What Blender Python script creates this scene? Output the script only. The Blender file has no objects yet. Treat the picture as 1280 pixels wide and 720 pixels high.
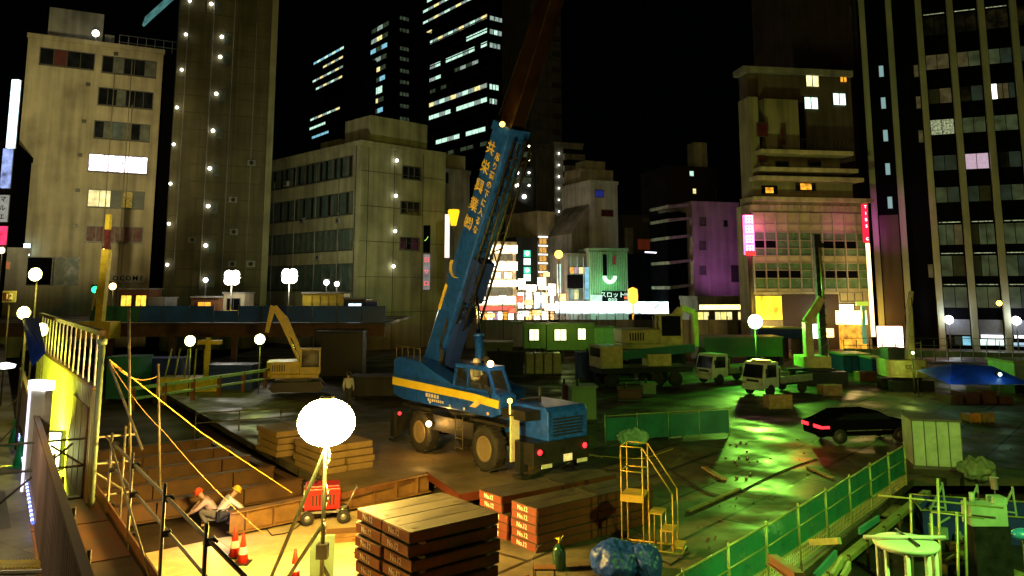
import bpy, math, random
from mathutils import Vector, Matrix
random.seed(7)
R = math.radians
SC = bpy.context.scene
COL = SC.collection
H0 = 6.2            # eye height above the site deck
PITCH = R(8)
F = 1000 * math.cos(PITCH)
YP = 360 - F * math.tan(PITCH)

# ---------------------------------------------------------------- camera and view
cam = bpy.data.objects.new("camera", bpy.data.cameras.new("camera"))
COL.objects.link(cam)
cam.location = (0, 0, H0)
cam.rotation_euler = (R(90) + PITCH, 0, 0)
cam.data.sensor_width = 36
cam.data.lens = 36 * F / 1280
cam.data.shift_y = (YP - 360) / 1280
cam.data.clip_start = .1
cam.data.clip_end = 3000
SC.camera = cam

def ray(px, py):
    u = (px - 640) / F; v = (YP - py) / F
    return Vector((u, math.cos(PITCH) - v * math.sin(PITCH), math.sin(PITCH) + v * math.cos(PITCH)))
def at(px, py, Y):
    d = ray(px, py); return Vector((0, 0, H0)) + d * (Y / d.y)
def G(px, py, z=0.0):
    d = ray(px, py); return Vector((0, 0, H0)) + d * ((z - H0) / d.z)
def onplane(px, py, A, B):
    """ray through the vertical plane over the plan line A-B: returns (distance along A->B, z)"""
    d = ray(px, py); ab = (B - A); n = Vector((-ab.y, ab.x)).normalized()
    k = (n.x * A.x + n.y * A.y) / (n.x * d.x + n.y * d.y)
    p = d * k; e = ab.normalized()
    return (p.x - A.x) * e.x + (p.y - A.y) * e.y, p.z + H0
def P2(px, Y):
    return Vector(((px - 640) / 1000 * Y, Y))

# ---------------------------------------------------------------- materials
MATS = {}
def mat(key, col, rough=.6, metal=0., var=.25, scale=3., bump=0., spec=.5, coat=0.):
    if key in MATS: return MATS[key]
    m = bpy.data.materials.new(key); m.use_nodes = True; N = m.node_tree.nodes; L = m.node_tree.links
    b = N["Principled BSDF"]
    b.inputs["Roughness"].default_value = rough; b.inputs["Metallic"].default_value = metal
    b.inputs["Specular IOR Level"].default_value = spec
    b.inputs["Coat Weight"].default_value = coat
    tc = N.new("ShaderNodeTexCoord"); n1 = N.new("ShaderNodeTexNoise"); n1.inputs["Scale"].default_value = scale
    n1.inputs["Detail"].default_value = 6; n1.inputs["Roughness"].default_value = .65
    L.new(tc.outputs["Object"], n1.inputs["Vector"])
    r = N.new("ShaderNodeMapRange"); r.inputs[1].default_value = .3; r.inputs[2].default_value = .7
    r.inputs[3].default_value = 1 - var; r.inputs[4].default_value = 1 + var * .6
    L.new(n1.outputs["Fac"], r.inputs[0])
    mx = N.new("ShaderNodeVectorMath"); mx.operation = 'SCALE'; mx.inputs[0].default_value = col[:3]
    L.new(r.outputs[0], mx.inputs["Scale"]); L.new(mx.outputs[0], b.inputs["Base Color"])
    r2 = N.new("ShaderNodeMapRange"); r2.inputs[1].default_value = .3; r2.inputs[2].default_value = .7
    r2.inputs[3].default_value = max(.05, rough - .12); r2.inputs[4].default_value = min(1, rough + .15)
    L.new(n1.outputs["Fac"], r2.inputs[0]); L.new(r2.outputs[0], b.inputs["Roughness"])
    if bump:
        bp = N.new("ShaderNodeBump"); bp.inputs["Strength"].default_value = bump; bp.inputs["Distance"].default_value = .03
        L.new(n1.outputs["Fac"], bp.inputs["Height"]); L.new(bp.outputs[0], b.inputs["Normal"])
    MATS[key] = m; return m
def emit(key, col, s, var=0., scale=4.):
    if key in MATS: return MATS[key]
    m = bpy.data.materials.new(key); m.use_nodes = True; N = m.node_tree.nodes; L = m.node_tree.links
    b = N["Principled BSDF"]; b.inputs["Base Color"].default_value = (.02, .02, .02, 1)
    b.inputs["Emission Color"].default_value = (*col, 1); b.inputs["Emission Strength"].default_value = s
    if var:
        tc = N.new("ShaderNodeTexCoord"); n1 = N.new("ShaderNodeTexNoise"); n1.inputs["Scale"].default_value = scale
        n1.inputs["Detail"].default_value = 3
        L.new(tc.outputs["Object"], n1.inputs["Vector"])
        r = N.new("ShaderNodeMapRange"); r.inputs[1].default_value = .3; r.inputs[2].default_value = .7
        r.inputs[3].default_value = s * (1 - var); r.inputs[4].default_value = s * (1 + var)
        L.new(n1.outputs["Fac"], r.inputs[0]); L.new(r.outputs[0], b.inputs["Emission Strength"])
    MATS[key] = m; return m
def streaked(key, col, var=.35, tile=0., joint=(.5, .5, .5)):
    """weathered facade: vertical rain streaks, blotches, optional panel joints (object space)"""
    if key in MATS: return MATS[key]
    m = bpy.data.materials.new(key); m.use_nodes = True; N = m.node_tree.nodes; L = m.node_tree.links
    b = N["Principled BSDF"]; b.inputs["Roughness"].default_value = .8
    tc = N.new("ShaderNodeTexCoord")
    mp = N.new("ShaderNodeMapping"); mp.inputs["Scale"].default_value = (.9, .9, .06)
    L.new(tc.outputs["Object"], mp.inputs[0])
    n1 = N.new("ShaderNodeTexNoise"); n1.inputs["Scale"].default_value = 1.6; n1.inputs["Detail"].default_value = 7
    L.new(mp.outputs[0], n1.inputs["Vector"])
    n2 = N.new("ShaderNodeTexNoise"); n2.inputs["Scale"].default_value = .35; n2.inputs["Detail"].default_value = 5
    L.new(tc.outputs["Object"], n2.inputs["Vector"])
    ad = N.new("ShaderNodeMath"); ad.operation = 'ADD'; L.new(n1.outputs["Fac"], ad.inputs[0]); L.new(n2.outputs["Fac"], ad.inputs[1])
    r = N.new("ShaderNodeMapRange"); r.inputs[1].default_value = .75; r.inputs[2].default_value = 1.25
    r.inputs[3].default_value = 1 - var * 1.5; r.inputs[4].default_value = 1 + var * .6
    L.new(ad.outputs[0], r.inputs[0])
    mx = N.new("ShaderNodeVectorMath"); mx.operation = 'SCALE'; mx.inputs[0].default_value = col[:3]
    L.new(r.outputs[0], mx.inputs["Scale"])
    out = mx.outputs[0]
    if tile:
        w = N.new("ShaderNodeTexWave"); w.wave_type = 'BANDS'; w.bands_direction = 'Z'; w.inputs["Scale"].default_value = .314 / tile
        L.new(tc.outputs["Object"], w.inputs["Vector"])
        gt = N.new("ShaderNodeMath"); gt.operation = 'GREATER_THAN'; gt.inputs[1].default_value = .985; L.new(w.outputs["Fac"], gt.inputs[0])
        mm = N.new("ShaderNodeMix"); mm.data_type = 'RGBA'; L.new(gt.outputs[0], mm.inputs["Factor"]); L.new(out, mm.inputs["A"])
        mm.inputs["B"].default_value = (col[0] * joint[0], col[1] * joint[1], col[2] * joint[2], 1); out = mm.outputs["Result"]
    L.new(out, b.inputs["Base Color"])
    MATS[key] = m; return m

# ---------------------------------------------------------------- mesh builder
class MB:
    def __init__(s): s.v = []; s.f = []; s.m = []; s.sm = []
    def face(s, pts, m=0, sm=False):
        k = len(s.v); s.v += [tuple(p) for p in pts]; s.f.append(tuple(range(k, k + len(pts)))); s.m.append(m); s.sm.append(sm)
    def box(s, c, d, rz=0., m=0, M=None, taper=None):
        k = len(s.v); hx, hy, hz = d[0] / 2, d[1] / 2, d[2] / 2
        T = Matrix.Translation(Vector(c)) @ (M if M is not None else Matrix.Rotation(rz, 4, 'Z'))
        for z in (-1, 1):
            tx = taper if (taper and z > 0) else 1
            for x, y in ((-1, -1), (1, -1), (1, 1), (-1, 1)):
                s.v.append(tuple(T @ Vector((x * hx * tx, y * hy * tx, z * hz))))
        for q in ((3, 2, 1, 0), (4, 5, 6, 7), (0, 1, 5, 4), (1, 2, 6, 5), (2, 3, 7, 6), (3, 0, 4, 7)):
            s.f.append(tuple(k + i for i in q)); s.m.append(m); s.sm.append(False)
        return s
    def b2(s, x0, x1, y0, y1, z0, z1, m=0):
        return s.box(((x0 + x1) / 2, (y0 + y1) / 2, (z0 + z1) / 2), (abs(x1 - x0), abs(y1 - y0), abs(z1 - z0)), m=m)
    def tube(s, p0, p1, r, r1=None, n=8, m=0, caps=True):
        p0 = Vector(p0); p1 = Vector(p1); r1 = r if r1 is None else r1
        d = (p1 - p0).normalized(); u = d.orthogonal().normalized(); w = d.cross(u); k = len(s.v)
        for p, rr in ((p0, r), (p1, r1)):
            for i in range(n):
                a = 2 * math.pi * i / n; s.v.append(tuple(p + (u * math.cos(a) + w * math.sin(a)) * rr))
        for i in range(n):
            j = (i + 1) % n; s.f.append((k + i, k + j, k + n + j, k + n + i)); s.m.append(m); s.sm.append(n > 5)
        if caps:
            s.f.append(tuple(k + n - 1 - i for i in range(n))); s.m.append(m); s.sm.append(False)
            s.f.append(tuple(k + n + i for i in range(n))); s.m.append(m); s.sm.append(False)
        return s
    def path(s, pts, r, n=6, m=0):
        for a, b in zip(pts[:-1], pts[1:]): s.tube(a, b, r, n=n, m=m)
        return s
    def bar(s, p0, p1, w, h, m=0, w1=None, h1=None, up=None):
        """rectangular bar p0->p1, w sideways, h in the up-ish direction"""
        p0 = Vector(p0); p1 = Vector(p1); d = (p1 - p0).normalized(); up = Vector(up or (0, 0, 1))
        sd = d.cross(up); sd = sd.normalized() if sd.length > 1e-4 else Vector((1, 0, 0)); u = sd.cross(d)
        w1 = w if w1 is None else w1; h1 = h if h1 is None else h1; k = len(s.v)
        for p, a, b in ((p0, w, h), (p1, w1, h1)):
            for x, y in ((-1, -1), (1, -1), (1, 1), (-1, 1)): s.v.append(tuple(p + sd * (x * a / 2) + u * (y * b / 2)))
        for q in ((0, 1, 2, 3), (7, 6, 5, 4), (0, 4, 5, 1), (1, 5, 6, 2), (2, 6, 7, 3), (3, 7, 4, 0)):
            s.f.append(tuple(k + i for i in q)); s.m.append(m); s.sm.append(False)
        return s
    def prism(s, poly, a0, a1, axis='y', m=0):
        """polygon in the other two axes (xz for y, xy for z, yz for x) extruded a0..a1"""
        def mk(p, a): return (p[0], a, p[1]) if axis == 'y' else ((p[0], p[1], a) if axis == 'z' else (a, p[0], p[1]))
        n = len(poly); k = len(s.v)
        for a in (a0, a1): s.v += [mk(p, a) for p in poly]
        for i in range(n):
            j = (i + 1) % n; s.f.append((k + i, k + j, k + n + j, k + n + i)); s.m.append(m); s.sm.append(False)
        s.f.append(tuple(k + n - 1 - i for i in range(n))); s.m.append(m); s.sm.append(False)
        s.f.append(tuple(k + n + i for i in range(n))); s.m.append(m); s.sm.append(False)
        return s
    def lathe(s, prof, c=(0, 0, 0), n=16, m=0, M=None, sm=True):
        k = len(s.v); T = Matrix.Translation(Vector(c)) @ (M or Matrix.Identity(4))
        for r, z in prof:
            for i in range(n):
                a = 2 * math.pi * i / n; s.v.append(tuple(T @ Vector((r * math.cos(a), r * math.sin(a), z))))
        for q in range(len(prof) - 1):
            for i in range(n):
                j = (i + 1) % n
                s.f.append((k + q * n + i, k + q * n + j, k + (q + 1) * n + j, k + (q + 1) * n + i)); s.m.append(m); s.sm.append(sm)
        s.f.append(tuple(k + n - 1 - i for i in range(n))); s.m.append(m); s.sm.append(False)
        e = k + (len(prof) - 1) * n; s.f.append(tuple(e + i for i in range(n))); s.m.append(m); s.sm.append(False)
        return s
    def ball(s, c, r, m=0, n=14, sq=(1, 1, 1)):
        prof = [(max(.001, math.sin(math.pi * i / 8)) * r, -math.cos(math.pi * i / 8) * r) for i in range(9)]
        return s.lathe(prof, c, n, m, Matrix.Diagonal((*sq, 1)))
    def build(s, name, mats, parent=None, loc=None, bevel=0.):
        me = bpy.data.meshes.new(name); me.from_pydata(s.v, [], s.f)
        for q in (mats if isinstance(mats, (list, tuple)) else [mats]): me.materials.append(q)
        me.polygons.foreach_set("material_index", s.m); me.polygons.foreach_set("use_smooth", s.sm)
        me.update()
        o = bpy.data.objects.new(name, me); COL.objects.link(o)
        if parent is not None: o.parent = parent
        if loc is not None: o.location = loc
        if bevel:
            bv = o.modifiers.new("bevel", 'BEVEL'); bv.width = bevel; bv.segments = 2; bv.limit_method = 'ANGLE'; bv.angle_limit = R(40)
        return o
def rnorm(o):
    import bmesh
    bm = bmesh.new(); bm.from_mesh(o.data); bmesh.ops.recalc_face_normals(bm, faces=bm.faces); bm.to_mesh(o.data); bm.free(); return o
def tag(o, label, cat=None, group=None, kind=None):
    if label: o["label"] = label
    if cat: o["category"] = cat
    if group: o["group"] = group
    if kind: o["kind"] = kind
    return o
def thing(name, label, cat, loc=(0, 0, 0), rz=0., group=None):
    o = bpy.data.objects.new(name, None); COL.objects.link(o); o.location = loc; o.rotation_euler = (0, 0, rz)
    o.empty_display_size = .2
    return tag(o, label, cat, group)
def struct(name, mb, m):
    o = mb.build(name, m); o["kind"] = "structure"; return o
def kids(o): return [c for c in bpy.data.objects if c.parent == o]
def dup(root, loc=None, rz=None, label=None, group=None):
    def cp(o, par):
        c = o.copy(); COL.objects.link(c)
        if par is not None: c.parent = par
        for ch in kids(o): cp(ch, c)
        return c
    r = cp(root, None)
    if loc is not None: r.location = loc
    if rz is not None: r.rotation_euler = (0, 0, rz)
    if label: r["label"] = label
    if group: r["group"] = group
    return r
TXT = {}
def text(s, size, m, parent, loc, rot=(R(90), 0, 0), name="lettering", ext=.01, align='CENTER', space=1., sx=1.):
    key = (s, size, m.name, ext, align, space)
    if key not in TXT:
        c = bpy.data.curves.new(name, 'FONT'); c.body = s; c.size = size; c.extrude = ext; c.align_x = align; c.align_y = 'CENTER'
        c.space_line = space; c.offset = size * .012; c.resolution_u = 2
        t = bpy.data.objects.new("tmp_text", c); COL.objects.link(t)
        dg = bpy.context.evaluated_depsgraph_get(); dg.update()
        me = bpy.data.meshes.new_from_object(t.evaluated_get(dg)); me.name = name
        bpy.data.objects.remove(t); bpy.data.curves.remove(c)
        me.materials.clear(); me.materials.append(m); TXT[key] = me
    o = bpy.data.objects.new(name, TXT[key]); COL.objects.link(o); o.parent = parent; o.location = loc; o.rotation_euler = rot; o.scale = (sx, 1, 1)
    return o
def lamp(kind, name, loc, col, power, size=.3, target=None, spot=None, blend=.5):
    l = bpy.data.lights.new(name, kind); l.color = col; l.energy = power
    if kind in ('POINT', 'SPOT'): l.shadow_soft_size = size
    if kind == 'AREA': l.size = size
    if spot: l.spot_size = R(spot); l.spot_blend = blend
    o = bpy.data.objects.new(name, l); COL.objects.link(o); o.location = loc
    if target is not None:
        o.rotation_euler = (Vector(target) - Vector(loc)).to_track_quat('-Z', 'Y').to_euler()
    return o
ORD = ["first", "second", "third", "fourth", "fifth", "sixth", "seventh", "eighth", "ninth", "tenth", "eleventh", "twelfth", "thirteenth", "fourteenth", "fifteenth", "sixteenth", "seventeenth", "eighteenth", "nineteenth", "twentieth"]

# ---------------------------------------------------------------- world and sun
w = bpy.data.worlds.new("World"); SC.world = w; w.use_nodes = True
sky = w.node_tree.nodes.new("ShaderNodeTexSky"); sky.sky_type = 'NISHITA'; sky.sun_disc = False
bg = w.node_tree.nodes["Background"]; w.node_tree.links.new(sky.outputs[0], bg.inputs[0])
bg.inputs[1].default_value = .00006
SUN_EL, SUN_AZ = R(14), R(181)      # the city's glow comes from behind the camera, a little to its left
sky.sun_elevation = SUN_EL; sky.sun_rotation = SUN_AZ
sd = Vector((math.sin(SUN_AZ) * math.cos(SUN_EL), math.cos(SUN_AZ) * math.cos(SUN_EL), math.sin(SUN_EL)))
sun = lamp('SUN', "sun", (0, -20, 60), (1, .80, .24), .115)
sun.data.angle = R(14)
sun.rotation_euler = (-sd).to_track_quat('-Z', 'Y').to_euler()
SC.view_settings.view_transform = 'Standard'; SC.view_settings.look = 'None'
SC.view_settings.exposure = 0; SC.view_settings.gamma = 1
SC.render.engine = 'CYCLES'
SC.cycles.use_denoising = True
SC.cycles.max_bounces = 5; SC.cycles.diffuse_bounces = 2; SC.cycles.glossy_bounces = 3; SC.cycles.transparent_max_bounces = 8
SC.cycles.sample_clamp_indirect = 4; SC.cycles.sample_clamp_direct = 0
SC.cycles.caustics_reflective = False; SC.cycles.caustics_refractive = False
SC.cycles.use_light_tree = True
# ================================================================ buildings
M_cream = streaked("wall_cream", (.50, .44, .30), .3)
M_beige = streaked("wall_beige", (.37, .345, .215), .3)
M_tile = streaked("wall_tile_olive", (.135, .115, .06), .3, tile=1.8, joint=(.7, .7, .7))
M_grey = streaked("wall_grey", (.30, .29, .27), .35)
M_dgrey = streaked("wall_dark_grey", (.035, .035, .036), .35)
M_white = streaked("wall_white", (.62, .62, .62), .25)
M_black = mat("black_cladding", (.004, .004, .006), .8, var=.3, scale=.5, spec=0.)
M_brown = mat("dark_brown_cladding", (.05, .028, .022), .5, var=.3, scale=.4)
M_glass = mat("dark_window_glass", (.012, .014, .018), .12, var=.5, scale=.6, spec=.8)
M_curt = mat("curtained_window", (.13, .15, .13), .5, var=.7, scale=.9)
M_curt2 = mat("teal_curtained_window", (.07, .12, .11), .4, var=.7, scale=1.2)
M_maroon = mat("maroon_blind", (.10, .012, .012), .5, var=.4, scale=2)
M_frame = mat("window_frame_alloy", (.10, .10, .09), .45, .3, .2)
M_roofing = mat("roof_membrane", (.07, .07, .065), .9)
M_steel = mat("galvanised_steel", (.35, .35, .33), .4, .7, .35, 6)
M_pipe = mat("old_scaffold_pipe", (.14, .125, .09), .5, .5, .5, 9)
E_cool = emit("lit_window_cool", (.62, 1, .78), 1.05, .45, 1.3)
E_cool2 = emit("lit_window_pale", (.75, 1, .85), .35, .6, 1.1)
E_blue = emit("lit_window_blue", (.3, .75, .95), .75, .4, 1.1)
E_warm = emit("lit_window_warm", (1, .85, .35), 1.1, .5, 1.3)
E_white = emit("lit_white", (1, 1, .95), 3.0, .3, 1.0)
E_pinkw = emit("lit_window_pink", (.75, .45, .62), .75, .3, .8)
E_orange = emit("lit_window_orange", (1, .42, .03), 1.2, .6, 2.)
E_dim = emit("lit_window_dim", (.25, .36, .2), .12, .8, .8)
E_lampw = emit("lamp_white", (1, 1, .82), 9)
E_lampo = emit("lamp_sodium", (1, .50, .06), 9)

def gnd(px, Y): return Vector(((px - 640) / 1000 * Y, Y))

class Bld:
    """a block with its front face over the plan line A-B, local x along A->B, local y inwards, z up"""
    def __init__(s, name, label, A, B, h, depth, m, cat='building', group=None, z0=0., body='wall', parapet=True):
        s.A, s.B, s.z0 = A, B, z0
        e = B - A; s.W = e.length; s.rz = math.atan2(e.y, e.x); s.h = h; s.d = depth
        s.root = thing(name, label, cat, (A.x, A.y, z0), s.rz, group)
        mb = MB(); mb.b2(0, s.W, 0, depth, 0, h)
        if parapet:
            mb.b2(-.12, s.W + .12, -.12, .15, h - .05, h + .45); mb.b2(-.12, .15, .16, depth, h - .05, h + .45)
            mb.b2(s.W - .15, s.W + .12, .16, depth, h - .05, h + .45)
        s.wall = mb.build(body, m, s.root)
        e = e.normalized(); n = Vector((-e.y, e.x)); s.C = B + n * depth; s.D = A + n * depth
    def f(s, px, py):
        x, z = onplane(px, py, s.A, s.B); return x, z - s.z0
    def g(s, px, py):                      # right side face (B -> C): local y, z
        y, z = onplane(px, py, s.B, s.C); return y, z - s.z0
    def win(s, x0, z0, x1, z1, m, n=1, fr=None, side=None, name='window', proud=.05, fw=.09, rows=1, sill=False):
        """a framed window: panes n x rows with mullions; m is one material or a list cycled over the panes"""
        ms = m if isinstance(m, (list, tuple)) else [m]
        mats = []; [mats.append(q) for q in ms if q not in mats]; mats.append(fr or M_frame); K = len(mats) - 1
        if x1 < x0: x0, x1 = x1, x0
        if z1 < z0: z0, z1 = z1, z0
        mb = MB()
        def bx(a0, a1, b0, b1, c0, c1, k):
            if side == 'R': mb.b2(s.W - b1 if False else s.W + (-b1), s.W + (-b0), a0, a1, c0, c1, k)
            elif side == 'L': mb.b2(b0, b1, a0, a1, c0, c1, k)
            else: mb.b2(a0, a1, b0, b1, c0, c1, k)
        # frame
        P = -proud
        bx(x0 - fw, x0, P, .02, z0 - fw, z1 + fw, K); bx(x1, x1 + fw, P, .02, z0 - fw, z1 + fw, K)
        bx(x0, x1, P, .02, z0 - fw, z0, K); bx(x0, x1, P, .02, z1, z1 + fw, K)
        dx = (x1 - x0) / n; dz = (z1 - z0) / rows; q = 0
        for r in range(rows):
            for i in range(n):
                a = x0 + i * dx; c = z0 + r * dz
                bx(a + .0, a + dx - (.06 if i < n - 1 else 0), -.012, .012, c, c + dz - (.06 if r < rows - 1 else 0), mats.index(ms[q % len(ms)])); q += 1
                if i < n - 1: bx(a + dx - .06, a + dx, P * .8, .012, c, c + dz, K)
            if r < rows - 1: bx(x0, x1, P * .7, .012, c + dz - .06, c + dz, K)
        if sill: bx(x0 - .1, x1 + .1, -.22, .02, z0 - fw - .08, z0 - fw - .002, K)
        return mb.build(name, mats, s.root)
    def winp(s, px0, py0, px1, py1, m, **k):
        """from the photo's pixels: top-left, bottom-right on the front face"""
        x0, z1 = s.f(px0, py0); x1, _ = s.f(px1, py1); _, z0 = s.f((px0 + px1) / 2, py1)
        _, z1 = s.f((px0 + px1) / 2, py0)
        return s.win(x0, z0, x1, z1, m, **k)
    def dot(s, x, z, r=.14, m=None, side=None, name='wall_lamp'):
        mb = MB()
        p = (x, -.12, z) if side != 'R' else (s.W + .12, x, z)
        q = (x, 0, z) if side != 'R' else (s.W, x, z)
        mb.ball((p[0] + (p[0] - q[0]) * 1.4, p[1] + (p[1] - q[1]) * 1.4, p[2]), r * .75, 0, 10); mb.tube(q, (p[0], p[1], p[2]), .06, m=1)
        return mb.build(name, [m or E_lampw, M_frame], s.root)
    def part(s, name, mb, m): return mb.build(name, m, s.root)

# ---- (1) cream office block, far left
b = Bld("office_building", "cream office block at the far left with a lit white window band", gnd(8, 80), gnd(186, 86), 32.2, 22, M_cream)
X = b.W
rows = [(61, 52, 117, 73, 83), (127, 71, 190, 93), (123, 111, 190, 134), (119, 153, 186, 174), (109, 282, 177, 302)]
b.winp(51, 64, 117, 83, [M_glass, M_maroon, M_glass], n=4, sill=True)
b.winp(129, 74, 194, 93, [M_glass, M_curt, M_glass], n=5, sill=True)
b.winp(124, 113, 190, 133, [M_glass, M_glass, M_curt, M_glass], n=6, sill=True)
b.winp(119, 154, 186, 174, [M_glass, M_curt, E_dim, M_curt], n=6, sill=True)
b.winp(112, 195, 183, 215, emit("blazing_window", (1, .84, .95), 3.2, .75, 1.6), n=4, sill=True)
b.winp(111, 239, 179, 259, [E_warm, E_warm, M_curt, emit("window_amber", (.7, .45, .06), .3, .6), M_curt], n=5, sill=True)
b.winp(109, 284, 177, 302, M_maroon, n=6, sill=True)
b.winp(32, 322, 66, 356, [M_black], n=1)
b.winp(67, 322, 96, 356, [M_curt, M_curt2], n=2)
for (x, y) in ((145, 68), (110, 106), (105, 152), (100, 194), (97, 238), (94, 282)):
    u, z = b.f(x, y); mb = MB(); mb.b2(u - .18, u + .18, -.25, 0, z - .15, z + .15); mb.b2(u - .22, u + .22, -.3, -.25, z - .2, z + .16); b.part("vent_hood", mb, M_frame)
mb = MB()
for px in (160, 135, 156): 
    u, z = b.f(px, 210); mb.tube((u, -.06, 1), (u, -.06, 31 if px != 160 else 26), .05, n=6)
b.part("drain_pipe", mb, M_beige)
mb = MB(); mb.b2(1.5, 6.8, 3, 9, 32.2, 36.7); mb.b2(7, X - 5, 4, 12, 32.2, 34.7); mb.b2(2.5, 4.2, 2.9, 3, 33.2, 35.2, 0)
b.part("roof_house", mb, M_grey)
u, z = b.f(104, 5); b.win(u - .9, z - 2, u + .9, z + 1.2, E_orange, n=3, rows=2) if False else None
mb = MB()
for i in range(9): mb.tube((8.5 + i * .9, 1, 32.6), (8.5 + i * .9, 1, 34.0), .04, n=5)
for zz in (33.2, 34.0): mb.tube((8.5, 1, zz), (15.7, 1, zz), .04, n=5)
b.part("roof_railing", mb, M_steel)
u, z = b.f(120, 38); mb = MB(); mb.ball((u, -.1, 33.5), .36); mb.tube((u, .1, 32.6), (u, .1, 33.3), .06, m=1); b.part("roof_lamp", mb, [E_lampw, M_frame])
# rooftop sign letters at foot of the wall
sg = thing("wall_sign", "row of pale square sign panels reading COME low on the cream block", "sign", (b.A.x, b.A.y, 0), b.rz)
for i, ch in enumerate("1OCOME"):
    u, z = b.f(136 + i * 8.2, 348)
    mb = MB(); mb.b2(u - .32, u + .32, -.35, -.08, z - .45, z + .45); p = mb.build("panel", mat("sign_panel_pale", (.45, .43, .36), .6), sg)
    text(ch, .72, M_black, p, (u, -.37, z), name="letter")
lb = MB(); u, z = b.f(24, 312); lb.b2(u - .95, u + .95, -.6, -.2, z - .6, z + .6); lb.b2(u - 1.0, u + 1.0, -.2, -.05, z - .65, z + .65, 1)
o = lb.build("signboard", [emit("sign_cyan_white", (.62, .95, 1), 3.5, .2, 1), M_frame]); o.location = (b.A.x, b.A.y, 0); o.rotation_euler = (0, 0, b.rz)
tag(o, "small lit white blue signboard on the foot of the cream block", "sign")

# ---- (2) tall olive tower beside it
b = Bld("tower_building", "tall olive tiled tower with two columns of small round wall lamps", gnd(204, 80), gnd(331, 84), 62, 18, M_tile, parapet=False)
for i, (x, y) in enumerate([(232, 44), (227, 88), (221, 135), (217, 181), (213, 230), (211, 280), (209, 331), (237, 2)]):
    u, z = b.f(x, y); b.dot(u, z, .2)
for i, (x, y) in enumerate([(277, 47), (275, 72), (270, 118), (266, 164), (262, 211), (260, 258), (257, 307), (256, 350), (264, 6)]):
    u, z = b.f(x, y); b.dot(u, z, .24)
    mb = MB(); mb.b2(u + .25, u + .95, -.05, 0, z - .75, z + .5); [mb.b2(u + .3 + k * .2, u + .36 + k * .2, -.12, -.05, z - .75, z + .3) for k in range(4)]
    b.part("window", mb, M_curt)
mb = MB(); mb.b2(b.W - .5, b.W + .15, -.35, 1.5, 0, 62); b.part("corner_pier", mb, M_beige)
mb = MB(); mb.b2(2.6, 2.9, -.12, 0, 0, 62); mb.b2(5.9, 6.2, -.18, 0, 0, 62)
b.part("pilaster", mb, M_tile)
mb = MB()
for k in range(17): b.part("floor_band", MB().b2(0, 2.5, -.06, 0, k * 3.6 + 2.0, k * 3.6 + 2.12), M_tile); b.part("floor_band", MB().b2(6.2, b.W - .5, -.06, 0, k * 3.6 + 2.0, k * 3.6 + 2.12), M_tile)
b2_ = b
# black block added where only a dark gap lies between (1) and (2)
b = Bld("gap_block", "black block added to fill the dark gap between cream block and olive tower", gnd(178, 90), gnd(208, 91), 34, 12, M_black)
o = MB().b2(-.12, .12, -1.6, 1.6, -2.6, 2.6).build("rooftop_sign", emit("sign_cyan_rim", (.25, .75, .7), .22, .4, 1)); p = at(202, 8, 84); o.location = p; o.rotation_euler = (0, R(38), R(30))
tag(o, "slanting pale cyan rooftop billboard above the cream block", "billboard")

# ---- (3) left-edge vertical neon sign tower
b = Bld("shop_building", "dark slim building cut by the left picture edge with vertical neon", gnd(-40, 70), gnd(2, 71), 19, 12, M_black)
def vsign(name, label, px, y0, y1, wpx, Y, m, z_off=0., letters=None, lm=None, t=.35, rz=0., cat='sign'):
    p0 = at(px, y1, Y); p1 = at(px, y0, Y); h = p1.z - p0.z; w_ = wpx / 1000 * Y
    r = thing(name, label, cat, (p0.x, p0.y, p0.z), rz)
    MB().b2(-w_ / 2, w_ / 2, -t / 2, t / 2, 0, h).build("light_panel", m, r)
    MB().b2(-w_ / 2 - .05, w_ / 2 + .05, t / 2, t / 2 + .06, -.05, h + .05).build("back_frame", M_frame, r)
    if letters:
        n = len(letters); s_ = min(w_ * .9, h / n * .95)
        for i, ch in enumerate(letters):
            if ch != ' ': text(ch, s_, lm or M_black, r, (0, -t / 2 - .012, h * (1 - (i + .5) / n)), name="letter")
    return r
vsign("neon_sign", "tall slim white and cyan neon strip at left picture edge", 13, 100, 185, 9, 69, emit("neon_cyanwhite", (.7, .95, 1), 2.4, .5, .8))
vsign("neon_sign", "violet blue neon strip below the cyan one at left edge", 6, 186, 235, 10, 69, emit("neon_violet", (.35, .45, .9), .9, .8, 1.2))
vsign("shop_sign", "white vertical sign with black katakana at left edge", 3, 244, 277, 9, 69, emit("sign_white_dim", (.8, .8, .7), .35, .2), letters="マルエ")
vsign("neon_sign", "red pink neon strip low on the left edge building", 2, 283, 306, 8, 69, emit("neon_red", (1, .03, .12), 1.6, .5, 1.5))
b = Bld("shop_building", "low pale kiosk building under the lit signboard at left", gnd(3, 72), gnd(32, 73), 9.4, 5, M_grey)
b.winp(5, 327, 12, 336, emit("kiosk_orange", (.8, .2, .03), .4), n=1)

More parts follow.
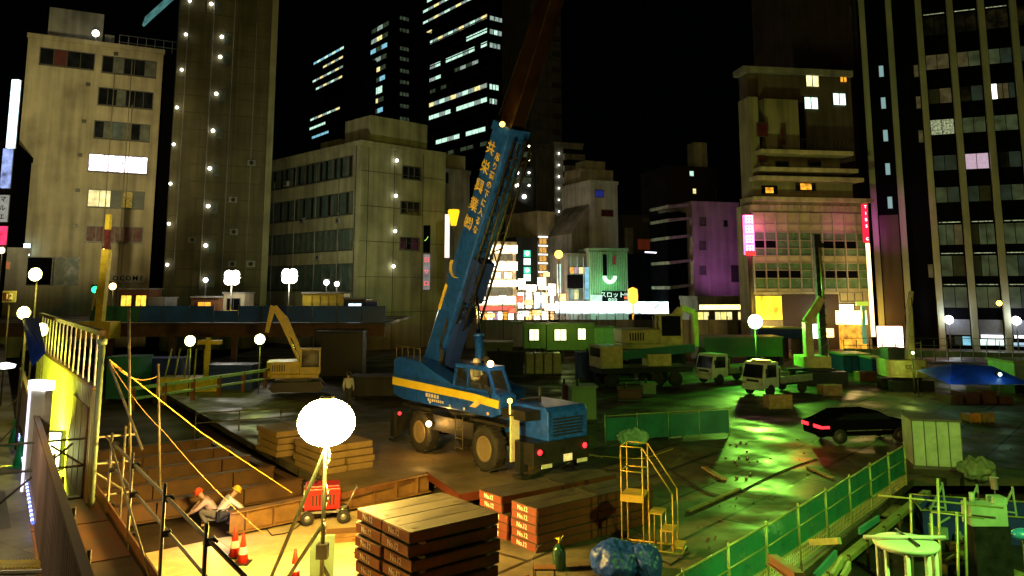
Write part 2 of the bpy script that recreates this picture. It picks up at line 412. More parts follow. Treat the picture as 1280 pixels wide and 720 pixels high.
# ---- (4) mid office block with banded windows, penthouse on top
C0 = Vector(((447 - 640) / 1000 * 80, 80.)); d1 = Vector((-10.8, 11)).normalized(); d2 = Vector((11, 10.8)).normalized()
A4 = C0 - d1 * -20
b = Bld("office_building", "pale office block with ribbon windows and penthouse left of the crane", C0 + d1 * 20, C0, 20.8, 11.2, M_beige)
for (ya, yb, yl0, yl1) in ((195, 219, 216, 242), (240, 266, 260, 280), (286, 311, 300, 319), (330, 362, 331, 362)):
    xr, zt = b.f(441, ya); _, zb = b.f(441, yb); xl, _ = b.f(338, yl0)
    _, zb2 = b.f(341, yl1)
    x = 1.2
    b.win(x, zb, xr, zt, {195: [M_curt2, M_glass, M_curt2, M_curt, M_glass], 240: [M_curt2, M_glass, M_curt2, M_curt2, M_glass, M_curt], 286: [M_curt2, M_curt], 330: [M_curt2, M_curt2, M_curt]}[ya], n=30, sill=True)
    b.win(b.W + 0 if False else .0, 0, 0, 0, M_glass) if False else None
for (x0, y0, x1, y1) in ((503, 208, 525, 222), (501, 252, 524, 266), (500, 297, 523, 311)):
    ya, zt = b.g(x0, y0); yb, _ = b.g(x1, y0); _, zb = b.g(x0, y1)
    mb = MB(); mb.b2(b.W - .02, b.W + .02, ya, yb, zb, zt, 0)
    for q in range(4):
        yy = ya + (yb - ya) * q / 3; mb.b2(b.W + .02, b.W + .1, yy - .05, yy + .05, zb - .08, zt + .08, 1)
    mb.b2(b.W + .02, b.W + .25, ya - .1, yb + .1, zb - .16, zb - .08, 1); mb.b2(b.W + .02, b.W + .1, ya, yb, zt, zt + .08, 1)
    b.part("window", mb, [M_glass, M_frame])
for (x, y) in ((494, 201), (493, 245), (492, 289), (490, 333)):
    yy, z = b.g(x, y); b.dot(yy, z, .22, side='R')
mb = MB(); mb.b2(b.W - 5.5, b.W - .6, 1.5, 9, 21.3, 24.2); mb.b2(b.W - 13, b.W - 9, 3, 8, 21.3, 23); b.part("penthouse", mb, M_beige)
mb = MB()
for k in range(6): mb.b2(b.W - .9 - .0, b.W - .8, -.06, 0, k * 3.6, k * 3.6 + 3.5)
for k in range(1, 6): mb.b2(b.W, b.W + .03, .02, 11, k * 3.6 + .1, k * 3.6 + .16)
for yy in (0.9, 4.2, 8.0): mb.b2(b.W, b.W + .035, yy, yy + .06, 0, 20.7)
b.part("panel_joint", mb, M_frame)
b4 = b
# vertical shop sign at its right end and street fronts
sgn = vsign("shop_sign", "slim dark vertical sign with green mark on the pale office block", 533, 282, 316, 8, 84, M_black, letters="ノ", lm=emit("green_mark", (.4, .9, .1), 1.2))
vsign("shop_sign", "vertical sign of red and white characters on office block corner", 533, 318, 362, 8, 84, emit("sign_teal_pink", (.45, .4, .4), .4, .5, 1), letters="日サロ", lm=emit("sign_red_letters", (1, .1, .12), 1.4))
vsign("light_box_sign", "tall pinkish white light box beside yellow lantern", 557, 268, 322, 9, 92, emit("lightbox_pink", (1, .72, .6), 1.6, .15))
o = MB().lathe([(.28, 0), (.62, 1.5), (.55, 1.7), (.1, 1.75)], (0, 0, 0), 12).build("street_lantern", emit("lantern_yellow", (1, .62, .01), 1.5)); o.location = at(567, 282, 84)
MB().tube((0, 0, -8), (0, 0, 0), .09).build("pole", M_frame, o)
tag(o, "glowing yellow street lantern just left of crane boom", "street lamp")
vsign("flag_sign", "small red hanging flag sign left of crane boom", 552, 322, 334, 5, 88, emit("flag_red", (.8, .04, .02), .8))

# (5) cream building behind the boom
b = Bld("apartment_building", "plain cream building half hidden behind the crane boom", gnd(547, 100), gnd(586, 103), 21.0, 6, M_grey)
mb = MB(); mb.b2(1.6, b.W, 1, 8, 21.5, 23.5); b.part("roof_house", mb, M_beige); b.dot(.4, 20.8, .2)
b.winp(548, 215, 560, 228, M_glass, n=2)

# ---- (6) far glass office towers
def tower(label, C, dl, wl, dr, wr, h, segs_l, segs_r, m=M_black, thick=8, name="office_tower", fl=None):
    b = Bld(name, label, C - dl * -wl, C, h, wr, m, parapet=False)
    for (x0, y0, x1, y1, hp, mm) in segs_l:
        xa, za = b.f(x0, y0); xb, zb = b.f(x1, y1); z = (za + zb) / 2; hh = hp / 2
        n = max(1, int(abs(xb - xa) / 3.2)); b.win(xa, z - hh, xb, z + hh, mm, n=n, proud=.12, fw=.15)
    for (x0, x1, y0, hp, mm) in segs_r:
        ya, za = b.g(x0, y0); yb, _ = b.g(x1, y0); hh = hp / 2
        mb = MB(); K = len(mm); n = 3
        ya = max(.3, ya)
        for i in range(n):
            a = ya + (yb - ya) * i / n; c = ya + (yb - ya) * (i + 1) / n - .3
            mb.b2(b.W - .03, b.W + .03, a, c, za - hh, za + hh, i % K)
        b.part("window", mb, mm)
    return b
Cc = Vector((-.030 * 235, 235.)); dl = Vector((-23.3, 31)).normalized(); dr = Vector((31, 23.3)).normalized()
mixA = [E_cool, E_cool, E_cool2, E_cool, M_glass, E_cool]; mixB = [E_cool, E_cool2, E_warm, E_cool2]
b6 = tower("tall glass office tower with rows of lit floors behind the boom", Cc, dl, 45, dr, 20, 106,
    [(529, 15, 563, -2, 1.2, mixB), (529, 29, 592, -2, 1.2, mixB), (527, 45, 540, 39, 1.2, [E_warm]), (535, 54, 609, 21, 1.3, mixB), (583, 50, 609, 37, 1.5, [E_cool]),
     (525, 90, 609, 54, 1.5, mixA), (525, 105, 558, 92, 1.5, mixA), (568, 88, 598, 77, 1.2, [E_dim, E_cool2]), (525, 120, 565, 105, 1.2, [E_dim, M_glass]),
     (523, 136, 609, 107, 1.4, mixB), (536, 147, 609, 125, 1.4, mixA), (545, 178, 607, 161, 1.4, mixA), (560, 190, 609, 180, 1.2, [E_dim, M_glass, E_dim]), (534, 0, 609, -38, 1.2, mixB)],
    [(612, 630, 22, 1.3, [E_cool2]), (612, 628, 39, 1.5, [E_cool2, E_cool]), (612, 626, 56, 1.5, [E_cool2]), (612, 624, 108, 1.6, [E_cool]), (612, 622, 126, 1.6, [E_cool2, E_cool])])
# thin floor bands so unlit glass still reads as storeys
for k in range(24): b6.part("floor_band", MB().b2(.2, b6.W - .2, -.1, 0, 8 + k * 4.05, 8.35 + k * 4.05), M_dgrey)
Ca = Vector((-.208 * 260, 260.))
ba = tower("farther dark office tower with seven lit floor strips at left", Ca, dl, 22, dr, 14, 90,
    [(392, 81, 430, 58, .9, [E_blue, E_cool]), (404, 84, 429, 71, .8, [E_warm, E_cool2]), (391, 103, 429, 82, .8, mixB), (395, 112, 428, 95, .8, mixB), (388, 151, 425, 134, .8, mixB), (387, 162, 407, 153, .9, [E_cool]), (390, 173, 411, 164, .9, [E_blue])], [], h=90) if False else None
ba = tower("farther dark office tower with seven lit floor strips", Ca, dl, 22, dr, 14, 84,
    [(392, 81, 430, 58, .9, [E_blue, E_cool]), (404, 84, 429, 71, .8, [E_warm, E_cool2]), (391, 103, 429, 82, .8, mixB), (395, 112, 428, 95, .8, mixB), (388, 151, 425, 134, .8, mixB), (387, 162, 407, 153, .9, [E_cool]), (390, 173, 411, 164, .9, [E_blue])], [])
Cb = Vector((-.152 * 255, 255.))
segs = [(465 - i * .8, 39 + i * 13.2, 486 - i * .9, 30 + i * 13.2, 1.6, [[E_dim, E_cool2, E_dim], [E_cool2, E_warm, E_dim], [E_blue, E_dim]][i % 3]) for i in range(10)]
segs[6] = (466, 117, 478, 110, 2.4, [E_cool])
bb = tower("slender black tower with one bright patch of windows and dim column", Cb, dl, 16, dr, 14, 93, segs, [(500, 512, y, 1.2, [E_dim]) for y in (22, 37, 60, 73, 88, 102, 117, 132, 148)])
# grey concrete slab tower right of the boom
b = Bld("apartment_tower", "grey concrete slab tower rising behind the boom tip", gnd(664, 190), gnd(704, 194), 112, 16, streaked("slab_concrete", (.085, .085, .075), .3, tile=3.6), parapet=False)
mb = MB()
for k in range(26): mb.b2(b.W - 2.6, b.W - .4, -.4, 0, 4 + k * 4, 5.1 + k * 4)
b.part("balcony", mb, M_dgrey)
b = Bld("office_building", "dark block under the glass tower dotted with white stair lamps", gnd(600, 170), gnd(668, 172), 32, 14, M_dgrey)
for i, y in enumerate((183, 200, 216, 232)):
    for x in ((632, .30), (646, .55), (661, .3)): u, z = b.f(x[0], y); b.dot(u, z, x[1])
u, z = b.f(655, 246); b.dot(u, z, .6)
b.winp(628, 190, 664, 196, E_dim, n=8); b.winp(628, 222, 664, 228, E_dim, n=8)
b = Bld("apartment_building", "dim grey apartment tower of stacked balconies", gnd(694, 150), gnd(731, 152), 33.6, 10, M_grey)
for k in range(6):
    y = 192 + k * 14.5; u, z = b.f(698, y); b.dot(u, z, .18)
    mb = MB(); u0, z0 = b.f(704, y + 4); u1, _ = b.f(729, y + 4); mb.b2(u0, u1, -.9, 0, z0 - .6, z0 + .5); mb.b2(u0, u1, -.02, .01, z0 + .52, z0 + 1.6, 1); b.part("balcony", mb, [M_grey, M_glass])
u, z = b.f(724, 242); b.dot(u, z, .5, emit("lamp_pinkwhite", (1, .8, .75), 7))

# ---- (7) the bright shopping street behind the boom
STZ = .15
b = Bld("shop_building", "blazing white lit shop building right behind crane boom", gnd(594, 118), gnd(645, 120), 12.5, 10, M_cream, z0=STZ)
E_blaze = emit("shopfront_blaze", (1, .74, .42), 3.2, .85, 1.4); E_blaze2 = emit("shopfront_blaze_hot", (1, .80, .52), 5, .85, 1.6)
for (y0, y1, m) in ((306, 317, E_blaze), (327, 338, E_blaze2), (350, 358, E_blaze2), (371, 380, E_blaze2)):
    x0, z1 = b.f(596, y0); x1, z0 = b.f(643, y1); mb = MB(); mb.b2(.1, b.W, -.7, -.05, z0, z1); b.part("lit_balcony", mb, m)
b.winp(608, 319, 616, 324, [E_white, M_glass], n=2); b.winp(624, 318, 640, 325, M_curt, n=3)
for x0, x1 in ((598, 608), (612, 626), (630, 640)): b.winp(x0, 340, x1, 348, E_blaze, n=2)
b.winp(598, 360, 640, 369, M_curt, n=5); b.winp(598, 383, 642, 388, emit("awning_red", (1, .12, .08), 1.3), n=1)
b.winp(596, 390, 642, 402, [E_blaze2, E_orange, E_white, E_pinkw], n=7)
MB().b2(2.5, 4.2, 2, 4, 12.5, 15.2).build("roof_tank", M_grey, b.root)
b = Bld("shop_building", "dark narrow shop building with four green white round signs", gnd(646, 124), gnd(672, 126), 13.5, 10, M_dgrey, z0=STZ)
vs = thing("shop_sign", "column of four square signs glowing green and white", "sign", (*gnd(659, 122), 0.))
for i, (y, m) in enumerate(((317, "g"), (327, "w"), (338, "g"), (347, "w"))):
    p = at(659, y, 122); q = MB().b2(-.52, .52, -.15, .15, -.5, .5).build("sign_panel", emit("sgn_" + m, (.05, .8, .45) if m == "g" else (.7, 1, .8), 1.3 if m == "g" else 2.2), vs, (0, 0, p.z))
    text("○" if m == "w" else "◎", .8, E_white, q, (0, -.17, 0), name="symbol")
b.winp(648, 356, 671, 372, [E_blaze, E_white], n=3); b.winp(648, 378, 671, 402, [E_blaze2, E_white, E_orange], n=4, rows=2)
b = Bld("shop_building", "tan building with a ladder of lit orange stair windows", gnd(672, 126), gnd(694, 128), 17.8, 9, M_cream, z0=STZ)
for k in range(5): b.winp(674, 298 + k * 11, 683, 305 + k * 11, [emit("stair_amber", (1, .5, .1), .8, .5)], n=2); u, z = b.f(673, 296 + k * 11); u2, _ = b.f(684, 296 + k * 11); b.part("light_strip", MB().b2(u, u2, -.15, -.02, z - .08, z + .08), E_white)
b.winp(673, 358, 693, 374, [E_blaze, E_blaze2], n=3); b.winp(673, 378, 693, 402, [E_blaze2, E_white], n=3, rows=2)
b = Bld("shop_building", "steep roofed dark building sloping above the shopping street", gnd(624, 140), gnd(688, 146), 19, 10, M_dgrey, z0=STZ, parapet=False)
mb = MB(); mb.prism([(0, 19), (b.W, 19 - 5), (b.W, 19.1), (1.5, 22.5), (0, 22.5)], 0, 9); b.part("roof", mb, M_roofing)
# end of the street: lit front and street lamp
b = Bld("shop_building", "brilliantly lit shopfront at the end of the street", gnd(668, 122), gnd(712, 123), 7.4, 4, M_cream, z0=STZ) if False else None
b = Bld("shop_building", "orange lit narrow shop building behind the sodium street lamp", gnd(690, 132), gnd(714, 133), 12, 9, M_cream, z0=STZ)
b.winp(693, 330, 711, 345, [E_orange, M_curt], n=2, rows=2); b.winp(691, 352, 712, 402, [E_blaze2, E_blaze, E_white, E_blaze2, E_orange], n=4, rows=4)
b = Bld("apartment_building", "pale house wall under one lamp beyond the sodium street lamp", gnd(680, 160), gnd(716, 162), 16.8, 8, M_cream); u, z = b.f(703, 281); b.dot(u, z, .5)
b = Bld("shop_building", "pale slate grey building with a narrow wing and two small windows", gnd(740, 118), gnd(774, 120), 21.7, 9, M_white, z0=STZ)
b.winp(744, 238, 754, 246, emit("pane_blue", (.03, .05, .4), .35), n=2); b.winp(752, 263, 766, 270, M_maroon, n=2)
mb = MB(); mb.b2(.5, b.W + 1.8, 4, 9, 21.7, 24.5); mb.b2(2, b.W + 1, 5, 8, 24.5, 26); b.part("roof_house", mb, M_cream)
mb = MB(); mb.prism([(-3, 0), (0, 0), (0, 18.5), (-.9, 17.5), (-3, 14)], .6, 8); mb.b2(-2.4, -1.2, .45, .6, 9, 11.5, 1); b.part("side_wing", mb, [M_grey, M_curt])
b = Bld("shop_building", "grey framed building with a black billboard at street level", gnd(710, 113), gnd(737, 114), 10.5, 7, M_grey, z0=STZ)
for k, (y0, y1, mm) in enumerate(((334, 342, [E_orange, E_pinkw, E_warm]), (346, 354, [M_curt]), (362, 374, [E_cool2, E_warm, M_curt]))): b.winp(712, y0, 735, y1, mm, n=4)
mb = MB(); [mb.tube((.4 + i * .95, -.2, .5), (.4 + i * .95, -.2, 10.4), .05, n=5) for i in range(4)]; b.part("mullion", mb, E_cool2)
o = MB().b2(-1.1, 1.1, -.15, .15, -.95, .95).build("billboard", M_black); o.location = at(719, 352, 111.5); tag(o, "plain black square billboard over the bright street", "billboard")
vsign("shop_sign", "slim vertical white sign right of the sodium lamp", 699, 330, 366, 4.5, 110, E_cool)
vsign("shop_sign", "slim vertical cyan white sign left of green ribbed front", 734, 334, 374, 5, 110, E_blue)
# green ribbed amusement hall
b = Bld("amusement_hall", "ribbed hall front washed in green light above a glowing white canopy", gnd(737, 112), gnd(785, 113), 11.2, 10, mat("green_ribbed_cladding", (.22, .34, .24), .5), z0=STZ)
mb = MB(); n = 22
for i in range(n): mb.b2(i * b.W / n + .03, i * b.W / n + .13, -.22, 0, 4.2, 11.1)
b.part("cladding_ribs", mb, mat("rib_green", (.35, .6, .4), .5)); b.root["label"] = "ribbed hall front washed in green light above a glowing white canopy"
pts = []
u0, zc = b.f(761, 345)
mb = MB()
arc = [(math.cos(R(a)), math.sin(R(a))) for a in range(180, 361, 15)]
for (r0, r1, m) in ((.55, 1.0, 0),):
    for (c0, s0), (c1, s1) in zip(arc[:-1], arc[1:]):
        mb.prism([(u0 + c0 * r0, zc + s0 * r0 * 1.1), (u0 + c0 * r1, zc + s0 * r1 * 1.1), (u0 + c1 * r1, zc + s1 * r1 * 1.1), (u0 + c1 * r0, zc + s1 * r0 * 1.1)], -.6, -.3, m=m)
mb.b2(u0 - .95, u0 - .45, -.6, -.3, zc, zc + 3.0, 1); mb.b2(u0 + .5, u0 + .9, -.55, -.3, zc + 1.6, zc + 2.8, 2)
b.part("emblem", mb, [emit("emblem_glow", (.55, 1, .6), 2.2), M_black, emit("emblem_red", (.35, .02, .04), .3)])
u, z = b.f(744, 375); b.part("sign_blob", MB().b2(u - .8, u + 1.6, -.8, -.4, z - .7, z + .7), E_cool)
sg = thing("shop_sign", "black lit signboard with pale characters under the green hall front", "sign", at(770, 372, 110.5))
MB().b2(-1.9, 1.9, -.2, .2, -.9, .9).build("sign_panel", M_black, sg)
text("スロット", .85, E_cool, sg, (-.5, -.22, .35)); text("888", .85, E_cool, sg, (-.5, -.22, -.4)); 
for k in range(3): MB().b2(1.1, 1.75, -.24, -.2, -.7 + k * .5, -.35 + k * .5).build("lit_bar", E_cool2 if k != 1 else emit("bar_red", (1, .15, .05), 1), sg)
o = MB().b2(-8.2, 7.6, -.6, .6, -.75, .85).build("canopy_sign", emit("canopy_white", (.8, 1, .95), 3.2, .75, .9)); o.location = at(770, 385, 109.5); tag(o, "long glowing white canopy sign along the street front", "sign")
o = MB().lathe([(.1, -1.15), (.62, -.9), (.7, 0), (.62, .9), (.1, 1.15)], n=14).build("paper_lantern", emit("lantern_orange", (1, .45, .04), 2.6)); o.location = at(791, 370, 108); MB().tube((0, 0, -3.4), (0, 0, -1.1), .12).build("pole", E_orange, o)
tag(o, "tall orange lantern at the right end of white canopy", "lantern")
# tee shaped white tube
o = MB().tube((-1.9, 0, .1), (1.9, 0, -.1), .1, n=6).tube((.35, 0, -3.6), (.35, 0, 0), .08, n=6).build("tube_sign", emit("tube_white", (.9, .85, 1), 2.2)); o.location = at(823, 316, 112); tag(o, "thin white T shaped tube light above the dark street corner", "sign")
b = Bld("shop_building", "black street corner building behind the T shaped light", gnd(786, 116), gnd(846, 118), 10.5, 10, M_black, z0=STZ)
b.winp(822, 350, 838, 372, emit("teal_ad", (.03, .3, .3), .5, .5), n=2)
b.winp(818, 376, 826, 396, E_cool, n=1); b.winp(828, 370, 838, 398, emit("teal_bright", (.3, .9, .9), 1.1, .7, 1), n=1); b.winp(838, 378, 848, 400, E_white, n=1)
b.winp(798, 300, 812, 312, emit("dim_maroon", (.12, .015, .01), .3), n=2) if False else None
b = Bld("apartment_building", "unlit brown block beyond the T shaped tube light", gnd(780, 135), gnd(840, 137), 18, 9, mat("deep_brown_wall", (.045, .04, .035), .7, scale=.5), z0=STZ)
b.winp(797, 299, 813, 312, emit("dim_maroon2", (.2, .03, .01), .25), n=2); b.dot(*b.f(834, 286), .14, E_lampo); b.winp(781, 285, 792, 330, M_grey, n=1); b.winp(804, 272, 812, 277, M_curt, n=2)
b = Bld("apartment_tower", "nearly black tower with two tiny lit windows", gnd(838, 150), gnd(906, 153), 29, 12, mat("maroon_black", (.022, .012, .012), .7, scale=.4))
b.winp(862, 214, 867, 220, E_cool, n=1); b.winp(866, 236, 870, 242, E_warm, n=1); b.winp(894, 236, 895.5, 247, M_curt, n=1)
MB().b2(6.5, 9.2, 1, 4, 29, 34.5).build("roof_house", M_beige, b.root)
# violet washed building
Cv = gnd(872, 108)
b = Bld("apartment_building", "violet lit building with stacked dark balconies on its left", gnd(868, 108), gnd(926, 110), 17.4, 10, streaked("wall_mauve", (.42, .34, .38), .25), z0=STZ)
for y in (277, 307, 338): b.winp(875, y - 5, 882, y + 4, [M_curt, M_glass], n=1, sill=True); 
b.winp(905, 276, 909, 283, M_glass, n=1); b.winp(914, 332, 926, 352, M_dgrey, n=1)
mb = MB()
for k, y in enumerate((256, 273, 295, 326, 357)):
    _, z = b.f(869, y); mb.prism([(-3.4, z - .5), (0, z - .1), (0, z + .25), (-3.4, z - .1)], .4, 6)
mb.b2(-3.0, -.02, 1.6, 7, 0, 16.4, 1); b.part("balcony", mb, [M_grey, M_black])
b = Bld("shop_building", "low shop block with a bright yellow lit ground floor", gnd(872, 98), gnd(932, 99), 4.6, 6, M_grey, z0=STZ)
b.winp(874, 381, 931, 387, emit("yellow_band", (1, .9, .25), 3.5, .2, .6), n=1); b.winp(872, 390, 930, 402, [emit("yellow_win", (.9, .8, .2), 1.2, .6, 1), E_warm, M_curt, E_warm], n=8)

lamp('SPOT', "violet_wall_light", at(934, 372, 100), (.85, .22, .85), 1100, .4, at(900, 310, 108), 100, .8)
lamp('POINT', "street_glow", at(690, 366, 108), (1, .72, .40), 2600, 1.0)
lamp('POINT', "green_front_glow", at(762, 362, 108.5), (.2, 1, .35), 500, .5)

# more lit signs crowding the street gap
random.seed(21)
Esg = [emit("gap_white", (1, .88, .68), 4.5, .8, 2.2), emit("gap_warm", (1, .50, .14), 3, .8, 2), emit("gap_red", (1, .12, .06), 2, .6, 2), emit("gap_cool", (.65, .95, 1), 3.5, .8, 2)]
spots = [(652, 352, 9, 7, 0, "white"), (664, 360, 12, 8, 0, "white"), (677, 352, 10, 10, 3, "cool white"), (690, 362, 9, 14, 0, "white"), (703, 372, 8, 9, 1, "amber"), (650, 374, 8, 8, 2, "red"), (661, 378, 10, 6, 1, "amber"), (674, 374, 12, 9, 0, "white"), (688, 384, 14, 8, 0, "white"), (702, 388, 10, 7, 3, "cool white"), (640, 388, 8, 6, 2, "red"), (655, 392, 12, 6, 0, "white"), (671, 391, 11, 6, 1, "amber"), (628, 372, 9, 5, 0, "white"), (612, 394, 12, 5, 1, "amber"), (683, 343, 8, 5, 1, "amber")]
for i, (x, y, w_, h_, k, cn) in enumerate(spots):
    Y = 111 + (i % 5) * .6; q = at(x, y, Y); a = w_ * Y / 2000; c = h_ * Y / 2000
    o = MB().b2(-a, a, -.15, .15, -c, c).build("sign", Esg[k]); MB().b2(-a - .06, a + .06, .16, .24, -c - .06, c + .06).b2(-.05, .05, .16, .3, -q.z + .1, -c).build("frame", M_frame, o); o.location = q
    tag(o, "one of the blown out %s signs crowding the street mouth" % cn, "sign", "%s signs crowding the street mouth" % cn)
# sodium street lamp
t = thing("street_lamp", "sodium orange street lamp over the bright street mouth", "street lamp", at(699, 402, 108)); h_ = at(699, 318, 108).z - t.location.z
MB().tube((0, 0, 0), (0, 0, h_), .1).build("pole", M_frame, t); MB().ball((0, -.1, h_), .55, n=14).build("globe", emit("sodium_globe", (1, .48, .05), 7), t)

# hot shopfronts closing the street mouth
b = Bld("shop_building", "overexposed shopfront row closing the street mouth", gnd(646, 118), gnd(716, 119), 5.8, 3, M_cream, z0=STZ, parapet=False)
for k in range(7):
    a = b.W * k / 7; b.win(a + .15, .3, a + b.W / 7 - .15, 2.6, [E_blaze2, Esg[1], Esg[0]][k % 3], n=1); b.win(a + .15, 3.1, a + b.W / 7 - .15, 5.4, [Esg[0], E_blaze2, Esg[3], E_blaze][k % 4], n=1)
# small services on the big plain walls
random.seed(31)
def services(b, spots, y=-.35):
    for (px, py, s_) in spots:
        u, z = b.f(px, py); f = b.part("air_conditioner", MB().b2(u - .4 * s_, u + .4 * s_, y, -.05, z - .3 * s_, z + .3 * s_), M_grey)
        MB().lathe([(.22 * s_, 0), (.22 * s_, .03), (.05, .035)], (u, y, z), 12, M=Matrix.Rotation(R(90), 4, 'X')).build("fan", M_dgrey, f)
    for k in range(4):
        u = b.W * (.12 + .23 * k) + random.uniform(-.3, .3); b.part("drain_pipe", MB().tube((u, -.1, 0), (u, -.1, b.h - random.uniform(0, 3)), .05, n=6), M_grey)
services(b2_, [(290, 330, 1), (292, 290, 1), (291, 250, 1), (313, 330, 1.1), (314, 204, 1), (240, 300, .9)])
services(b4, [(400, 322, 1), (380, 276, 1), (425, 276, 1), (360, 230, 1)])
# ================================================================ right side
# (8) pink sign building: glazed lower front, stepped upper floors
E_hotpink = emit("neon_pink", (1, .10, .35), 4.5, .35, 1.2)
E_pinkcore = emit("neon_pink_core", (1, .62, .78), 5)
b = Bld("shop_building", "stepped building with gridded glass front between two pink red signs", gnd(942, 80), gnd(1086, 82), 14.6, 3.2, M_cream, parapet=False)
b8 = b; GW = b.W
M_gpan = mat("glass_panel_green", (.10, .19, .10), .25, var=.4, scale=.5, spec=.7)
M_cpan = mat("panel_pale", (.42, .38, .24), .4, var=.25, scale=.7)
xs = [942, 975, 989, 1003, 1017, 1031, 1047, 1062, 1077]
def bz(y): return b.f(1010, y)[1]
ys = [267, 281, 291, 301, 311, 320, 329, 338, 348, 361, 365]
rowm = {0: "c", 1: "c", 2: "g", 3: "b", 4: "g", 5: "c", 6: "g", 7: "b", 8: "g", 9: "c"}
mb = MB(); cols = [x * GW / 10 for x in range(11)]
# one curtain wall: panes in a single mesh, mullion grid as a part of its own
for r_ in range(10):
    za, zb = bz(ys[r_ + 1]), bz(ys[r_])
    for c_ in range(10):
        k = {"c": 0, "g": 1, "b": 2}[rowm[r_]]
        if k == 2 and c_ in (4, 9): k = 1
        if k == 2 and c_ in (2, 3) and r_ == 3: k = 1
        mb.b2(cols[c_] + .02, cols[c_ + 1] - .02, -.25, -.1, za + .02, zb - .02, k)
b.part("curtain_wall", mb, [M_cpan, M_gpan, M_black])
mb = MB()
for c_ in cols: mb.b2(c_ - .045, c_ + .045, -.42, -.26, bz(365), bz(266))
for y in ys: mb.b2(.05, GW - .05, -.36, -.262, bz(y) - .035, bz(y) + .035)
b.part("mullion", mb, mat("mullion_pale", (.4, .38, .3), .4, .3))
# ground floor
b.winp(944, 370, 978, 400, emit("shop_yellow", (1, .62, .02), 2.2, .75, .8), n=1, rows=1)
b.winp(982, 372, 993, 398, emit("shop_brown", (.55, .22, .03), .5, .5, .5), n=1)
b.winp(996, 373, 1012, 399, [emit("shop_gold", (1, .7, .2), 4, .4, 1), M_maroon, E_warm], n=3)
b.winp(1025, 374, 1032, 401, emit("shop_gold2", (1, .72, .25), 4), n=1)
b.winp(1050, 366, 1078, 376, M_cpan, n=3); b.winp(1050, 380, 1078, 392, M_cpan, n=3)
mb = MB(); mb.b2(b.f(978, 380)[0], b.f(1048, 380)[0], -.09, 0, 0.1, bz(368)); b.part("ground_floor_cladding", mb, M_brown)
o = thing("floodlight_sign", "blazing white and yellow shop sign at foot of the gridded glass front", "sign", at(1064, 408, 78.5))
mb = MB(); mb.b2(-1.3, 1.4, -.4, .4, .2, 1.5); mb.build("light_panel", emit("sign_blaze_y", (1, .72, .15), 7, .3, 1), o); MB().b2(-1.2, .1, -.5, -.41, .9, 2.1).build("light_box", emit("sign_blaze_w", (.9, .92, 1), 9), o)
MB().b2(-1.1, 1.3, -.3, .3, -2.2, .18).build("base", E_orange, o)
o = MB().b2(-1.2, 1.0, -.2, .2, -.95, .95).b2(-.1, .1, -.1, .1, -2.4, -.96, 1).build("signboard", [emit("sign_pinkwhite", (1, .55, .38), 5, .25, 1.5), M_frame]); o.location = at(1114, 421, 74); tag(o, "square glowing peach signboard in front of the black tower foot", "sign")
o = MB().b2(-.75, .75, -.2, .2, -.65, .65).b2(-.08, .08, -.1, .1, -2.5, -.66, 1).build("signboard", [emit("sign_white2", (.9, .95, 1), 5), M_frame]); o.location = at(1014, 414, 76); tag(o, "small white lit signboard behind the piling machine", "sign")
o = MB().b2(-.4, .4, -.2, .2, -.4, .4).b2(-.05, .05, -.1, .1, -2.2, -.41, 1).build("signboard", [emit("sign_amber2", (1, .6, .2), 4), M_frame]); o.location = at(1036, 416, 76); tag(o, "tiny amber signboard right of the white one", "sign")
# upper storeys: stepped volumes
M_up = streaked("upper_wall", (.30, .27, .17), .3)
mb = MB(); z0 = 14.6
def fz(px, py): return b.f(px, py)
def vol(px0, px1, ytop, ybot, y0, y1, mm=M_up, nm="upper_storey"):
    xa, zt = fz(px0, ytop); xb, _ = fz(px1, ytop); _, zb = fz(px0, ybot)
    m_ = MB(); m_.b2(xa, xb, y0, y1, zb, zt); return b.part(nm, m_, mm)
vol(941, 1086, 245, 263, .2, 3.0); vol(947, 1072, 222, 246, 1.0, 3.4); vol(951, 1060, 187, 221, 1.6, 3.8); vol(941, 952, 118, 262, .9, 3.5)
for (p0, p1, y) in ((938, 1087, 249), (943, 1075, 223), (946, 1068, 212), (948, 1062, 190)):
    xa, zt = fz(p0, y); xb, _ = fz(p1, y); b.part("ledge", MB().b2(xa, xb, -.7, 1.2, zt - .18, zt + .22), M_cream)
for (p0, y0, p1, y1) in ((979, 199, 995, 208), (1020, 197, 1036, 205)):
    b.winp(p0, y0, p1, y1, M_glass, n=2, proud=-1.5) if False else None
    xa, zt = fz(p0, y0); xb, zb = fz(p1, y1); m_ = MB(); m_.b2(xa, xb, 1.5, 1.6, zb, zt, 0); m_.b2(xa - .08, xb + .08, 1.54, 1.6, zb - .1, zt + .1, 1); b.part("window", m_, [M_glass, M_frame])
for (p0, y0, p1, y1, mm) in ((962, 233, 972, 240, E_orange), (1006, 228, 1020, 236, E_orange), (970, 265, 973, 272, E_warm)):
    xa, zt = fz(p0, y0); xb, zb = fz(p1, y1); m_ = MB(); m_.b2(xa, xb, .85, .98, zb, zt, 0); m_.b2(xa - .5, xb + .5, .9, .99, zb - .1, zt + .2, 1); b.part("window", m_, [mm, M_glass])
mb = MB(); 
for i in range(16): mb.tube((1 + i * .7, -.55, bz(263)), (1 + i * .7, -.55, bz(263) + 1.0), .03, n=4)
mb.tube((1, -.55, bz(263) + 1), (11.5, -.55, bz(263) + 1), .04, n=5); b.part("railing", mb, M_steel)
vol(952, 1086, 78, 190, 3.5, 5.5, streaked("brown_concrete", (.115, .09, .06), .3), "tower_wall"); vol(945, 1086, 72, 80, 3.0, 5.6, M_grey, "roof_slab")
vol(965, 1008, 118, 188, 1.8, 3.4, M_up, "stair_block"); vol(1008.5, 1020, 122, 188, 2.4, 3.4, M_black, "stair_side")
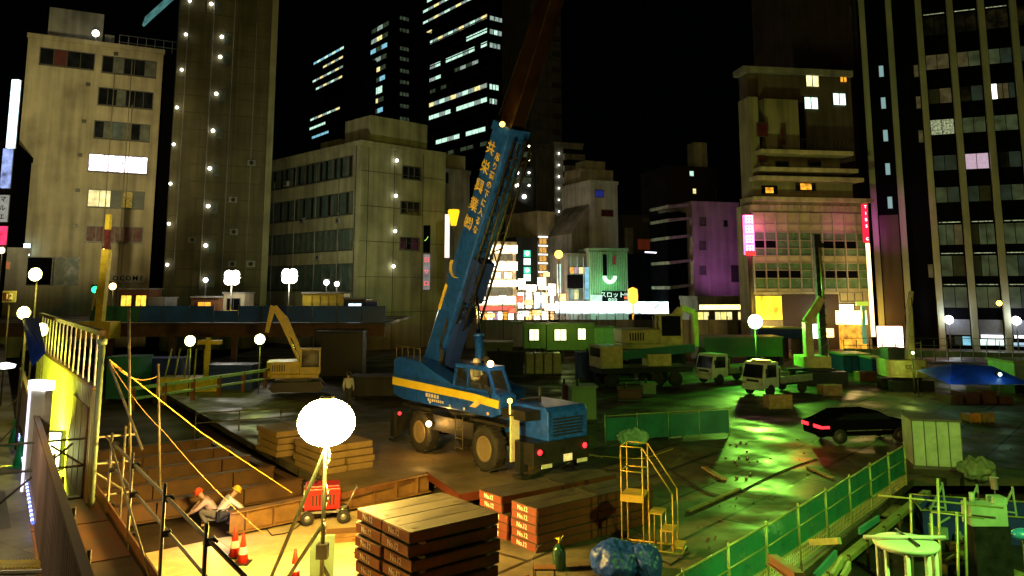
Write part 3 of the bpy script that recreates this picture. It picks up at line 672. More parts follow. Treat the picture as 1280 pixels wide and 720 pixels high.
for (p0, y0, p1, y1, mm) in ((1028, 83, 1045, 98, emit("w_yellow", (1, .9, .4), 1.8, .4, 1)), (1026, 112, 1044, 127, emit("w_pale", (.75, 1, .8), 1.9, .3, 1)), (1063, 107, 1080, 122, MATS.get("w_pale") or emit("w_pale", (.75, 1, .8), 1.9, .3, 1)), (1072, 82, 1081, 92, E_orange)):
    xa, zt = fz(p0, y0); xb, zb = fz(p1, y1); m_ = MB(); m_.b2(xa, xb, 3.4, 3.52, zb, zt, 0); m_.b2(xa - .12, xa, 3.3, 3.6, zb - .1, zt + .1, 1); m_.b2(xb, xb + .12, 3.3, 3.6, zb - .1, zt + .1, 1); m_.b2((xa + xb) / 2 - .05, (xa + xb) / 2 + .05, 3.35, 3.39, zb, zt, 1); b.part("window", m_, [mm, M_frame])
for (p0, y0, p1, y1) in ((951, 152, 964, 168), (952, 186, 962, 200), (981, 160, 986, 178)):
    xa, zt = fz(p0, y0); xb, zb = fz(p1, y1); m_ = MB(); m_.b2(xa, xb, .8, .88, zb, zt, 0); m_.b2(xa - .08, xb + .08, .84, .9, zb - .1, zt + .1, 1); b.part("window", m_, [M_maroon, M_frame])
mb = MB()
for i in range(14): xa, z_ = fz(1012 + i * 5, 180); mb.tube((xa, 1.4, z_ - .8), (xa, 1.4, z_ + .6), .04, n=4)
mb.tube((fz(1010, 180)[0], 1.4, z_ + .6), (fz(1078, 180)[0], 1.4, z_ + .6), .05, n=4); b.part("railing", mb, M_frame)
# further dark tower behind it
b = Bld("apartment_tower", "faint brown high rise behind the stepped building", gnd(1006, 110), gnd(1110, 112), 52, 12, streaked("faint_brown", (.07, .055, .038), .3), parapet=False)
m_ = MB(); m_.b2(3, 9, 2, 6, 52, 55); m_.b2(b.W - 3, b.W, -.4, 0, 0, 52); b.part("roof_house", m_, M_dgrey); b.winp(1062, 8, 1072, 22, M_curt, n=2)
# signs
s1 = vsign("neon_sign", "wide glowing hot pink vertical sign on left of gridded front", 937, 269, 318, 12, 79.3, E_hotpink, letters="田田田田", lm=E_pinkcore, t=.5)
p = at(937, 317, 79.2); MB().b2(-.5, .5, -.35, -.3, -.1, .35).build("red_band", emit("neon_red2", (1, .02, .02), 3), s1)
MB().tube((0, 0, -8), (0, 0, -.05), .22).build("pole", M_pipe, s1)
s2 = vsign("shop_sign", "slim red vertical sign with white letters on right of gridded front", 1083, 255, 303, 5.5, 79.6, emit("sign_red", (.8, .01, .04), 1.4), letters="TIBS C", lm=E_white, t=.5)
o = MB().b2(-.16, .16, -.1, .1, -9.2, 0).build("light_column", emit("gold_tube", (1, .62, .22), 4.5)); o.location = at(1084.5, 304, 79.6); tag(o, "tall golden light strip under the slim red sign", "light")
o = thing("pole_lamp", "yellow and green painted lamp post at corner of gridded front", "lamp post", at(1081, 430, 77))
MB().b2(-.15, .15, -.15, .15, 0, 3.6).build("pole", emit("green_post_glow", (.05, .5, .2), .5), o); MB().b2(-.6, .5, -.2, .2, 3.6, 4.0).build("head", emit("yellow_cap", (.6, .8, .05), 1.0), o)  # the post's lit green is emission in its material
lamp('AREA', "sign_glow_pink", at(940, 292, 78.4) + Vector((.8, 0, 0)), (1, .12, .5), 130, 3.2, at(975, 300, 81))
lamp('AREA', "sign_glow_red", at(1081, 275, 78.6), (1, .12, .45), 45, 2, at(1066, 285, 81))
lamp('POINT', "shop_glow", at(1067, 392, 77.6), (1, .6, .08), 1100, .5)
lamp('POINT', "shop_glow_left", at(960, 398, 76.8), (1, .65, .08), 500, .5)

# (9) black office tower with pale fins
M_curt_sv = M_curt; M_curt = mat('dark_blind_window', (.03, .04, .03), .4, var=.7, scale=.9)
A9, B9 = gnd(1094, 86), gnd(1345, 79)
b = Bld("office_tower", "black office tower with tall pale vertical fins at the right", A9, B9, 46, 6, M_black, parapet=False)
fins = [1099, 1134, 1173, 1214, 1255, 1297, 1338]
M_fin = streaked("fin_pale", (.33, .36, .28), .2)
M_finw = M_fin
for i, px in enumerate(fins):
    x, _ = b.f(px, 360); mb = MB(); mb.b2(x - .29, x + .29, -.65, 0, 0, 46); b.part("fin", mb, M_fin)
def xat(px): return b.f(px, 360)[0]
def bay(i, z0, z1, m, n=2, part=None):
    a = xat(fins[i]) + .42; c = xat(fins[i + 1]) - .42
    if part: a, c = a + (c - a) * part[0], a + (c - a) * part[1]
    return b.win(a, z0, c, z1, m, n=n, fr=M_black, proud=.04, fw=.06)
def z9(y): return b.f(1180, y)[1]
rows9 = [76, 119, 158, 203, 243, 296, 335, 374, 33]
E_d1 = emit("office_dim_green", (.30, .42, .18), .09, .7, .9); E_d2 = emit("office_dim_teal", (.12, .25, .17), .06, .6, .9)
E_d3 = emit("office_dim_tan", (.42, .34, .14), .10, .6, 1.1); E_spark = emit("office_ceiling_lights", (.8, .9, .5), .3, 1, 6.)
E_pw = emit("office_pink", (.72, .5, .62), .75, .12)
plan = {0: {2: [E_d3, E_d3], 3: [E_d3, E_d1], 4: [E_d1, E_d2]}, 1: {2: [M_curt, E_d3], 3: [M_glass, E_d2], 4: [E_white, E_d3, E_d3, E_d2]},
        2: {2: [E_spark, E_spark], 3: [E_d1, E_d1], 4: [E_d1, E_d1]}, 3: {2: [E_d2, E_d2], 3: [E_pw, E_pw], 4: [M_glass, E_d2]},
        4: {2: [E_d1, E_d2], 3: [E_d2, M_curt], 4: [E_d2, E_d1]}, 5: {2: [E_d1, E_d1, E_d3], 3: [M_curt, E_d1, E_d1], 4: [E_d1, E_d1]},
        6: {2: [E_d1, M_curt], 3: [M_curt, E_d1, E_d1], 4: [E_d1, E_d2]}, 7: {2: [E_d1, E_d1], 3: [E_d1, E_d1], 4: [E_d1, E_d2]}}
for r_ in range(9):
    zc = z9(rows9[r_])
    for i in (2, 3, 4, 5):
        mm = plan.get(r_, {}).get(i, [M_glass, M_glass] if r_ == 8 else [E_d2, M_glass])
        zt = zc + (.75 if r_ < 5 else 1.25); bay(i, zc - .85, zt, mm, n=len(mm) if len(mm) > 1 else 2)
        if r_ >= 5 and i < 5:
            a = xat(fins[i]) + .5; c = xat(fins[i + 1]) - .5; b.part("ceiling_light", MB().b2(a, c, -.06, -.02, zt + .22, zt + .30), E_spark)
for y in (88, 128, 169, 211, 253, 295, 338, 384): # small pale slots between the first two fins
    x0, z0 = b.f(1111, y); x0 = (xat(1099) + xat(1134)) / 2 + .25 ; b.win(x0 - .22, z0 - .65, x0 + .22, z0 + .6, emit("slot_pale", (.42, .72, .72), .5), n=1, fw=.04)
for y in (85, 125, 168, 338): z0 = z9(y); x0 = xat(1165); b.win(x0 - .2, z0 - .7, x0 + .2, z0 + .6, E_d3, n=1, fw=.04)
# ground floor
a0, a1 = xat(1099) + .4, xat(1134) - .4
b.part("corner_cladding", MB().b2(a0, a1, -.08, 0, 1, 14), M_brown)
for i in (2, 3, 4, 5):
    a = xat(fins[i]) + .42; c = xat(fins[i + 1]) - .42; zt = z9(384); zb = z9(417)
    b.part("fascia_panel", MB().b2(a, c, -.3, 0, z9(418), z9(399)), mat("fascia_blue_grey", (.16, .18, .24), .5))
bay(3, .4, z9(423), emit("lobby_white", (.75, 1, .88), 1.5, .15, .5), n=3); bay(4, .4, z9(426), emit("lobby_blue", (.5, .75, .9), 1.1, .5, .5), n=2); bay(2, .4, z9(420), [M_glass, E_d2, E_blue], n=3)
for i in (3, 4):
    a = xat(fins[i]) + .5; c = xat(fins[i + 1]) - .5; b.part("lobby_light", MB().b2(a, c, -.42, -.31, z9(421), z9(417.5)), E_white)
for px in (1174, 1256):
    x = xat(px); o = thing("wall_washer", "white up and down wall lamp on the %s lit fin of the black tower" % ("left" if px < 1200 else "right"), "lamp")
    o.location = (*(A9 + (B9 - A9).normalized() * x + Vector((0, -1.4))), z9(399)); MB().ball((0, 0, 0), .42).build("globe", emit("washer_lamp", (1, .97, .9), 14), o)
    MB().tube((0, 0, -3.9), (0, 0, -.4), .07).build("pole", M_frame, o)
    lamp('POINT', "washer_light", o.location + Vector((0, -.3, .3)), (.85, .95, 1), 200, .3)
o = MB().ball((0, 0, 0), .26).tube((0, 0, 0), (0, .9, .1), .05, m=1).build("wall_lamp", [E_lampo, M_frame]); o.location = at(1249, 379, 79.6); tag(o, "single small amber lamp left of the second lit fin", "lamp")
lamp('POINT', "fin_gold_light", at(1099, 398, 83.2), (1, .55, .07), 420, .3)
lamp('SPOT', "fin_pink_light", at(1088, 285, 82), (1, .15, .7), 500, .3, at(1100, 280, 84.5), 90)

M_curt = M_curt_sv
# ================================================================ site: ground levels
av = Vector((.622, -.783)); bv = Vector((.783, .622))
def V(x, y, z=0): return Vector((x, y, z))
def ground_mat(key, col, ang=0., bw=6.1, bh=1.02, rough=.45, mort=(.3, .3, .3), var=.45, off=(0, 0), wet=.25, ms=.012):
    m = bpy.data.materials.new(key); m.use_nodes = True; N = m.node_tree.nodes; L = m.node_tree.links
    b = N["Principled BSDF"]; b.inputs['Specular IOR Level'].default_value = .28; tc = N.new("ShaderNodeTexCoord"); mp = N.new("ShaderNodeMapping")
    mp.inputs["Rotation"].default_value = (0, 0, ang); mp.inputs["Location"].default_value = (*off, 0)
    L.new(tc.outputs["Object"], mp.inputs[0])
    br = N.new("ShaderNodeTexBrick"); br.inputs["Scale"].default_value = 1; br.inputs["Brick Width"].default_value = bw; br.inputs["Row Height"].default_value = bh
    br.inputs["Mortar Size"].default_value = ms; br.offset = .5; br.inputs["Mortar Smooth"].default_value = .1
    br.inputs["Color1"].default_value = (.75, .75, .75, 1); br.inputs["Color2"].default_value = (1.2, 1.15, 1.05, 1); br.inputs["Mortar"].default_value = (*mort, 1)
    L.new(mp.outputs[0], br.inputs["Vector"])
    n1 = N.new("ShaderNodeTexNoise"); n1.inputs["Scale"].default_value = .8; n1.inputs["Detail"].default_value = 9; n1.inputs["Roughness"].default_value = .7
    L.new(tc.outputs["Object"], n1.inputs["Vector"])
    r = N.new("ShaderNodeMapRange"); r.inputs[1].default_value = .32; r.inputs[2].default_value = .68; r.inputs[3].default_value = 1 - var; r.inputs[4].default_value = 1 + var
    L.new(n1.outputs["Fac"], r.inputs[0])
    v1 = N.new("ShaderNodeVectorMath"); v1.operation = 'MULTIPLY'; L.new(br.outputs["Color"], v1.inputs[0]); v1.inputs[1].default_value = col
    v2 = N.new("ShaderNodeVectorMath"); v2.operation = 'SCALE'; L.new(v1.outputs[0], v2.inputs[0]); L.new(r.outputs[0], v2.inputs["Scale"])
    L.new(v2.outputs[0], b.inputs["Base Color"])
    n2 = N.new("ShaderNodeTexNoise"); n2.inputs["Scale"].default_value = .45; n2.inputs["Detail"].default_value = 5
    L.new(tc.outputs["Object"], n2.inputs["Vector"])
    r2 = N.new("ShaderNodeMapRange"); r2.inputs[1].default_value = .4; r2.inputs[2].default_value = .62; r2.inputs[3].default_value = rough - wet; r2.inputs[4].default_value = rough + .2
    L.new(n2.outputs["Fac"], r2.inputs[0]); L.new(r2.outputs[0], b.inputs["Roughness"])
    n3 = N.new("ShaderNodeTexNoise"); n3.inputs["Scale"].default_value = 14; n3.inputs["Detail"].default_value = 4; L.new(tc.outputs["Object"], n3.inputs["Vector"])
    ad = N.new("ShaderNodeMath"); ad.operation = 'MULTIPLY_ADD'; ad.inputs[1].default_value = .3; L.new(n3.outputs["Fac"], ad.inputs[0]); L.new(br.outputs["Fac"], ad.inputs[2])
    bp = N.new("ShaderNodeBump"); bp.inputs["Strength"].default_value = .22; bp.inputs["Distance"].default_value = .02; bp.invert = True
    L.new(ad.outputs[0], bp.inputs["Height"]); L.new(bp.outputs[0], b.inputs["Normal"])
    return m
ANG = math.atan2(.77, .64)
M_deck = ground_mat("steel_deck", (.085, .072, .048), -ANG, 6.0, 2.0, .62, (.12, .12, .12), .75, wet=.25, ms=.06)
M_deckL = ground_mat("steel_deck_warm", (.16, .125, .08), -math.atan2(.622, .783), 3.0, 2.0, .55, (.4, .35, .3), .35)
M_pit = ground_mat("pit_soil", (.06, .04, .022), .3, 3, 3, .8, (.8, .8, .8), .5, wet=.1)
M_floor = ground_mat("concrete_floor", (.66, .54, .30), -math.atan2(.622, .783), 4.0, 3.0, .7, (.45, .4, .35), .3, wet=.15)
M_yard = ground_mat("yard_ground", (.035, .035, .025), .4, 3, 3, .7, (.8, .8, .8), .6, wet=.3)
M_asph = ground_mat("asphalt_street", (.05, .05, .048), 0, 30, 30, .6, (.9, .9, .9), .35)
M_pave = ground_mat("pavement_concrete", (.20, .185, .14), R(33), 2.4, 2.4, .6, (.55, .55, .5), .4)
M_rust = mat("rusty_steel", (.20, .085, .035), .65, .2, .5, 2.5, .3)
M_rustd = mat("dark_rusty_steel", (.11, .055, .03), .6, .3, .5, 2.5, .3)
M_beam = mat("beam_steel", (.26, .14, .05), .55, .2, .45, 1.6, .2)
M_beamd = mat("shaded_beam_steel", (.115, .055, .02), .6, .1, .45, 1.6, .2)  # darker copy of the beam steel; the pit's shade is put into its colour
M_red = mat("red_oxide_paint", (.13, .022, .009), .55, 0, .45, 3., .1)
M_redd = mat("red_machine_paint", (.45, .015, .02), .35, 0, .3, 3.)
M_yel = mat("yellow_machine_paint", (.62, .46, .04), .4, 0, .35, 2.5)
M_yelg = mat("cream_machine_paint", (.60, .55, .22), .4, 0, .35, 2.5)
M_blue = mat("crane_blue_paint", (.008, .075, .55), .38, 0, .6, 4.5, .12, coat=.2)
M_blued = mat("deep_blue_paint", (.010, .035, .26), .5, 0, .35, 2)
M_whp = mat("white_paint", (.68, .68, .64), .4, 0, .25, 3)
M_dark = mat("dark_machine_steel", (.022, .022, .022), .45, .3, .4, 4)
M_rub = mat("tyre_rubber", (.022, .02, .018), .75, 0, .35, 8, .3)
M_tarp = mat("blue_tarpaulin", (.010, .06, .55), .4, 0, .35, 3, .6)
M_teal = mat("teal_mesh_sheet", (.02, .17, .14), .6, 0, .35, 1.5, .3)
M_greenp = mat("pale_green_paint", (.36, .52, .36), .5, 0, .3, 2)
M_wood = mat("timber", (.36, .24, .11), .7, 0, .45, 4, .3)
M_ply = mat("plywood", (.13, .052, .018), .65, 0, .4, 2.2, .2)
M_plyd = mat("dark_stained_board", (.055, .028, .016), .6, 0, .4, 2.2, .2)
M_chrome = mat("polished_rod", (.7, .68, .62), .15, 1, .1, 3)
M_txtw = mat("white_stencil", (.68, .62, .55), .7)
M_txty = mat("yellow_lettering", (.80, .60, .10), .5)
M_alu = mat("aluminium", (.55, .55, .55), .35, .8, .2, 5)

struct("ground", MB(), M_pit) if False else None
def sheet(name, poly, z, m, holes=None):
    mb = MB(); mb.face([(p[0], p[1], z) for p in poly]); o = rnorm(mb.build(name, m))
    if o.data.polygons[0].normal.z < 0: o.data.flip_normals()
    o["kind"] = "structure"; return o
sheet("ground", [(-1500, -40), (1500, -40), (1500, 1800), (-1500, 1800)], -.78, M_pit)
K = Vector((-5.25, 25.4)); DE = Vector((-2.86, 28.05)); PC = Vector((-1.58, 25.1))
deckp = [K, DE, PC, Vector((-.25, 26.1)), Vector((-.45, 24.3)), Vector((-1.0, 22)), Vector((-.35, 17)), Vector((-.2, 8)), Vector((-.2, 8)) + Vector((.3, 0)),
         Vector((1.9, 12.7)), Vector((13.2, 27.2)), Vector((75, 27.2)), Vector((75, 96)), Vector((-26, 96)), Vector((-26, 56.6)), Vector((-12, 35.4))]
mb = MB(); n = len(deckp)
mb.prism([tuple(p) for p in deckp], -.24, 0, 'z', 0)
deck = rnorm(mb.build("steel_deck", M_deck)); deck["kind"] = "structure"
# warm plated part around the crane (own sheet, 4 mm proud)
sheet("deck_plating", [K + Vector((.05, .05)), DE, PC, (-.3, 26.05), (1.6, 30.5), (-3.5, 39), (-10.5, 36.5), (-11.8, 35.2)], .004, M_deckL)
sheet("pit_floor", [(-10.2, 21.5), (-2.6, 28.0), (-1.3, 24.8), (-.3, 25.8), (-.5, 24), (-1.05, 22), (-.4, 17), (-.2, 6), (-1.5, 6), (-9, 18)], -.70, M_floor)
sheet("yard_floor", [(0, 6), (60, 6), (60, 27.2), (13.2, 27.2), (1.9, 12.7), (.1, 8)], -.70, M_yard)
sheet("street", [(-300, 97), (300, 97), (300, 230), (-300, 230)], .12, M_asph)
# H-beam helper
def hbeam(p0, p1, hgt, wid, z_top, m, parent=None, stiff=0.):
    p0 = Vector((p0[0], p0[1])); p1 = Vector((p1[0], p1[1])); L_ = (p1 - p0).length
    mb = MB(); t = .03
    mb.b2(0, L_, -wid / 2, wid / 2, -t, 0); mb.b2(0, L_, -wid / 2, wid / 2, -hgt, -hgt + t); mb.b2(0, L_, -.015, .015, -hgt + t, -t)
    if stiff:
        k = stiff / 2
        while k < L_: mb.b2(k - .012, k + .012, -wid / 2 + .01, wid / 2 - .01, -hgt + t, -t); k += stiff
    o = mb.build("steel_beam", m); o.location = (p0.x, p0.y, z_top); e = p1 - p0; o.rotation_euler = (0, 0, math.atan2(e.y, e.x)); return o
DL = Vector((-7.9, 23.3))
o = hbeam(DL, DE + av * .05, .58, .34, -.02, M_beam, stiff=.85); tag(o, "stiffened brown H-beam along the front of the lit floor behind red generator", "steel beam", "steel beams of the uncovered pit")
for i, (s0, Ln) in enumerate(((2.75, 8.5), (5.15, 8), (7.5, 7.6), (9.7, 7.2), (11.9, 7.2))):
    p1 = K - av * s0; p0 = p1 - bv * Ln
    o = hbeam(p0, p1 - bv * .05, .55, .32, -.06, M_beamd, stiff=2.6); tag(o, "bare brown H-beam across the open pit, %s behind the stiffened front beam" % ORD[i], "steel beam", "steel beams of the uncovered pit")
o = hbeam(K + av * .12 + bv * .05 - av * 13.5, K - av * .2 + bv * .05, .5, .3, -.25, M_rustd); tag(o, "long dark girder under the left edge of the steel deck", "steel beam")
# fascia along the deck edges
mb = MB(); mb.bar((K.x, K.y, -.11), (DE.x, DE.y, -.11), .03, .2); o = mb.build("edge_angle", M_rust); tag(o, "rusty edge strip of the deck above the stiffened beam", "edge strip")
mb = MB(); mb.bar((DE.x - .02, DE.y - .02, -.10), (PC.x - .02, PC.y - .02, -.10), .03, .24); mb.bar((PC.x, PC.y - .03, -.1), (-.25, 26.07, -.1), .03, .24); o = mb.build("edge_angle", M_red); tag(o, "red edge plate of the deck corner in front of the crane wheel", "edge strip")

# ================================================================ plates: stacked road deck plates
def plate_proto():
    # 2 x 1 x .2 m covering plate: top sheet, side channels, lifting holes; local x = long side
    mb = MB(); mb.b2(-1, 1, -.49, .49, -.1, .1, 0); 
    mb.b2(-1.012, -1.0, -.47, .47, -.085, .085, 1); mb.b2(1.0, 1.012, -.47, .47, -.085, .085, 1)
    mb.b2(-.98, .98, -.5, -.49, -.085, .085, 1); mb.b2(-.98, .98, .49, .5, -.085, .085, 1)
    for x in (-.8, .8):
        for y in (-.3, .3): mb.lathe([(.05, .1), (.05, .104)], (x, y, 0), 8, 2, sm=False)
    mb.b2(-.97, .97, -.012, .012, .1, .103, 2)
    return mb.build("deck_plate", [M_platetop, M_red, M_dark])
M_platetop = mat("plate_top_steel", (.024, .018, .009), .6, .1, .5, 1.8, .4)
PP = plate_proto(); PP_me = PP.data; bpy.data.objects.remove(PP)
PT_me = PP_me.copy(); PT_me.materials.clear(); [PT_me.materials.append(q) for q in (mat("tan_plate_top", (.24, .16, .06), .6), mat("tan_plate_side", (.28, .16, .06), .6), M_dark)]
def place_plate_t(*a, **k):
    o = place_plate(*a, **k); o.data = PT_me; return o
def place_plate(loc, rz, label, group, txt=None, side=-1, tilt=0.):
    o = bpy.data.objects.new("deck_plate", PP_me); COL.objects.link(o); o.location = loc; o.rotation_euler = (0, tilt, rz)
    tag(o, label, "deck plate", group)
    if txt:
        t = text(txt, .155, M_txtw, o, (0, 0, 0), ext=.002)
        if side == 'end-': t.location = (-1.018, .05, 0); t.rotation_euler = (R(90), 0, R(-90))
        elif side == 'long-': t.location = (-.1, -.506, 0); t.rotation_euler = (R(90), 0, 0)
    return o
# stack 1 (near): corners top at left(-3.28,17.15), front(-1.85,15.4), right(-.44,16.8)
random.seed(3)
P0 = at(515, 666, 14.9); zt = P0.z
u1 = Vector((-1.43, 1.75)).normalized(); u2 = Vector((u1.y, -u1.x)); 
if u2.x < 0: u2 = -u2
rz1 = math.atan2(u2.y, u2.x)          # long side of the plates runs away to the right
nlay = 10; pitch = .243
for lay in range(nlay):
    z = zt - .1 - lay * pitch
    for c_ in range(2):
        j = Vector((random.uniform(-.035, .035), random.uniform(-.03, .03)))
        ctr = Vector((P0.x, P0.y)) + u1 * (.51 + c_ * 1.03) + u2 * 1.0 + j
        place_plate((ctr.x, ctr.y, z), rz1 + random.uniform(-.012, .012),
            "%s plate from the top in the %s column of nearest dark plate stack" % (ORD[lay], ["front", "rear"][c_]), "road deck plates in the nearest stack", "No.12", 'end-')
    if lay < nlay - 1:
        mb = MB(); 
        for kx in (.25, 1.75):
            c0 = Vector((P0.x, P0.y)) + u2 * kx; mb.bar((c0.x, c0.y, z - .1215), (c0.x + u1.x * 2.05, c0.y + u1.y * 2.05, z - .1215), .09, .036)
        tag(mb.build("spacer_batten", M_wood), "timber battens under the %s plate layer of the nearest stack" % ORD[lay], "batten", "battens in the nearest plate stack")
# stack 2: top front at (671,636) z=1
c2f = G(671, 636, 1.0); c2l = G(630, 622, 1.0); c2r = G(747, 606, 1.0); c2b = G(591, 611, 1.0)
e1 = Vector((c2l.x - c2f.x, c2l.y - c2f.y)).normalized(); e2 = Vector((c2r.x - c2f.x, c2r.y - c2f.y)).normalized()
e2 = Vector((-e1.y, e1.x)) if Vector((-e1.y, e1.x)).dot(e2) > 0 else Vector((e1.y, -e1.x)); rz2 = math.atan2(e2.y, e2.x)
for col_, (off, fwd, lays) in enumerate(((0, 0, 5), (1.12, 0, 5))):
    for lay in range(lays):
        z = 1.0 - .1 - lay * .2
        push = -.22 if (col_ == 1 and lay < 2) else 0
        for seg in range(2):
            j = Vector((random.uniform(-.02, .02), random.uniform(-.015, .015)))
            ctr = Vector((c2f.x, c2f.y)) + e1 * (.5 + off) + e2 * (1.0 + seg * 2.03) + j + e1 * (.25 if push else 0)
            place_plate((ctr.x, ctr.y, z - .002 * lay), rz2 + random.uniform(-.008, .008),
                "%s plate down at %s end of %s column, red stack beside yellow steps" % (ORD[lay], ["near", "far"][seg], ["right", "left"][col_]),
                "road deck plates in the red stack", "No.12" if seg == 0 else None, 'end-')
# stack 3: pale lit pile behind the balloon lamp on the deck edge
for pile in range(2):
    for lay in range(4):
        for seg in range(2):
            ctr = K - av * (3.4 + pile * 3.6 + seg * .0 + 0) + bv * (.9 + seg * 1.03) + Vector((random.uniform(-.05, .05), random.uniform(-.05, .05)))
            place_plate_t((ctr.x, ctr.y, .11 + lay * .235), math.atan2(av.y, av.x) + random.uniform(-.02, .02),
                "%s plate from the bottom, %s row, of the %s lit pile behind the balloon lamp" % (ORD[lay], ["edge", "inner"][seg], ["nearer", "farther"][pile]), "road deck plates in the lit piles")

# ================================================================ scaffolding, hoarding and street edge at the left
HD = Vector((-.542, .840)); HB = Vector((-6.56, 11.9))       # hoarding line
def Hp(t): return HB + HD * t
RD = (Vector((-8, 16.5)) - Vector((-3.8, 10.4))).normalized(); RB = Vector((-3.8, 10.4))
def Rp(t): return RB + RD * t
sheet("pavement", [Hp(-9) + Vector((-.1, 0)), Hp(60) + Vector((-.1, 0)), (-70, 62), (-70, -20), (-10, -20)], 1.9, M_pave)
sheet("patched_asphalt", [tuple(G(-12, 664, 1.904).xy), tuple(G(14, 660, 1.904).xy), tuple(G(6, 614, 1.904).xy), tuple(G(-12, 614, 1.904).xy)], 1.904, mat("asphalt_patch", (.10, .092, .07), .8))
# retaining wall below the street
hn = Vector((HD.y, -HD.x))
M_hoard = streaked("hoarding_sheet", (.46, .34, .32), .3)
h_ = thing("hoarding_fence", "long ribbed steel hoarding between street and site at the left", "fence", (*Hp(-6), 1.9), math.atan2(HD.y, HD.x))
LEN = 25
for k in range(int(LEN / 1.0)):
    mb = MB()
    mb.b2(k * 1.0 + .01, k * 1.0 + .99, -.015, .015, 0, 1.54)
    for q in range(4): mb.b2(k + .12 + q * .24, k + .2 + q * .24, -.04, -.016, 0, 1.54); mb.b2(k + .12 + q * .24, k + .2 + q * .24, .016, .04, 0, 1.54)
    mb.build("panel", M_hoard, h_)
mb = MB(); mb.b2(0, LEN, -.05, .05, 1.545, 1.60); mb.b2(0, LEN, -.06, -.04, .45, .5); mb.build("top_rail", M_beam, h_)
for k in range(13): MB().tube((k * 2 + .5, -.12, -2.5), (k * 2 + .5, -.12, 1.5), .024, n=6).build("post", M_pipe, h_)
# rope light
o = MB(); 
for k in range(60): p = Hp(3.2 + k * .17); o.tube((p.x - .10, p.y, 2.12), (p.x - .10 + HD.x * .11, p.y + HD.y * .11, 2.12), .028, n=5, m=k % 2)
o = o.build("rope_light", [emit("led_blue", (.12, .2, 1), 1.8), emit("led_white", (.75, .75, 1), 2.5)]); tag(o, "blue and white rope light along the foot of the hoarding", "rope light")
def cone(loc, hgt, label, m, group):
    t = thing("traffic_cone", label, "traffic cone", loc, 0, group)
    MB().b2(-.19, .19, -.19, .19, 0, .03).build("base", M_dark if m != M_coneg else M_coneg, t)
    MB().lathe([(.145, .03), (.03, hgt - .01), (.022, hgt)], n=14).build("cone_body", m, t)
    if m != M_coneg: MB().lathe([(.113, .24), (.082, .40)], n=14).build("sleeve", M_whp, t) if False else MB().lathe([(.118, .23), (.119, .235), (.089, .395), (.088, .4)], n=14).build("reflective_band", M_whp, t)
    return t
M_coneg = mat("green_cone_plastic", (.01, .35, .13), .4); M_coner = mat("red_cone_plastic", (.75, .03, .015), .4)
cone(G(24, 583, 1.9), .7, "nearer green traffic cone at the foot of the hoarding", M_coneg, "green cones on the street"); cone(G(17, 557, 1.9), .7, "farther green traffic cone at the foot of the hoarding", M_coneg, "green cones on the street")
cone(G(293, 696, -.7), .75, "left upright red cone on the lit floor beside the railing", M_coner, "red cones on the lit floor"); cone(G(303, 704, -.7), .72, "right red cone with a pale band beside the railing", M_coner, "red cones on the lit floor"); cone(G(368, 726, -.7), .72, "red cone tip between the balloon lamp legs", M_coner, "red cones on the lit floor")
t = thing("tactile_board", "yellow ribbed board in a white frame at bottom left corner", "board", G(12, 716, 1.9), R(4))
MB().b2(-.85, .55, -.1, .38, .02, .06).build("frame", M_whp, t); mb = MB(); mb.b2(-.8, .46, -.05, .33, .06, .075)
for k in range(22): mb.b2(-.78 + k * .056, -.755 + k * .056, -.04, .32, .075, .09)
mb.build("ribbed_top", M_yel, t)
# platform with brown boards
pf = thing("scaffold_platform", "brown boarded scaffold platform behind the pipe railing", "platform", (*Rp(0), 1.855), math.atan2(RD.y, RD.x))
for k in range(5):
    x0 = -3.2 + k * 2.45 if k < 5 else 0
    MB().b2(x0, x0 + 2.38, .12 if k != 3 else .12, 1.75, -.06, 0).build("deck_board", [M_ply, M_plyd, M_plyd, M_ply, M_ply][k], pf)
MB().b2(-4, 9.2, -.02, .0, -2.3, -.02).build("side_sheet", mat("brown_side_sheet", (.09, .065, .04), .7, 0, .4, 1.2, .4), pf)
MB().b2(-4, 9.2, .02, .05, -.0, .16).build("toe_board", M_ply, pf)
mb = MB(); [mb.bar((-4 + k * 1.2, .15, -.1), (-4 + k * 1.2, 1.9, -.1), .05, .07) for k in range(11)]; mb.build("joist", M_pipe, pf)
rl = thing("pipe_railing", "scaffold pipe railing with clamps running to the bottom edge", "railing", (*Rp(0), 1.9), math.atan2(RD.y, RD.x))
mb = MB(); mb.tube((-4, 0, 1.22), (8.4, 0, 1.2), .026); mb.build("top_rail", M_pipe, rl); MB().tube((-4, -.05, .72), (8.4, -.05, .70), .024).build("middle_rail", M_pipe, rl)
for x in (-2.6, -.1, 2.35, 5.05, 7.4):
    MB().tube((x, .04, -2.4), (x, .04, 1.42), .028).build("post", M_pipe, rl)
    for z in (1.2, .71, .02): MB().box((x, -.0, z), (.11, .12, .09)).tube((x - .07, -.08, z), (x + .09, -.08, z + .02), .018).build("clamp", M_dark, rl)
MB().tube((7.6, .06, 1.3), (-1.0, .06, -1.2), .022).build("brace", M_pipe, rl)
# cross frame of pipes at the far end of the platform
sc = thing("pipe_scaffold", "cluster of crossing scaffold pipes below the yellow lit wall", "scaffold", (*Rp(8.6), 1.9), math.atan2(RD.y, RD.x) + R(90))
W0 = 0
for x in (-.4, .35, 1.1, 1.9): MB().tube((x, 0, -1.2), (x, 0, 1.35), .025).build("post", M_pipe, sc)
mb = MB(); [mb.tube((-.6, -.05, z), (2.1, -.05, z + .03), .024) for z in (-.05, .6, 1.15)]; mb.build("rail", M_pipe, sc)
mb = MB(); mb.tube((-.4, .05, .05), (1.0, .05, 1.1), .022); mb.tube((1.9, .06, 0), (.6, .06, 1.1), .022); mb.build("brace", M_pipe, sc)
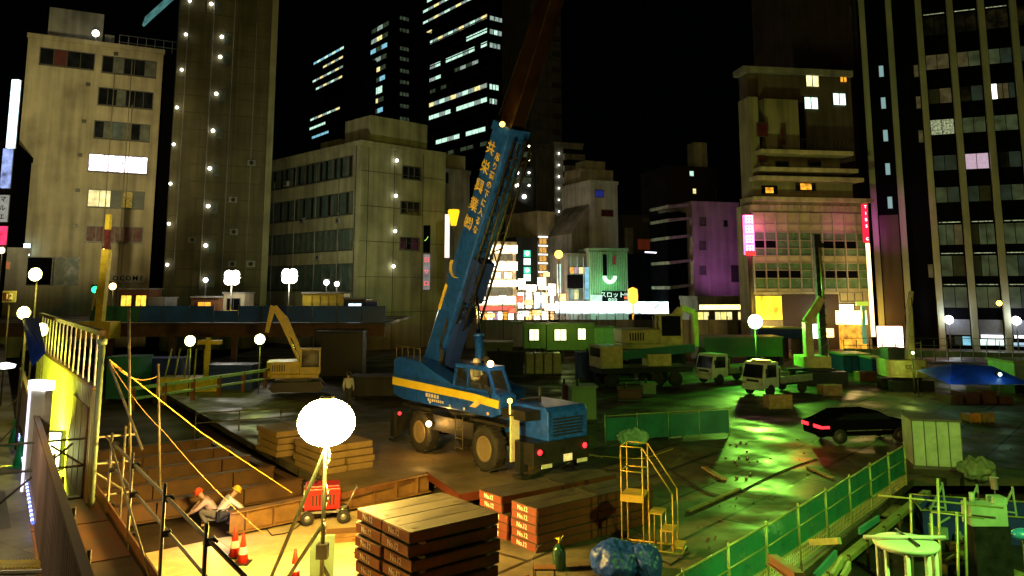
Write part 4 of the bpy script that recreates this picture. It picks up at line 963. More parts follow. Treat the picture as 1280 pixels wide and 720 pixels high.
# yellow-lit corrugated wall and its upper bars
WD = Vector((-.571, .821)); WB = Vector((-8.6, 16.9))
wl = thing("corrugated_wall", "tall corrugated site wall glaring yellow green under a floodlight", "wall", (*WB, .6), math.atan2(WD.y, WD.x))
M_corr = mat("corrugated_sheet", (.50, .47, .26), .5, .1, .25, 1.2)
mb = MB(); mb.b2(0, 14, -.03, .03, 0, 3.5)
for k in range(56): mb.b2(k * .25 + .05, k * .25 + .15, .03, .07, 0, 3.5)
mb.build("sheeting", M_corr, wl)
MB().b2(-.05, 14, -.05, .1, 3.5, 3.56).build("top_rail", M_beam, wl)
for k in range(15): MB().tube((.15 + k * .92, .05, 3.3), (.15 + k * .92, .05, 4.62), .02, n=6).build("bar", M_whp, wl)
MB().b2(-.1, 14.5, -.06, .06, 4.62, 4.72).build("upper_beam", M_plyd, wl)
for k in range(3): MB().b2(.5 + k * .9, 1.3 + k * .9, .075, .1, 1.2, 3.1).build("door_panel", M_ply, wl)
o = MB().tube((0, 0, 0), (0, 0, 4.1), .06, n=12).lathe([(.09, 4.1), (.10, 4.2), (.02, 4.24)], n=10).build("steel_post", mat("post_green", (.12, .17, .10), .5)); o.location = (-8.42, 16.6, .95); tag(o, "thick pale green post at the right end of yellow wall", "post")
lamp('POINT', "wall_floodlight", (-11.75, 20.4, 2.3), (.84, 1, .04), 2600, .2)
lamp('POINT', "street_lamp_light", (-9.6, 13.2, 5.4), (1, .78, .45), 320, .15)
t = thing("floodlight", "glaring yellow green floodlight low against the corrugated wall", "floodlight", (-11.15, 19.75, 1.0)); MB().b2(-.3, .3, -.08, .08, .9, 1.75).build("lit_face", emit("flood_yg", (.9, 1, .35), 10), t); MB().tube((0, 0, -1), (0, 0, .9), .03).b2(-.34, .34, -.02, .14, .86, 1.79).build("housing", M_dark, t)
# white lit sign box at the hoarding corner
t = thing("light_box", "white lit box standing on end beside the hoarding", "light box", G(50, 560, 1.9) * 1.0, R(-30)); 
p = at(52, 481, 17.6); t.location = (p.x, p.y, 1.9)
MB().b2(-.30, .30, -.12, .12, p.z - 1.9 - .1, p.z - 1.9 + .09).build("lit_top", emit("box_white", (1, .98, .9), 4.5), t)
MB().b2(-.30, -.24, -.10, .10, .0, p.z - 2.0).build("lit_edge", emit("box_lav", (.85, .75, 1), 2), t); MB().b2(-.235, .30, -.08, .08, .0, p.z - 2.0).build("cabinet", M_whp, t)
# left street lamps
def flood(label, px, py, Y, zb, col, core, power, r=.17, size=.2, group="floodlights on stands around the site", glare=True):
    p = at(px, py, Y); t = thing("floodlight", label, "floodlight", (p.x, p.y, zb), 0, group)
    h = p.z - zb
    mb = MB(); mb.tube((0, .1, 0), (0, .1, h - r), .035)
    for a in (90, 210, 330): mb.tube((0, .1, .7), (.55 * math.cos(R(a)), .1 + .55 * math.sin(R(a)), 0), .022)
    mb.build("stand", M_pipe, t)
    MB().lathe([(.02, -.16), (r * .7, -.12), (r * 1.08, .02), (r * 1.08, .05)], (0, .0, h), 14, M=Matrix.Rotation(R(90), 4, 'X')).build("reflector", M_alu, t)
    MB().ball((0, -.06, h), r, n=16, sq=(1, .5, 1)).build("bulb", core, t)
    if power: lamp('POINT', "flood_glow", (p.x, p.y - .35, p.z), col, power, size)
    return t
Eyg = emit("bulb_yellow_green", (.93, 1, .38), 12); Eg = emit("bulb_green_white", (.75, 1, .80), 14); Ew = emit("bulb_warm_white", (1, .95, .8), 14); Eo = emit("bulb_orange", (1, .62, .22), 12)
YG = (.8, 1, .08)
flood("upper yellow floodlight above the left street", 45, 343, 30, 1.9, (1, .85, .12), Eyg, 160, .24)
flood("yellow floodlight above the blue sheet at left", 31, 391, 22, 1.9, (1, .85, .12), Eyg, 40, .17)
flood("yellow floodlight beside the upper bars of lit wall", 53, 412, 24, 1.9, (1, .85, .12), Eyg, 70, .19)
mb = MB(); pA = at(27, 402, 21); pB = at(42, 442, 18.5)
mb.face([(pA.x, pA.y, pA.z + .1), (pA.x + .35, pA.y + .1, pA.z + .05), (pB.x + .25, pB.y, pB.z), (pB.x - .02, pB.y, pB.z - .3)]); mb.face([(pA.x, pA.y + .05, pA.z + .12), (pA.x + .35, pA.y + .15, pA.z + .07), (pB.x + .25, pB.y + .05, pB.z + .02), (pB.x - .02, pB.y + .05, pB.z - .28)])
o = mb.build("tarpaulin", M_tarp); tag(o, "narrow blue sheet hanging under the left floodlight", "tarpaulin")
# tall thin poles and ropes
for i, (px, y0, y1, Y) in enumerate(((161, 385, 615, 17), (198, 455, 612, 19.5))):
    a_, b_ = at(px, y0, Y), at(px + 2, y1, Y); o = MB().tube(b_, a_, .03, n=8).build("scaffold_pole", M_pipe); tag(o, ["tall thin scaffold pole standing left of the pit beams", "shorter thin scaffold pole standing in front of pit beams"][i], "pole")
def rope(label, pts, m, r=.018, sag=.0, name="rope", cat="rope"):
    q = []
    for (a_, b_) in zip(pts[:-1], pts[1:]):
        for k in range(8): t_ = k / 8; p = a_.lerp(b_, t_); p.z -= sag * 4 * t_ * (1 - t_); q.append(p)
    q.append(pts[-1]); return tag(MB().path(q, r, 5).build(name, m), label, cat)
M_rope = mat("yellow_rope", (.65, .42, .06), .7); M_rope2 = mat("brown_rope", (.30, .17, .06), .8)
rope("bright yellow rope sloping from the green post to the red generator", [at(137, 450, 16.6), at(252, 541, 20), at(365, 616, 22.5)], M_rope, .011)
rope("brown rope crossing below the yellow rope towards the railing", [at(137, 452, 16.6), at(205, 540, 17.5), at(330, 668, 19)], M_rope2, .008, .1)
rope("steep grey pipe leaning from green post to the railing end", [at(137, 455, 16.6), at(178, 562, 15.6)], M_pipe, .026, name="leaning_pipe", cat="pipe")
rope("second slack rope hanging between post and far pole", [at(139, 453, 16.6), at(197, 470, 19.5)], M_rope2, .012, .2)

t = thing("street_lamp", "small white lamp on an arm at the left picture edge above pavement", "lamp", tuple(at(6, 458, 15))); MB().lathe([(.02, -.05), (.16, -.03), (.18, .03), (.05, .07)], n=12).build("lamp_head", E_white, t); MB().tube((-.1, 0, 0), (-1.6, .1, .1), .03).build("arm", M_pipe, t)

# litter and offcuts on the deck
random.seed(44)
mb = MB()
for k in range(700):
    x, y = random.uniform(-4, 22), random.uniform(15, 45)
    s_ = random.choice((.012, .02, .02, .035)); mb.box((x, y, s_ * .4), (s_ * random.uniform(1, 3), s_, s_ * .8), random.uniform(0, 3))
o = mb.build("gravel", M_rustd); tag(o, "fine gravel and litter strewn over the steel deck", kind="stuff")
for i, (a_, b_, w_) in enumerate(((G(860, 640), G(925, 612), .12), (G(690, 560), G(752, 572), .1), (G(880, 585), G(905, 600), .2), (G(1010, 585), G(1040, 598), .15))):
    mb = MB(); mb.bar((a_.x, a_.y, .03), (b_.x, b_.y, .03), w_, .05); o = mb.build("plank", M_wood); tag(o, "loose plank on the deck %s" % ["in front of the teal fence", "behind the yellow steps", "among the glint caps", "near the tail lamps of the car"][i], "plank")
def snake(label, pts, r, m):
    q = []
    for i in range(len(pts) - 1):
        for k in range(8):
            t_ = k / 8; p = pts[i].lerp(pts[i + 1], t_); d_ = (pts[i + 1] - pts[i]).normalized(); q.append(p + Vector((-d_.y, d_.x, 0)) * math.sin((i + t_) * 2.4) * .18)
    tag(MB().path(q, r, 5).build("cable", m), label, "cable")
snake("long black cable winding over the deck behind the yellow steps", [G(750, 590, .02), G(820, 580, .02), G(900, 620, .02), G(960, 600, .02), G(1030, 570, .02)], .018, M_rub)
snake("orange cable running from the crane towards the teal barricade", [G(700, 585, .02), G(740, 570, .02), G(800, 572, .02), G(850, 560, .02)], .014, M_rope)
snake("dark hose lying on the lit floor from generator to workers", [G(375, 655, -.68), G(345, 668, -.68), G(315, 655, -.68), G(290, 652, -.68)], .016, M_rub)
# ================================================================ balloon lamp on tripod
bp = at(408, 529, 18)
t = thing("balloon_light", "glaring white balloon lamp on a tall dark tripod", "work light", (bp.x, bp.y, -.7))
hz = bp.z + .7
MB().lathe([(.61 * math.cos(R(a)) + .01, .50 * math.sin(R(a)) + .02) for a in range(-88, 89, 8)], (0, 0, hz), 40).build("balloon", emit("balloon_glow", (1, .64, .12), 580), t)
MB().lathe([(.16, .5), (.16, .56), (.05, .62)], (0, 0, hz), 14).build("top_cap", M_dark, t)
MB().tube((0, 0, .35), (0, 0, hz - .46), .05, .04).build("mast", mat("green_grey_pole", (.016, .024, .014), .5, .2), t)
for k, (px, py) in enumerate(((331, 722), (348, 722), (417, 740))):
    g_ = G(px, py + 18, -.7); lx, ly = g_.x - bp.x, g_.y - bp.y
    top = (0, 0, hz - .55) if k == 0 else ((0, 0, hz - 2.1) if k == 1 else (0, .02, 1.0))
    if k == 2: lx, ly = .25, .9
    MB().tube(top, (lx, ly, 0), .042).build("leg", MATS["green_grey_pole"], t)
mb = MB(); pts = [(.05 + .05 * math.sin(k), .0 + .04 * math.cos(k * 1.3), hz - .5 - k * .13) for k in range(14)]; mb.path(pts, .018, 6); mb.build("cable", mat("cable_cream", (.6, .55, .4), .6), t)
MB().b2(-.12, .12, -.1, .1, 1.15, 1.45).build("control_box", M_dark, t)
0 and lamp('POINT', "balloon_lamp", (bp.x, bp.y - .02, bp.z - .72), (1, .62, .12), 2300, .35)
# panel leaning by the tripod: dull green board
o = MB().b2(-.27, .27, -.04, .04, 0, 1.3).build("control_cabinet", mat("dull_green", (.10, .16, .10), .5)); q = G(401, 745, -.7); o.location = (q.x, q.y, -.7); o.rotation_euler = (0, 0, R(12)); tag(o, "narrow dull green cabinet standing behind the tripod foot", "cabinet")
# ---------------------------------------------------------------- red generator / welder on wheels
q = G(402, 652, -.7); g = thing("generator", "red portable generator on a four wheel trolley", "generator", (q.x, q.y, -.7), R(14))
MB().b2(-.52, .52, -.36, .36, .42, 1.02).build("housing", M_redd, g, bevel=.03)
MB().b2(-.50, .50, -.34, .34, 1.022, 1.10).build("lid", M_redd, g, bevel=.03)
MB().b2(-.545, -.525, -.30, .30, .5, .98).build("control_panel", M_whp, g)
mb = MB(); [mb.b2(-.3 + k * .1, -.25 + k * .1, -.372, -.36, .55, .85) for k in range(7)]; mb.build("vent", M_dark, g)
MB().tube((-.2, .1, 1.1), (-.2, .1, 1.22), .04).tube((-.2, .1, 1.22), (-.05, .1, 1.27), .04).build("exhaust", M_dark, g)
mb = MB(); mb.b2(-.6, .72, -.26, -.2, .30, .36); mb.b2(-.6, .72, .2, .26, .30, .36); mb.b2(-.5, -.42, -.3, .3, .34, .42); mb.b2(.42, .5, -.3, .3, .34, .42); mb.tube((.7, 0, .34), (1.0, 0, .95), .022); mb.tube((1.0, -.2, .95), (1.0, .2, .95), .02); mb.build("chassis", M_alu, g)
for x in (-.42, .62):
    for y in (-.36, .36):
        w_ = MB().lathe([(.1, -.05), (.19, -.045), (.2, 0), (.19, .045), (.1, .05)], (x, y, .2), 18, M=Matrix.Rotation(R(90), 4, 'X')).build("wheel", M_rub, g)
        MB().lathe([(.02, -.058), (.09, -.055), (.09, .055), (.02, .058)], (x, y, .2), 12, M=Matrix.Rotation(R(90), 4, 'X')).build("rim", M_alu, w_)
# flat timber / plates on the floor beside
o = MB().b2(-.9, .9, -.35, .35, 0, .12).b2(-.8, .6, -.25, .3, .12, .2).build("steel_plate", M_beam); q = G(445, 672, -.7); o.location = (q.x, q.y, -.7); o.rotation_euler = (0, 0, R(15)); tag(o, "flat brown steel offcuts lying between generator and nearest stack", "steel plate")
# rags on beam end
for i, (px, py, s_) in enumerate(((508, 612, .22), (500, 617, .14), (520, 608, .15))):
    q = G(px, py, -.7); mb = MB(); mb.ball((0, 0, s_ * .6), s_, n=9, sq=(1.5, 1, .7)); o = mb.build("sandbag", M_wood); o.location = q; tag(o, "%s small sandbag in front of the stiffened beam" % ["largest", "leftmost", "rightmost"][i], "sandbag", "sandbags by the stiffened beam")
    dsp = bpy.data.textures.new("lump", 'CLOUDS') if "lump" not in bpy.data.textures else bpy.data.textures["lump"]; dsp.noise_scale = .2
    md = o.modifiers.new("d", 'DISPLACE'); md.texture = dsp; md.strength = .08
# dark jack foot
q = G(588, 622, -.0); o = MB().lathe([(.14, 0), (.14, .04), (.05, .06), (.05, .35), (.09, .36), (.09, .5), (.03, .52)], n=12).build("screw_jack", M_dark); o.location = (-1.55, 24.7, -.7); tag(o, "small dark screw jack under the red deck corner", "jack")
# ================================================================ the rough terrain crane
CR = Vector((-1.26, 30.4)); CA = math.atan2(av.y, av.x)
# local frame: +x towards the carrier's rear (right and towards the camera), -y is the near side
cr = thing("mobile_crane", "blue rough terrain crane with yellow stripe and raised boom on steel deck", "crane", (CR.x, CR.y, .004), CA)
M_str = mat("stripe_yellow", (.80, .62, .04), .4, 0, .15, 2)
mb = MB()
mb.b2(-3.9, 4.2, -.55, .55, .85, 1.35, 0)                      # chassis spine
mb.b2(-4.3, -3.7, -1.2, 1.2, .55, 1.25, 0); mb.b2(3.7, 4.65, -1.2, 1.2, .62, 1.3, 0)
mb.b2(-1.3, 1.3, -1.15, 1.15, .95, 1.5, 0); mb.lathe([(.95, 1.5), (.95, 1.78)], (-.3, 0, 0), 24, 0)
mb.build("chassis", M_dark, cr)
# mudguards + engine housing at the rear
for x0_, y0_ in ((1.25, -1.28), (1.25, .6), (-3.3, -1.28), (-3.3, .6)): MB().b2(x0_, x0_ + 2.05, y0_, y0_ + .68, 1.62, 1.72).build("mudguard", M_dark, cr)
mb = MB(); mb.prism([(2.35, 1.3), (4.65, 1.3), (4.65, 2.2), (4.5, 2.34), (2.35, 2.34)], -.60, 1.15); hd = mb.build("engine_hood", M_blue, cr, bevel=.04)
mb = MB(); [mb.b2(4.652, 4.665, -.4, .9, 1.45 + k * .1, 1.5 + k * .1) for k in range(6)]; mb.build("grille", M_dark, hd)
MB().b2(3.1, 4.3, -1.27, -.62, 1.95, 2.25).build("side_locker", M_dark, cr)
mb = MB(); mb.b2(3.62, 3.70, -1.36, -1.02, .62, 2.05); mb.build("outrigger_panel", mat("cream_panel", (.78, .72, .5), .45), cr)
for x in (-3.98, 4.0):
    for y in (-1, 1):
        o = MB().b2(x - .14, x + .14, y * 1.02, y * 1.34, .35, 1.3).b2(x - .22, x + .22, y * 1.0, y * 1.36, .18, .26).tube((x, y * 1.18, .26), (x, y * 1.18, .5), .06).build("outrigger", M_dark, cr)
for x in (-2.1, 2.05):
    for y in (-1, 1):
        MX = Matrix.Rotation(R(90 * y), 4, 'X')
        wh = MB().lathe([(.36, -.09), (.40, -.22), (.66, -.25), (.74, -.19), (.76, -.08), (.76, .08), (.74, .19), (.66, .25), (.40, .22), (.36, .09)], (x, y * 1.02, .765), 32, M=MX).build("wheel", M_rub, cr)
        MB().lathe([(.02, -.06), (.12, -.1), (.14, -.13), (.30, -.13), (.34, -.20), (.42, -.245), (.43, -.20)], (x, y * 1.02, .765), 24, M=MX).build("rim", mat("rim_brown", (.26, .20, .12), .5, .2), wh)
        mb = MB()
        for k in range(20):
            a = 2 * math.pi * k / 20; mb.box((x + math.cos(a) * .755, y * 1.02, .765 + math.sin(a) * .755), (.07, .46, .05), M=Matrix.Rotation(-a, 4, 'Y') @ Matrix.Rotation(R(90), 4, 'Y') @ Matrix.Rotation(R(16 * (1 if k % 2 else -1)), 4, 'Z'))
        mb.build("tread", M_rub, wh)
# rear lights
E_tail = emit("tail_lamp_red", (1, .02, .03), 3.5)
for y in (-.98, .98): MB().lathe([(.085, 0), (.09, .03), (.03, .05)], (4.67, y, 1.02), 12, M=Matrix.Rotation(R(90), 4, 'Y')).build("tail_light", E_tail, cr)
pl = MB().b2(4.66, 4.68, .05, .42, .62, .84).build("number_plate", emit("plate_lit", (1, .78, .2), .9, .3, 6), cr)
MB().b2(4.65, 4.67, -.9, -.45, .5, .62).build("reflector", M_whp, cr); MB().b2(4.65, 4.67, .65, 1.1, .5, .62).build("reflector", M_whp, cr)
mb = MB(); mb.tube((3.55, -1.3, 2.1), (3.55, -1.3, 2.45), .02).ball((3.55, -1.3, 2.52), .085); mb.build("marker_lamp", E_lampo, cr)
# superstructure
S = cr
mb = MB()
prof = [(-4.0, 1.98), (-3.2, 1.86), (2.55, 1.86), (3.05, 2.02), (2.95, 2.62), (2.3, 2.72), (.2, 2.75), (-.9, 3.05), (-2.0, 3.38), (-3.5, 3.5), (-4.0, 3.35)]
mb.prism(prof, -1.32, -.55); mb.prism([(-4.0, 1.98), (-3.0, 1.86), (1.2, 1.86), (1.2, 2.5), (-1.0, 3.0), (-4.0, 3.35)], .5, 1.3)
mb.build("turntable_body", M_blue, S, bevel=.05)
MB().b2(-4.1, -2.6, -.54, .49, 1.9, 2.9).build("counterweight", M_blued, S, bevel=.04)
MB().b2(-2.6, 2.2, -.54, .49, 1.8, 2.2).build("slew_frame", M_dark, S)
mb = MB(); mb.prism([(-4.02, 2.36), (1.2, 2.30), (2.96, 2.20), (3.0, 2.46), (1.6, 2.56), (-4.02, 2.66)], -1.345, -1.322); mb.prism([(-1.28, 2.36), (1.28, 2.36), (1.28, 2.66), (-1.28, 2.66)], -4.035, -4.01, 'x') if False else None
mb.build("stripe", M_str, S)
text("LIFT CRANE", .14, M_txtw, S, (-1.2, -1.335, 2.18), ext=.003) if False else None
mb = MB(); 
for k in range(5): mb.b2(-1.55 + k * .19, -1.42 + k * .19, -1.328, -1.322, 2.14, 2.27)
for k in range(8): mb.b2(-1.4 + k * .14, -1.31 + k * .14, -1.328, -1.322, 2.0, 2.09)
mb.build("stencil_mark", M_txtw, S)
for x in (-1.2, .1, 1.0, 2.4): MB().lathe([(.05, 0), (.05, .03)], (x, -1.33, 1.98), 10, M=Matrix.Rotation(R(90), 4, 'X')).build("side_marker", E_orange if x == 2.4 else M_whp, S)
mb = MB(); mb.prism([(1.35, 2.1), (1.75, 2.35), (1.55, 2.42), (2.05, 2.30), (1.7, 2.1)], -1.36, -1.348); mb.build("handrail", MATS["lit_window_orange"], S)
# cab
mb = MB()
cz = 3.42
def post(p, q, r=.04): mb.bar(p, q, r * 2, r * 2)
for y in (-1.28, -.62):
    post((.25, y, 2.6), (.42, y, cz)); post((1.15, y, 2.6), (1.15, y, cz)); post((2.75, y, 2.6), (2.3, y, cz)); post((.42, y, cz), (2.3, y, cz - .02)); post((.25, y, 2.62), (2.8, y, 2.62))
for x, z in ((.42, cz), (2.3, cz), (2.78, 2.62)): post((x, -1.28, z), (x, -.62, z))
mb.build("cab_frame", M_blue, S)
MB().b2(.36, 2.36, -1.31, -.58, cz + .02, cz + .10).build("cab_roof", M_blue, S, bevel=.02)
mb = MB(); mb.prism([(.26, 2.62), (.42, cz - .04), (.42, cz - .04)], -.62, -.60) if False else None
gl = bpy.data.materials.new("cab_glass"); gl.use_nodes = True; gb = gl.node_tree.nodes["Principled BSDF"]; gb.inputs["Transmission Weight"].default_value = .0; gb.inputs["Base Color"].default_value = (.05, .06, .05, 1); gb.inputs["Alpha"].default_value = .28; gb.inputs["Roughness"].default_value = .08
mb = MB(); mb.face([(.3, -1.285, 2.64), (1.12, -1.285, 2.64), (1.12, -1.285, cz - .03), (.45, -1.285, cz - .03)]); mb.face([(1.18, -1.285, 2.64), (2.72, -1.285, 2.64), (2.3, -1.285, cz - .03), (1.18, -1.285, cz - .03)]); mb.face([(2.79, -1.24, 2.64), (2.79, -.66, 2.64), (2.32, -.66, cz), (2.32, -1.24, cz)]); mb.build("cab_window", gl, S)
MB().b2(.9, 1.4, -1.15, -.75, 2.62, 2.72).b2(.85, .95, -1.15, -.75, 2.72, 3.2).build("seat", M_dark, S)
mb = MB(); mb.tube((2.55, -1.35, 2.5), (2.55, -1.6, 3.1), .02); mb.b2(2.52, 2.58, -1.72, -1.5, 2.95, 3.3); mb.build("mirror", M_dark, S)
MB().tube((1.9, -1.1, cz + .1), (1.9, -1.1, cz + .26), .03).b2(1.8, 2.0, -1.2, -1.0, cz + .26, cz + .4).build("work_lamp_bracket", M_dark, S)
# star lamps on the crane
wp = at(613, 465, 28.6); ip = Matrix.Rotation(-CA, 4, 'Z') @ (wp - Vector((CR.x, CR.y, 0)))
MB().ball((2.35, -1.2, 3.62), .115).build("work_lamp", Eo, S)
MB().tube((2.3, -1.2, 3.45), (2.35, -1.2, 3.54), .03).build("lamp_stalk", M_dark, S)
pw = Matrix.Rotation(CA, 4, 'Z') @ Vector((2.9, -1.6, 3.7)) + Vector((CR.x, CR.y, 0)); lamp('POINT', "crane_work_light", pw, (1, .6, .2), 35, .1)
MB().ball((-1.25, -1.36, 1.18), .11).tube((-1.25, -1.2, 1.18), (-1.25, -1.3, 1.18), .05, m=1).build("chassis_lamp", [Eo, M_dark], S)
pw = Matrix.Rotation(CA, 4, 'Z') @ Vector((-1.25, -1.75, 1.15)) + Vector((CR.x, CR.y, 0)); lamp('POINT', "crane_chassis_light", pw, (1, .5, .1), 60, .1)
MB().ball((-3.4, -1.35, 1.3), .07).tube((-3.4, -1.2, 1.3), (-3.4, -1.3, 1.3), .05, m=1).build("chassis_reflector", [E_tail, M_dark], S)
# winch housing, hoses
mb = MB(); mb.tube((-2.2, -.4, 3.1), (-2.2, .4, 3.1), .34, n=18); mb.b2(-2.7, -1.7, -.52, -.42, 2.7, 3.3); mb.b2(-2.7, -1.7, .38, .48, 2.7, 3.3); mb.build("winch", M_dark, S)
# boom
BE = R(62.3); bd = Vector((math.cos(BE), 0, math.sin(BE))); bu = Vector((-math.sin(BE), 0, math.cos(BE)))
B0 = Vector((-2.55, -.02, 2.75))
def bsec(name, l0, l1, wd, ht, m, off=0., bev=.03):
    p0 = B0 + bd * l0 + bu * off; p1 = B0 + bd * l1 + bu * off
    mb = MB(); mb.bar(p0, p1, wd, ht, up=bu); return mb.build(name, m, S, bevel=bev)
M_boomin = mat("boom_inner_orange", (.010, .004, .0016), .4, .2, .5, 1.3, .15)
b_ = bsec("boom", -.2, 10.3, .86, 1.06, M_blue, .30, .06)
bsec("boom_section", 10.2, 22.5, .62, .80, M_boomin, .30); 
bsec("boom_section", 22.5, 33, .5, .66, M_boomin, .30)
p = B0 + bd * 10.1 + bu * .3; MB().bar(p, p + bd * .35, .94, 1.16, up=bu).build("boom_collar", M_blue, b_)
for l in (.3, 4, 8): p = B0 + bd * l + bu * .3; MB().bar(p, p + bd * .12, .89, 1.10, up=bu).build("boom_collar", M_blue, b_)
mb = MB(); mb.bar(B0 + bd * .5 - bu * .42, B0 + bd * 3.2 - bu * .36, .5, .35, up=bu); mb.bar(B0 + bd * 3.6 - bu * .5, B0 + bd * 5.3 - bu * .5, .7, .5, up=bu); mb.build("boom_foot_rib", M_blued, S)
# jib folded along the boom underside and hoist gear
mb = MB()
for s_ in (-.34, .34):
    for dz in (0, .5): mb.tube(B0 + bd * 2.6 - bu * (.48 + dz) + Vector((0, s_, 0)), B0 + bd * 10.1 - bu * (.44 + dz * .7) + Vector((0, s_ * .8, 0)), .05, n=6)
for k in range(10):
    l = 2.8 + k * .72
    for s_ in (-.33, .33): mb.tube(B0 + bd * l - bu * .48 + Vector((0, s_, 0)), B0 + bd * (l + .36) - bu * .93 + Vector((0, s_, 0)), .028, n=5); mb.tube(B0 + bd * (l + .36) - bu * .93 + Vector((0, s_, 0)), B0 + bd * (l + .72) - bu * .48 + Vector((0, s_, 0)), .028, n=5)
mb.build("jib", M_dark, S)
# luffing cylinder
c0 = Vector((.35, -.08, 2.4)); c1 = B0 + bd * 4.3 - bu * .42
mb = MB(); mb.tube(c0, c0.lerp(c1, .52), .17, n=14); mb.tube(c0.lerp(c1, .5), c0.lerp(c1, .53), .20, n=14); mb.build("cylinder_barrel", M_blue, S)
MB().tube(c0.lerp(c1, .53), c1, .09, n=12).build("cylinder_rod", M_chrome, S)
# lettering on the near side of the boom
sy = -.472
def onboom(l, u): p = B0 + bd * l + bu * (.30 + u); return Vector((p.x, sy - .0, p.z))
def boomtext(ch, l, u, size, m, nm="letter"):
    o = text(ch, size, m, S, onboom(l, u), name=nm, ext=.006)
    Mx = Matrix((( bu.x * -1, bd.x, 0, 0), (0, 0, -1, 0), (bu.z * -1, bd.z, 0, 0), (0, 0, 0, 1)))
    # text x runs across the boom (towards its underside), text y along the boom
    o.rotation_euler = Mx.to_3x3().to_euler(); return o
for k, ch in enumerate("共栄興業㈱"): boomtext(ch, 9.4 - k * .76, .25, .56, M_txty)
for k, ch in enumerate("吊り荷の下に入るな"): boomtext(ch, 9.25 - k * .365, -.30, .33, M_txty)
mb = MB(); 
for k in range(9):
    a0 = R(150 + k * 22); a1 = R(172 + k * 22); cc = onboom(4.6, .1)
    for q in (0,):
        p0 = cc + (bd * math.cos(a0) - bu * math.sin(a0)) * .42; p1 = cc + (bd * math.cos(a1) - bu * math.sin(a1)) * .42
        mb.bar(p0 + Vector((0, -.012, 0)), p1 + Vector((0, -.012, 0)), .02, .16, up=(0, 1, 0)) if k < 6 else None
mb.build("ring_mark", M_txty, S)
mb = MB(); mb.bar(onboom(2.6, .42) + Vector((0, -.012, 0)), onboom(3.7, .42) + Vector((0, -.012, 0)), .022, .16, up=bu); mb.build("caution_mark", M_txty, S)
# hook block and ropes behind the boom, lamp at the collar
mb = MB(); p0 = B0 + bd * 33 + bu * .3
for s_ in (-.12, .12): mb.tube(p0 + Vector((.6, s_, 0)), B0 + bd * 10.4 + bu * 1.1 + Vector((0, s_, 0)), .018, n=4); mb.tube(B0 + bd * 10.4 + bu * 1.1 + Vector((0, s_, 0)), Vector((-2.2, s_, 3.4)), .018, n=4)
mb.build("hoist_rope", M_dark, S)
pc = B0 + bd * 10.5 + bu * .1 + Vector((0, -.6, 0)); MB().ball(tuple(pc), .10).build("boom_lamp", E_lampo, S)
pw = Matrix.Rotation(CA, 4, 'Z') @ (pc + Vector((0, -.5, .6))) + Vector((CR.x, CR.y, 0)); lamp('POINT', "boom_light", pw, (1, .35, .03), 9, .1)

# wear, seams, steps, hoses
mb = MB()
for x in (-3.1, -2.2, -1.3, -.4): mb.b2(x, x + .018, -1.3265, -1.32, 1.95, 2.95 if x < -2 else 2.6)
mb.b2(-3.9, .2, -1.3265, -1.32, 2.74, 2.76); mb.b2(.28, 1.14, -1.3265, -1.32, 2.58, 2.6); mb.b2(1.14, 1.16, -1.3265, -1.32, 1.95, 2.58); mb.build("panel_seam", M_dark, S)
mb = MB(); [mb.b2(.5 + k * .0, .95, -1.38, -1.33, .6 + k * .32, .64 + k * .32) for k in range(4)]; mb.tube((.5, -1.36, .55), (.5, -1.36, 1.7), .018); mb.tube((.95, -1.36, .55), (.95, -1.36, 1.7), .018); mb.build("step_ladder", M_pipe, S)
mb = MB()
for k in range(3):
    pts = [Vector((-2.0 + .12 * k, -.5, 3.2)) , Vector((-1.7 + .1 * k, -.56, 3.55 + .1 * k)), B0 + bd * 1.6 + Vector((0, -.5 - .02 * k, -.1 * k)), B0 + bd * 2.6 + Vector((0, -.49, -.1 * k))]; mb.path(pts, .025, 6)
mb.build("hydraulic_hose", M_rub, S)
mb = MB(); mb.tube(B0 + bd * .6 + bu * .88 + Vector((0, -.3, 0)), B0 + bd * 10 + bu * .86 + Vector((0, -.3, 0)), .02, n=5); [mb.box(B0 + bd * (1 + k * 1.5) + bu * .86 + Vector((0, -.3, 0)), (.09, .12, .09)) for k in range(7)]; mb.build("boom_cable", M_rub, S)
mb = MB(); [mb.tube((-3.9 + k * .45, -1.25, 3.38 - .0 * k), (-3.9 + k * .45, -1.25, 3.95 - .02 * k), .016, n=5) for k in range(5)]; mb.tube((-3.9, -1.25, 3.92), (-2.1, -1.25, 3.86), .016, n=5); mb.build("deck_railing", M_pipe, S)
mb = MB(); mb.b2(2.7, 3.0, -.2, .5, 2.34, 2.42); mb.tube((3.3, .2, 2.34), (3.3, .2, 2.85), .05); mb.build("exhaust_stack", M_dark, cr)
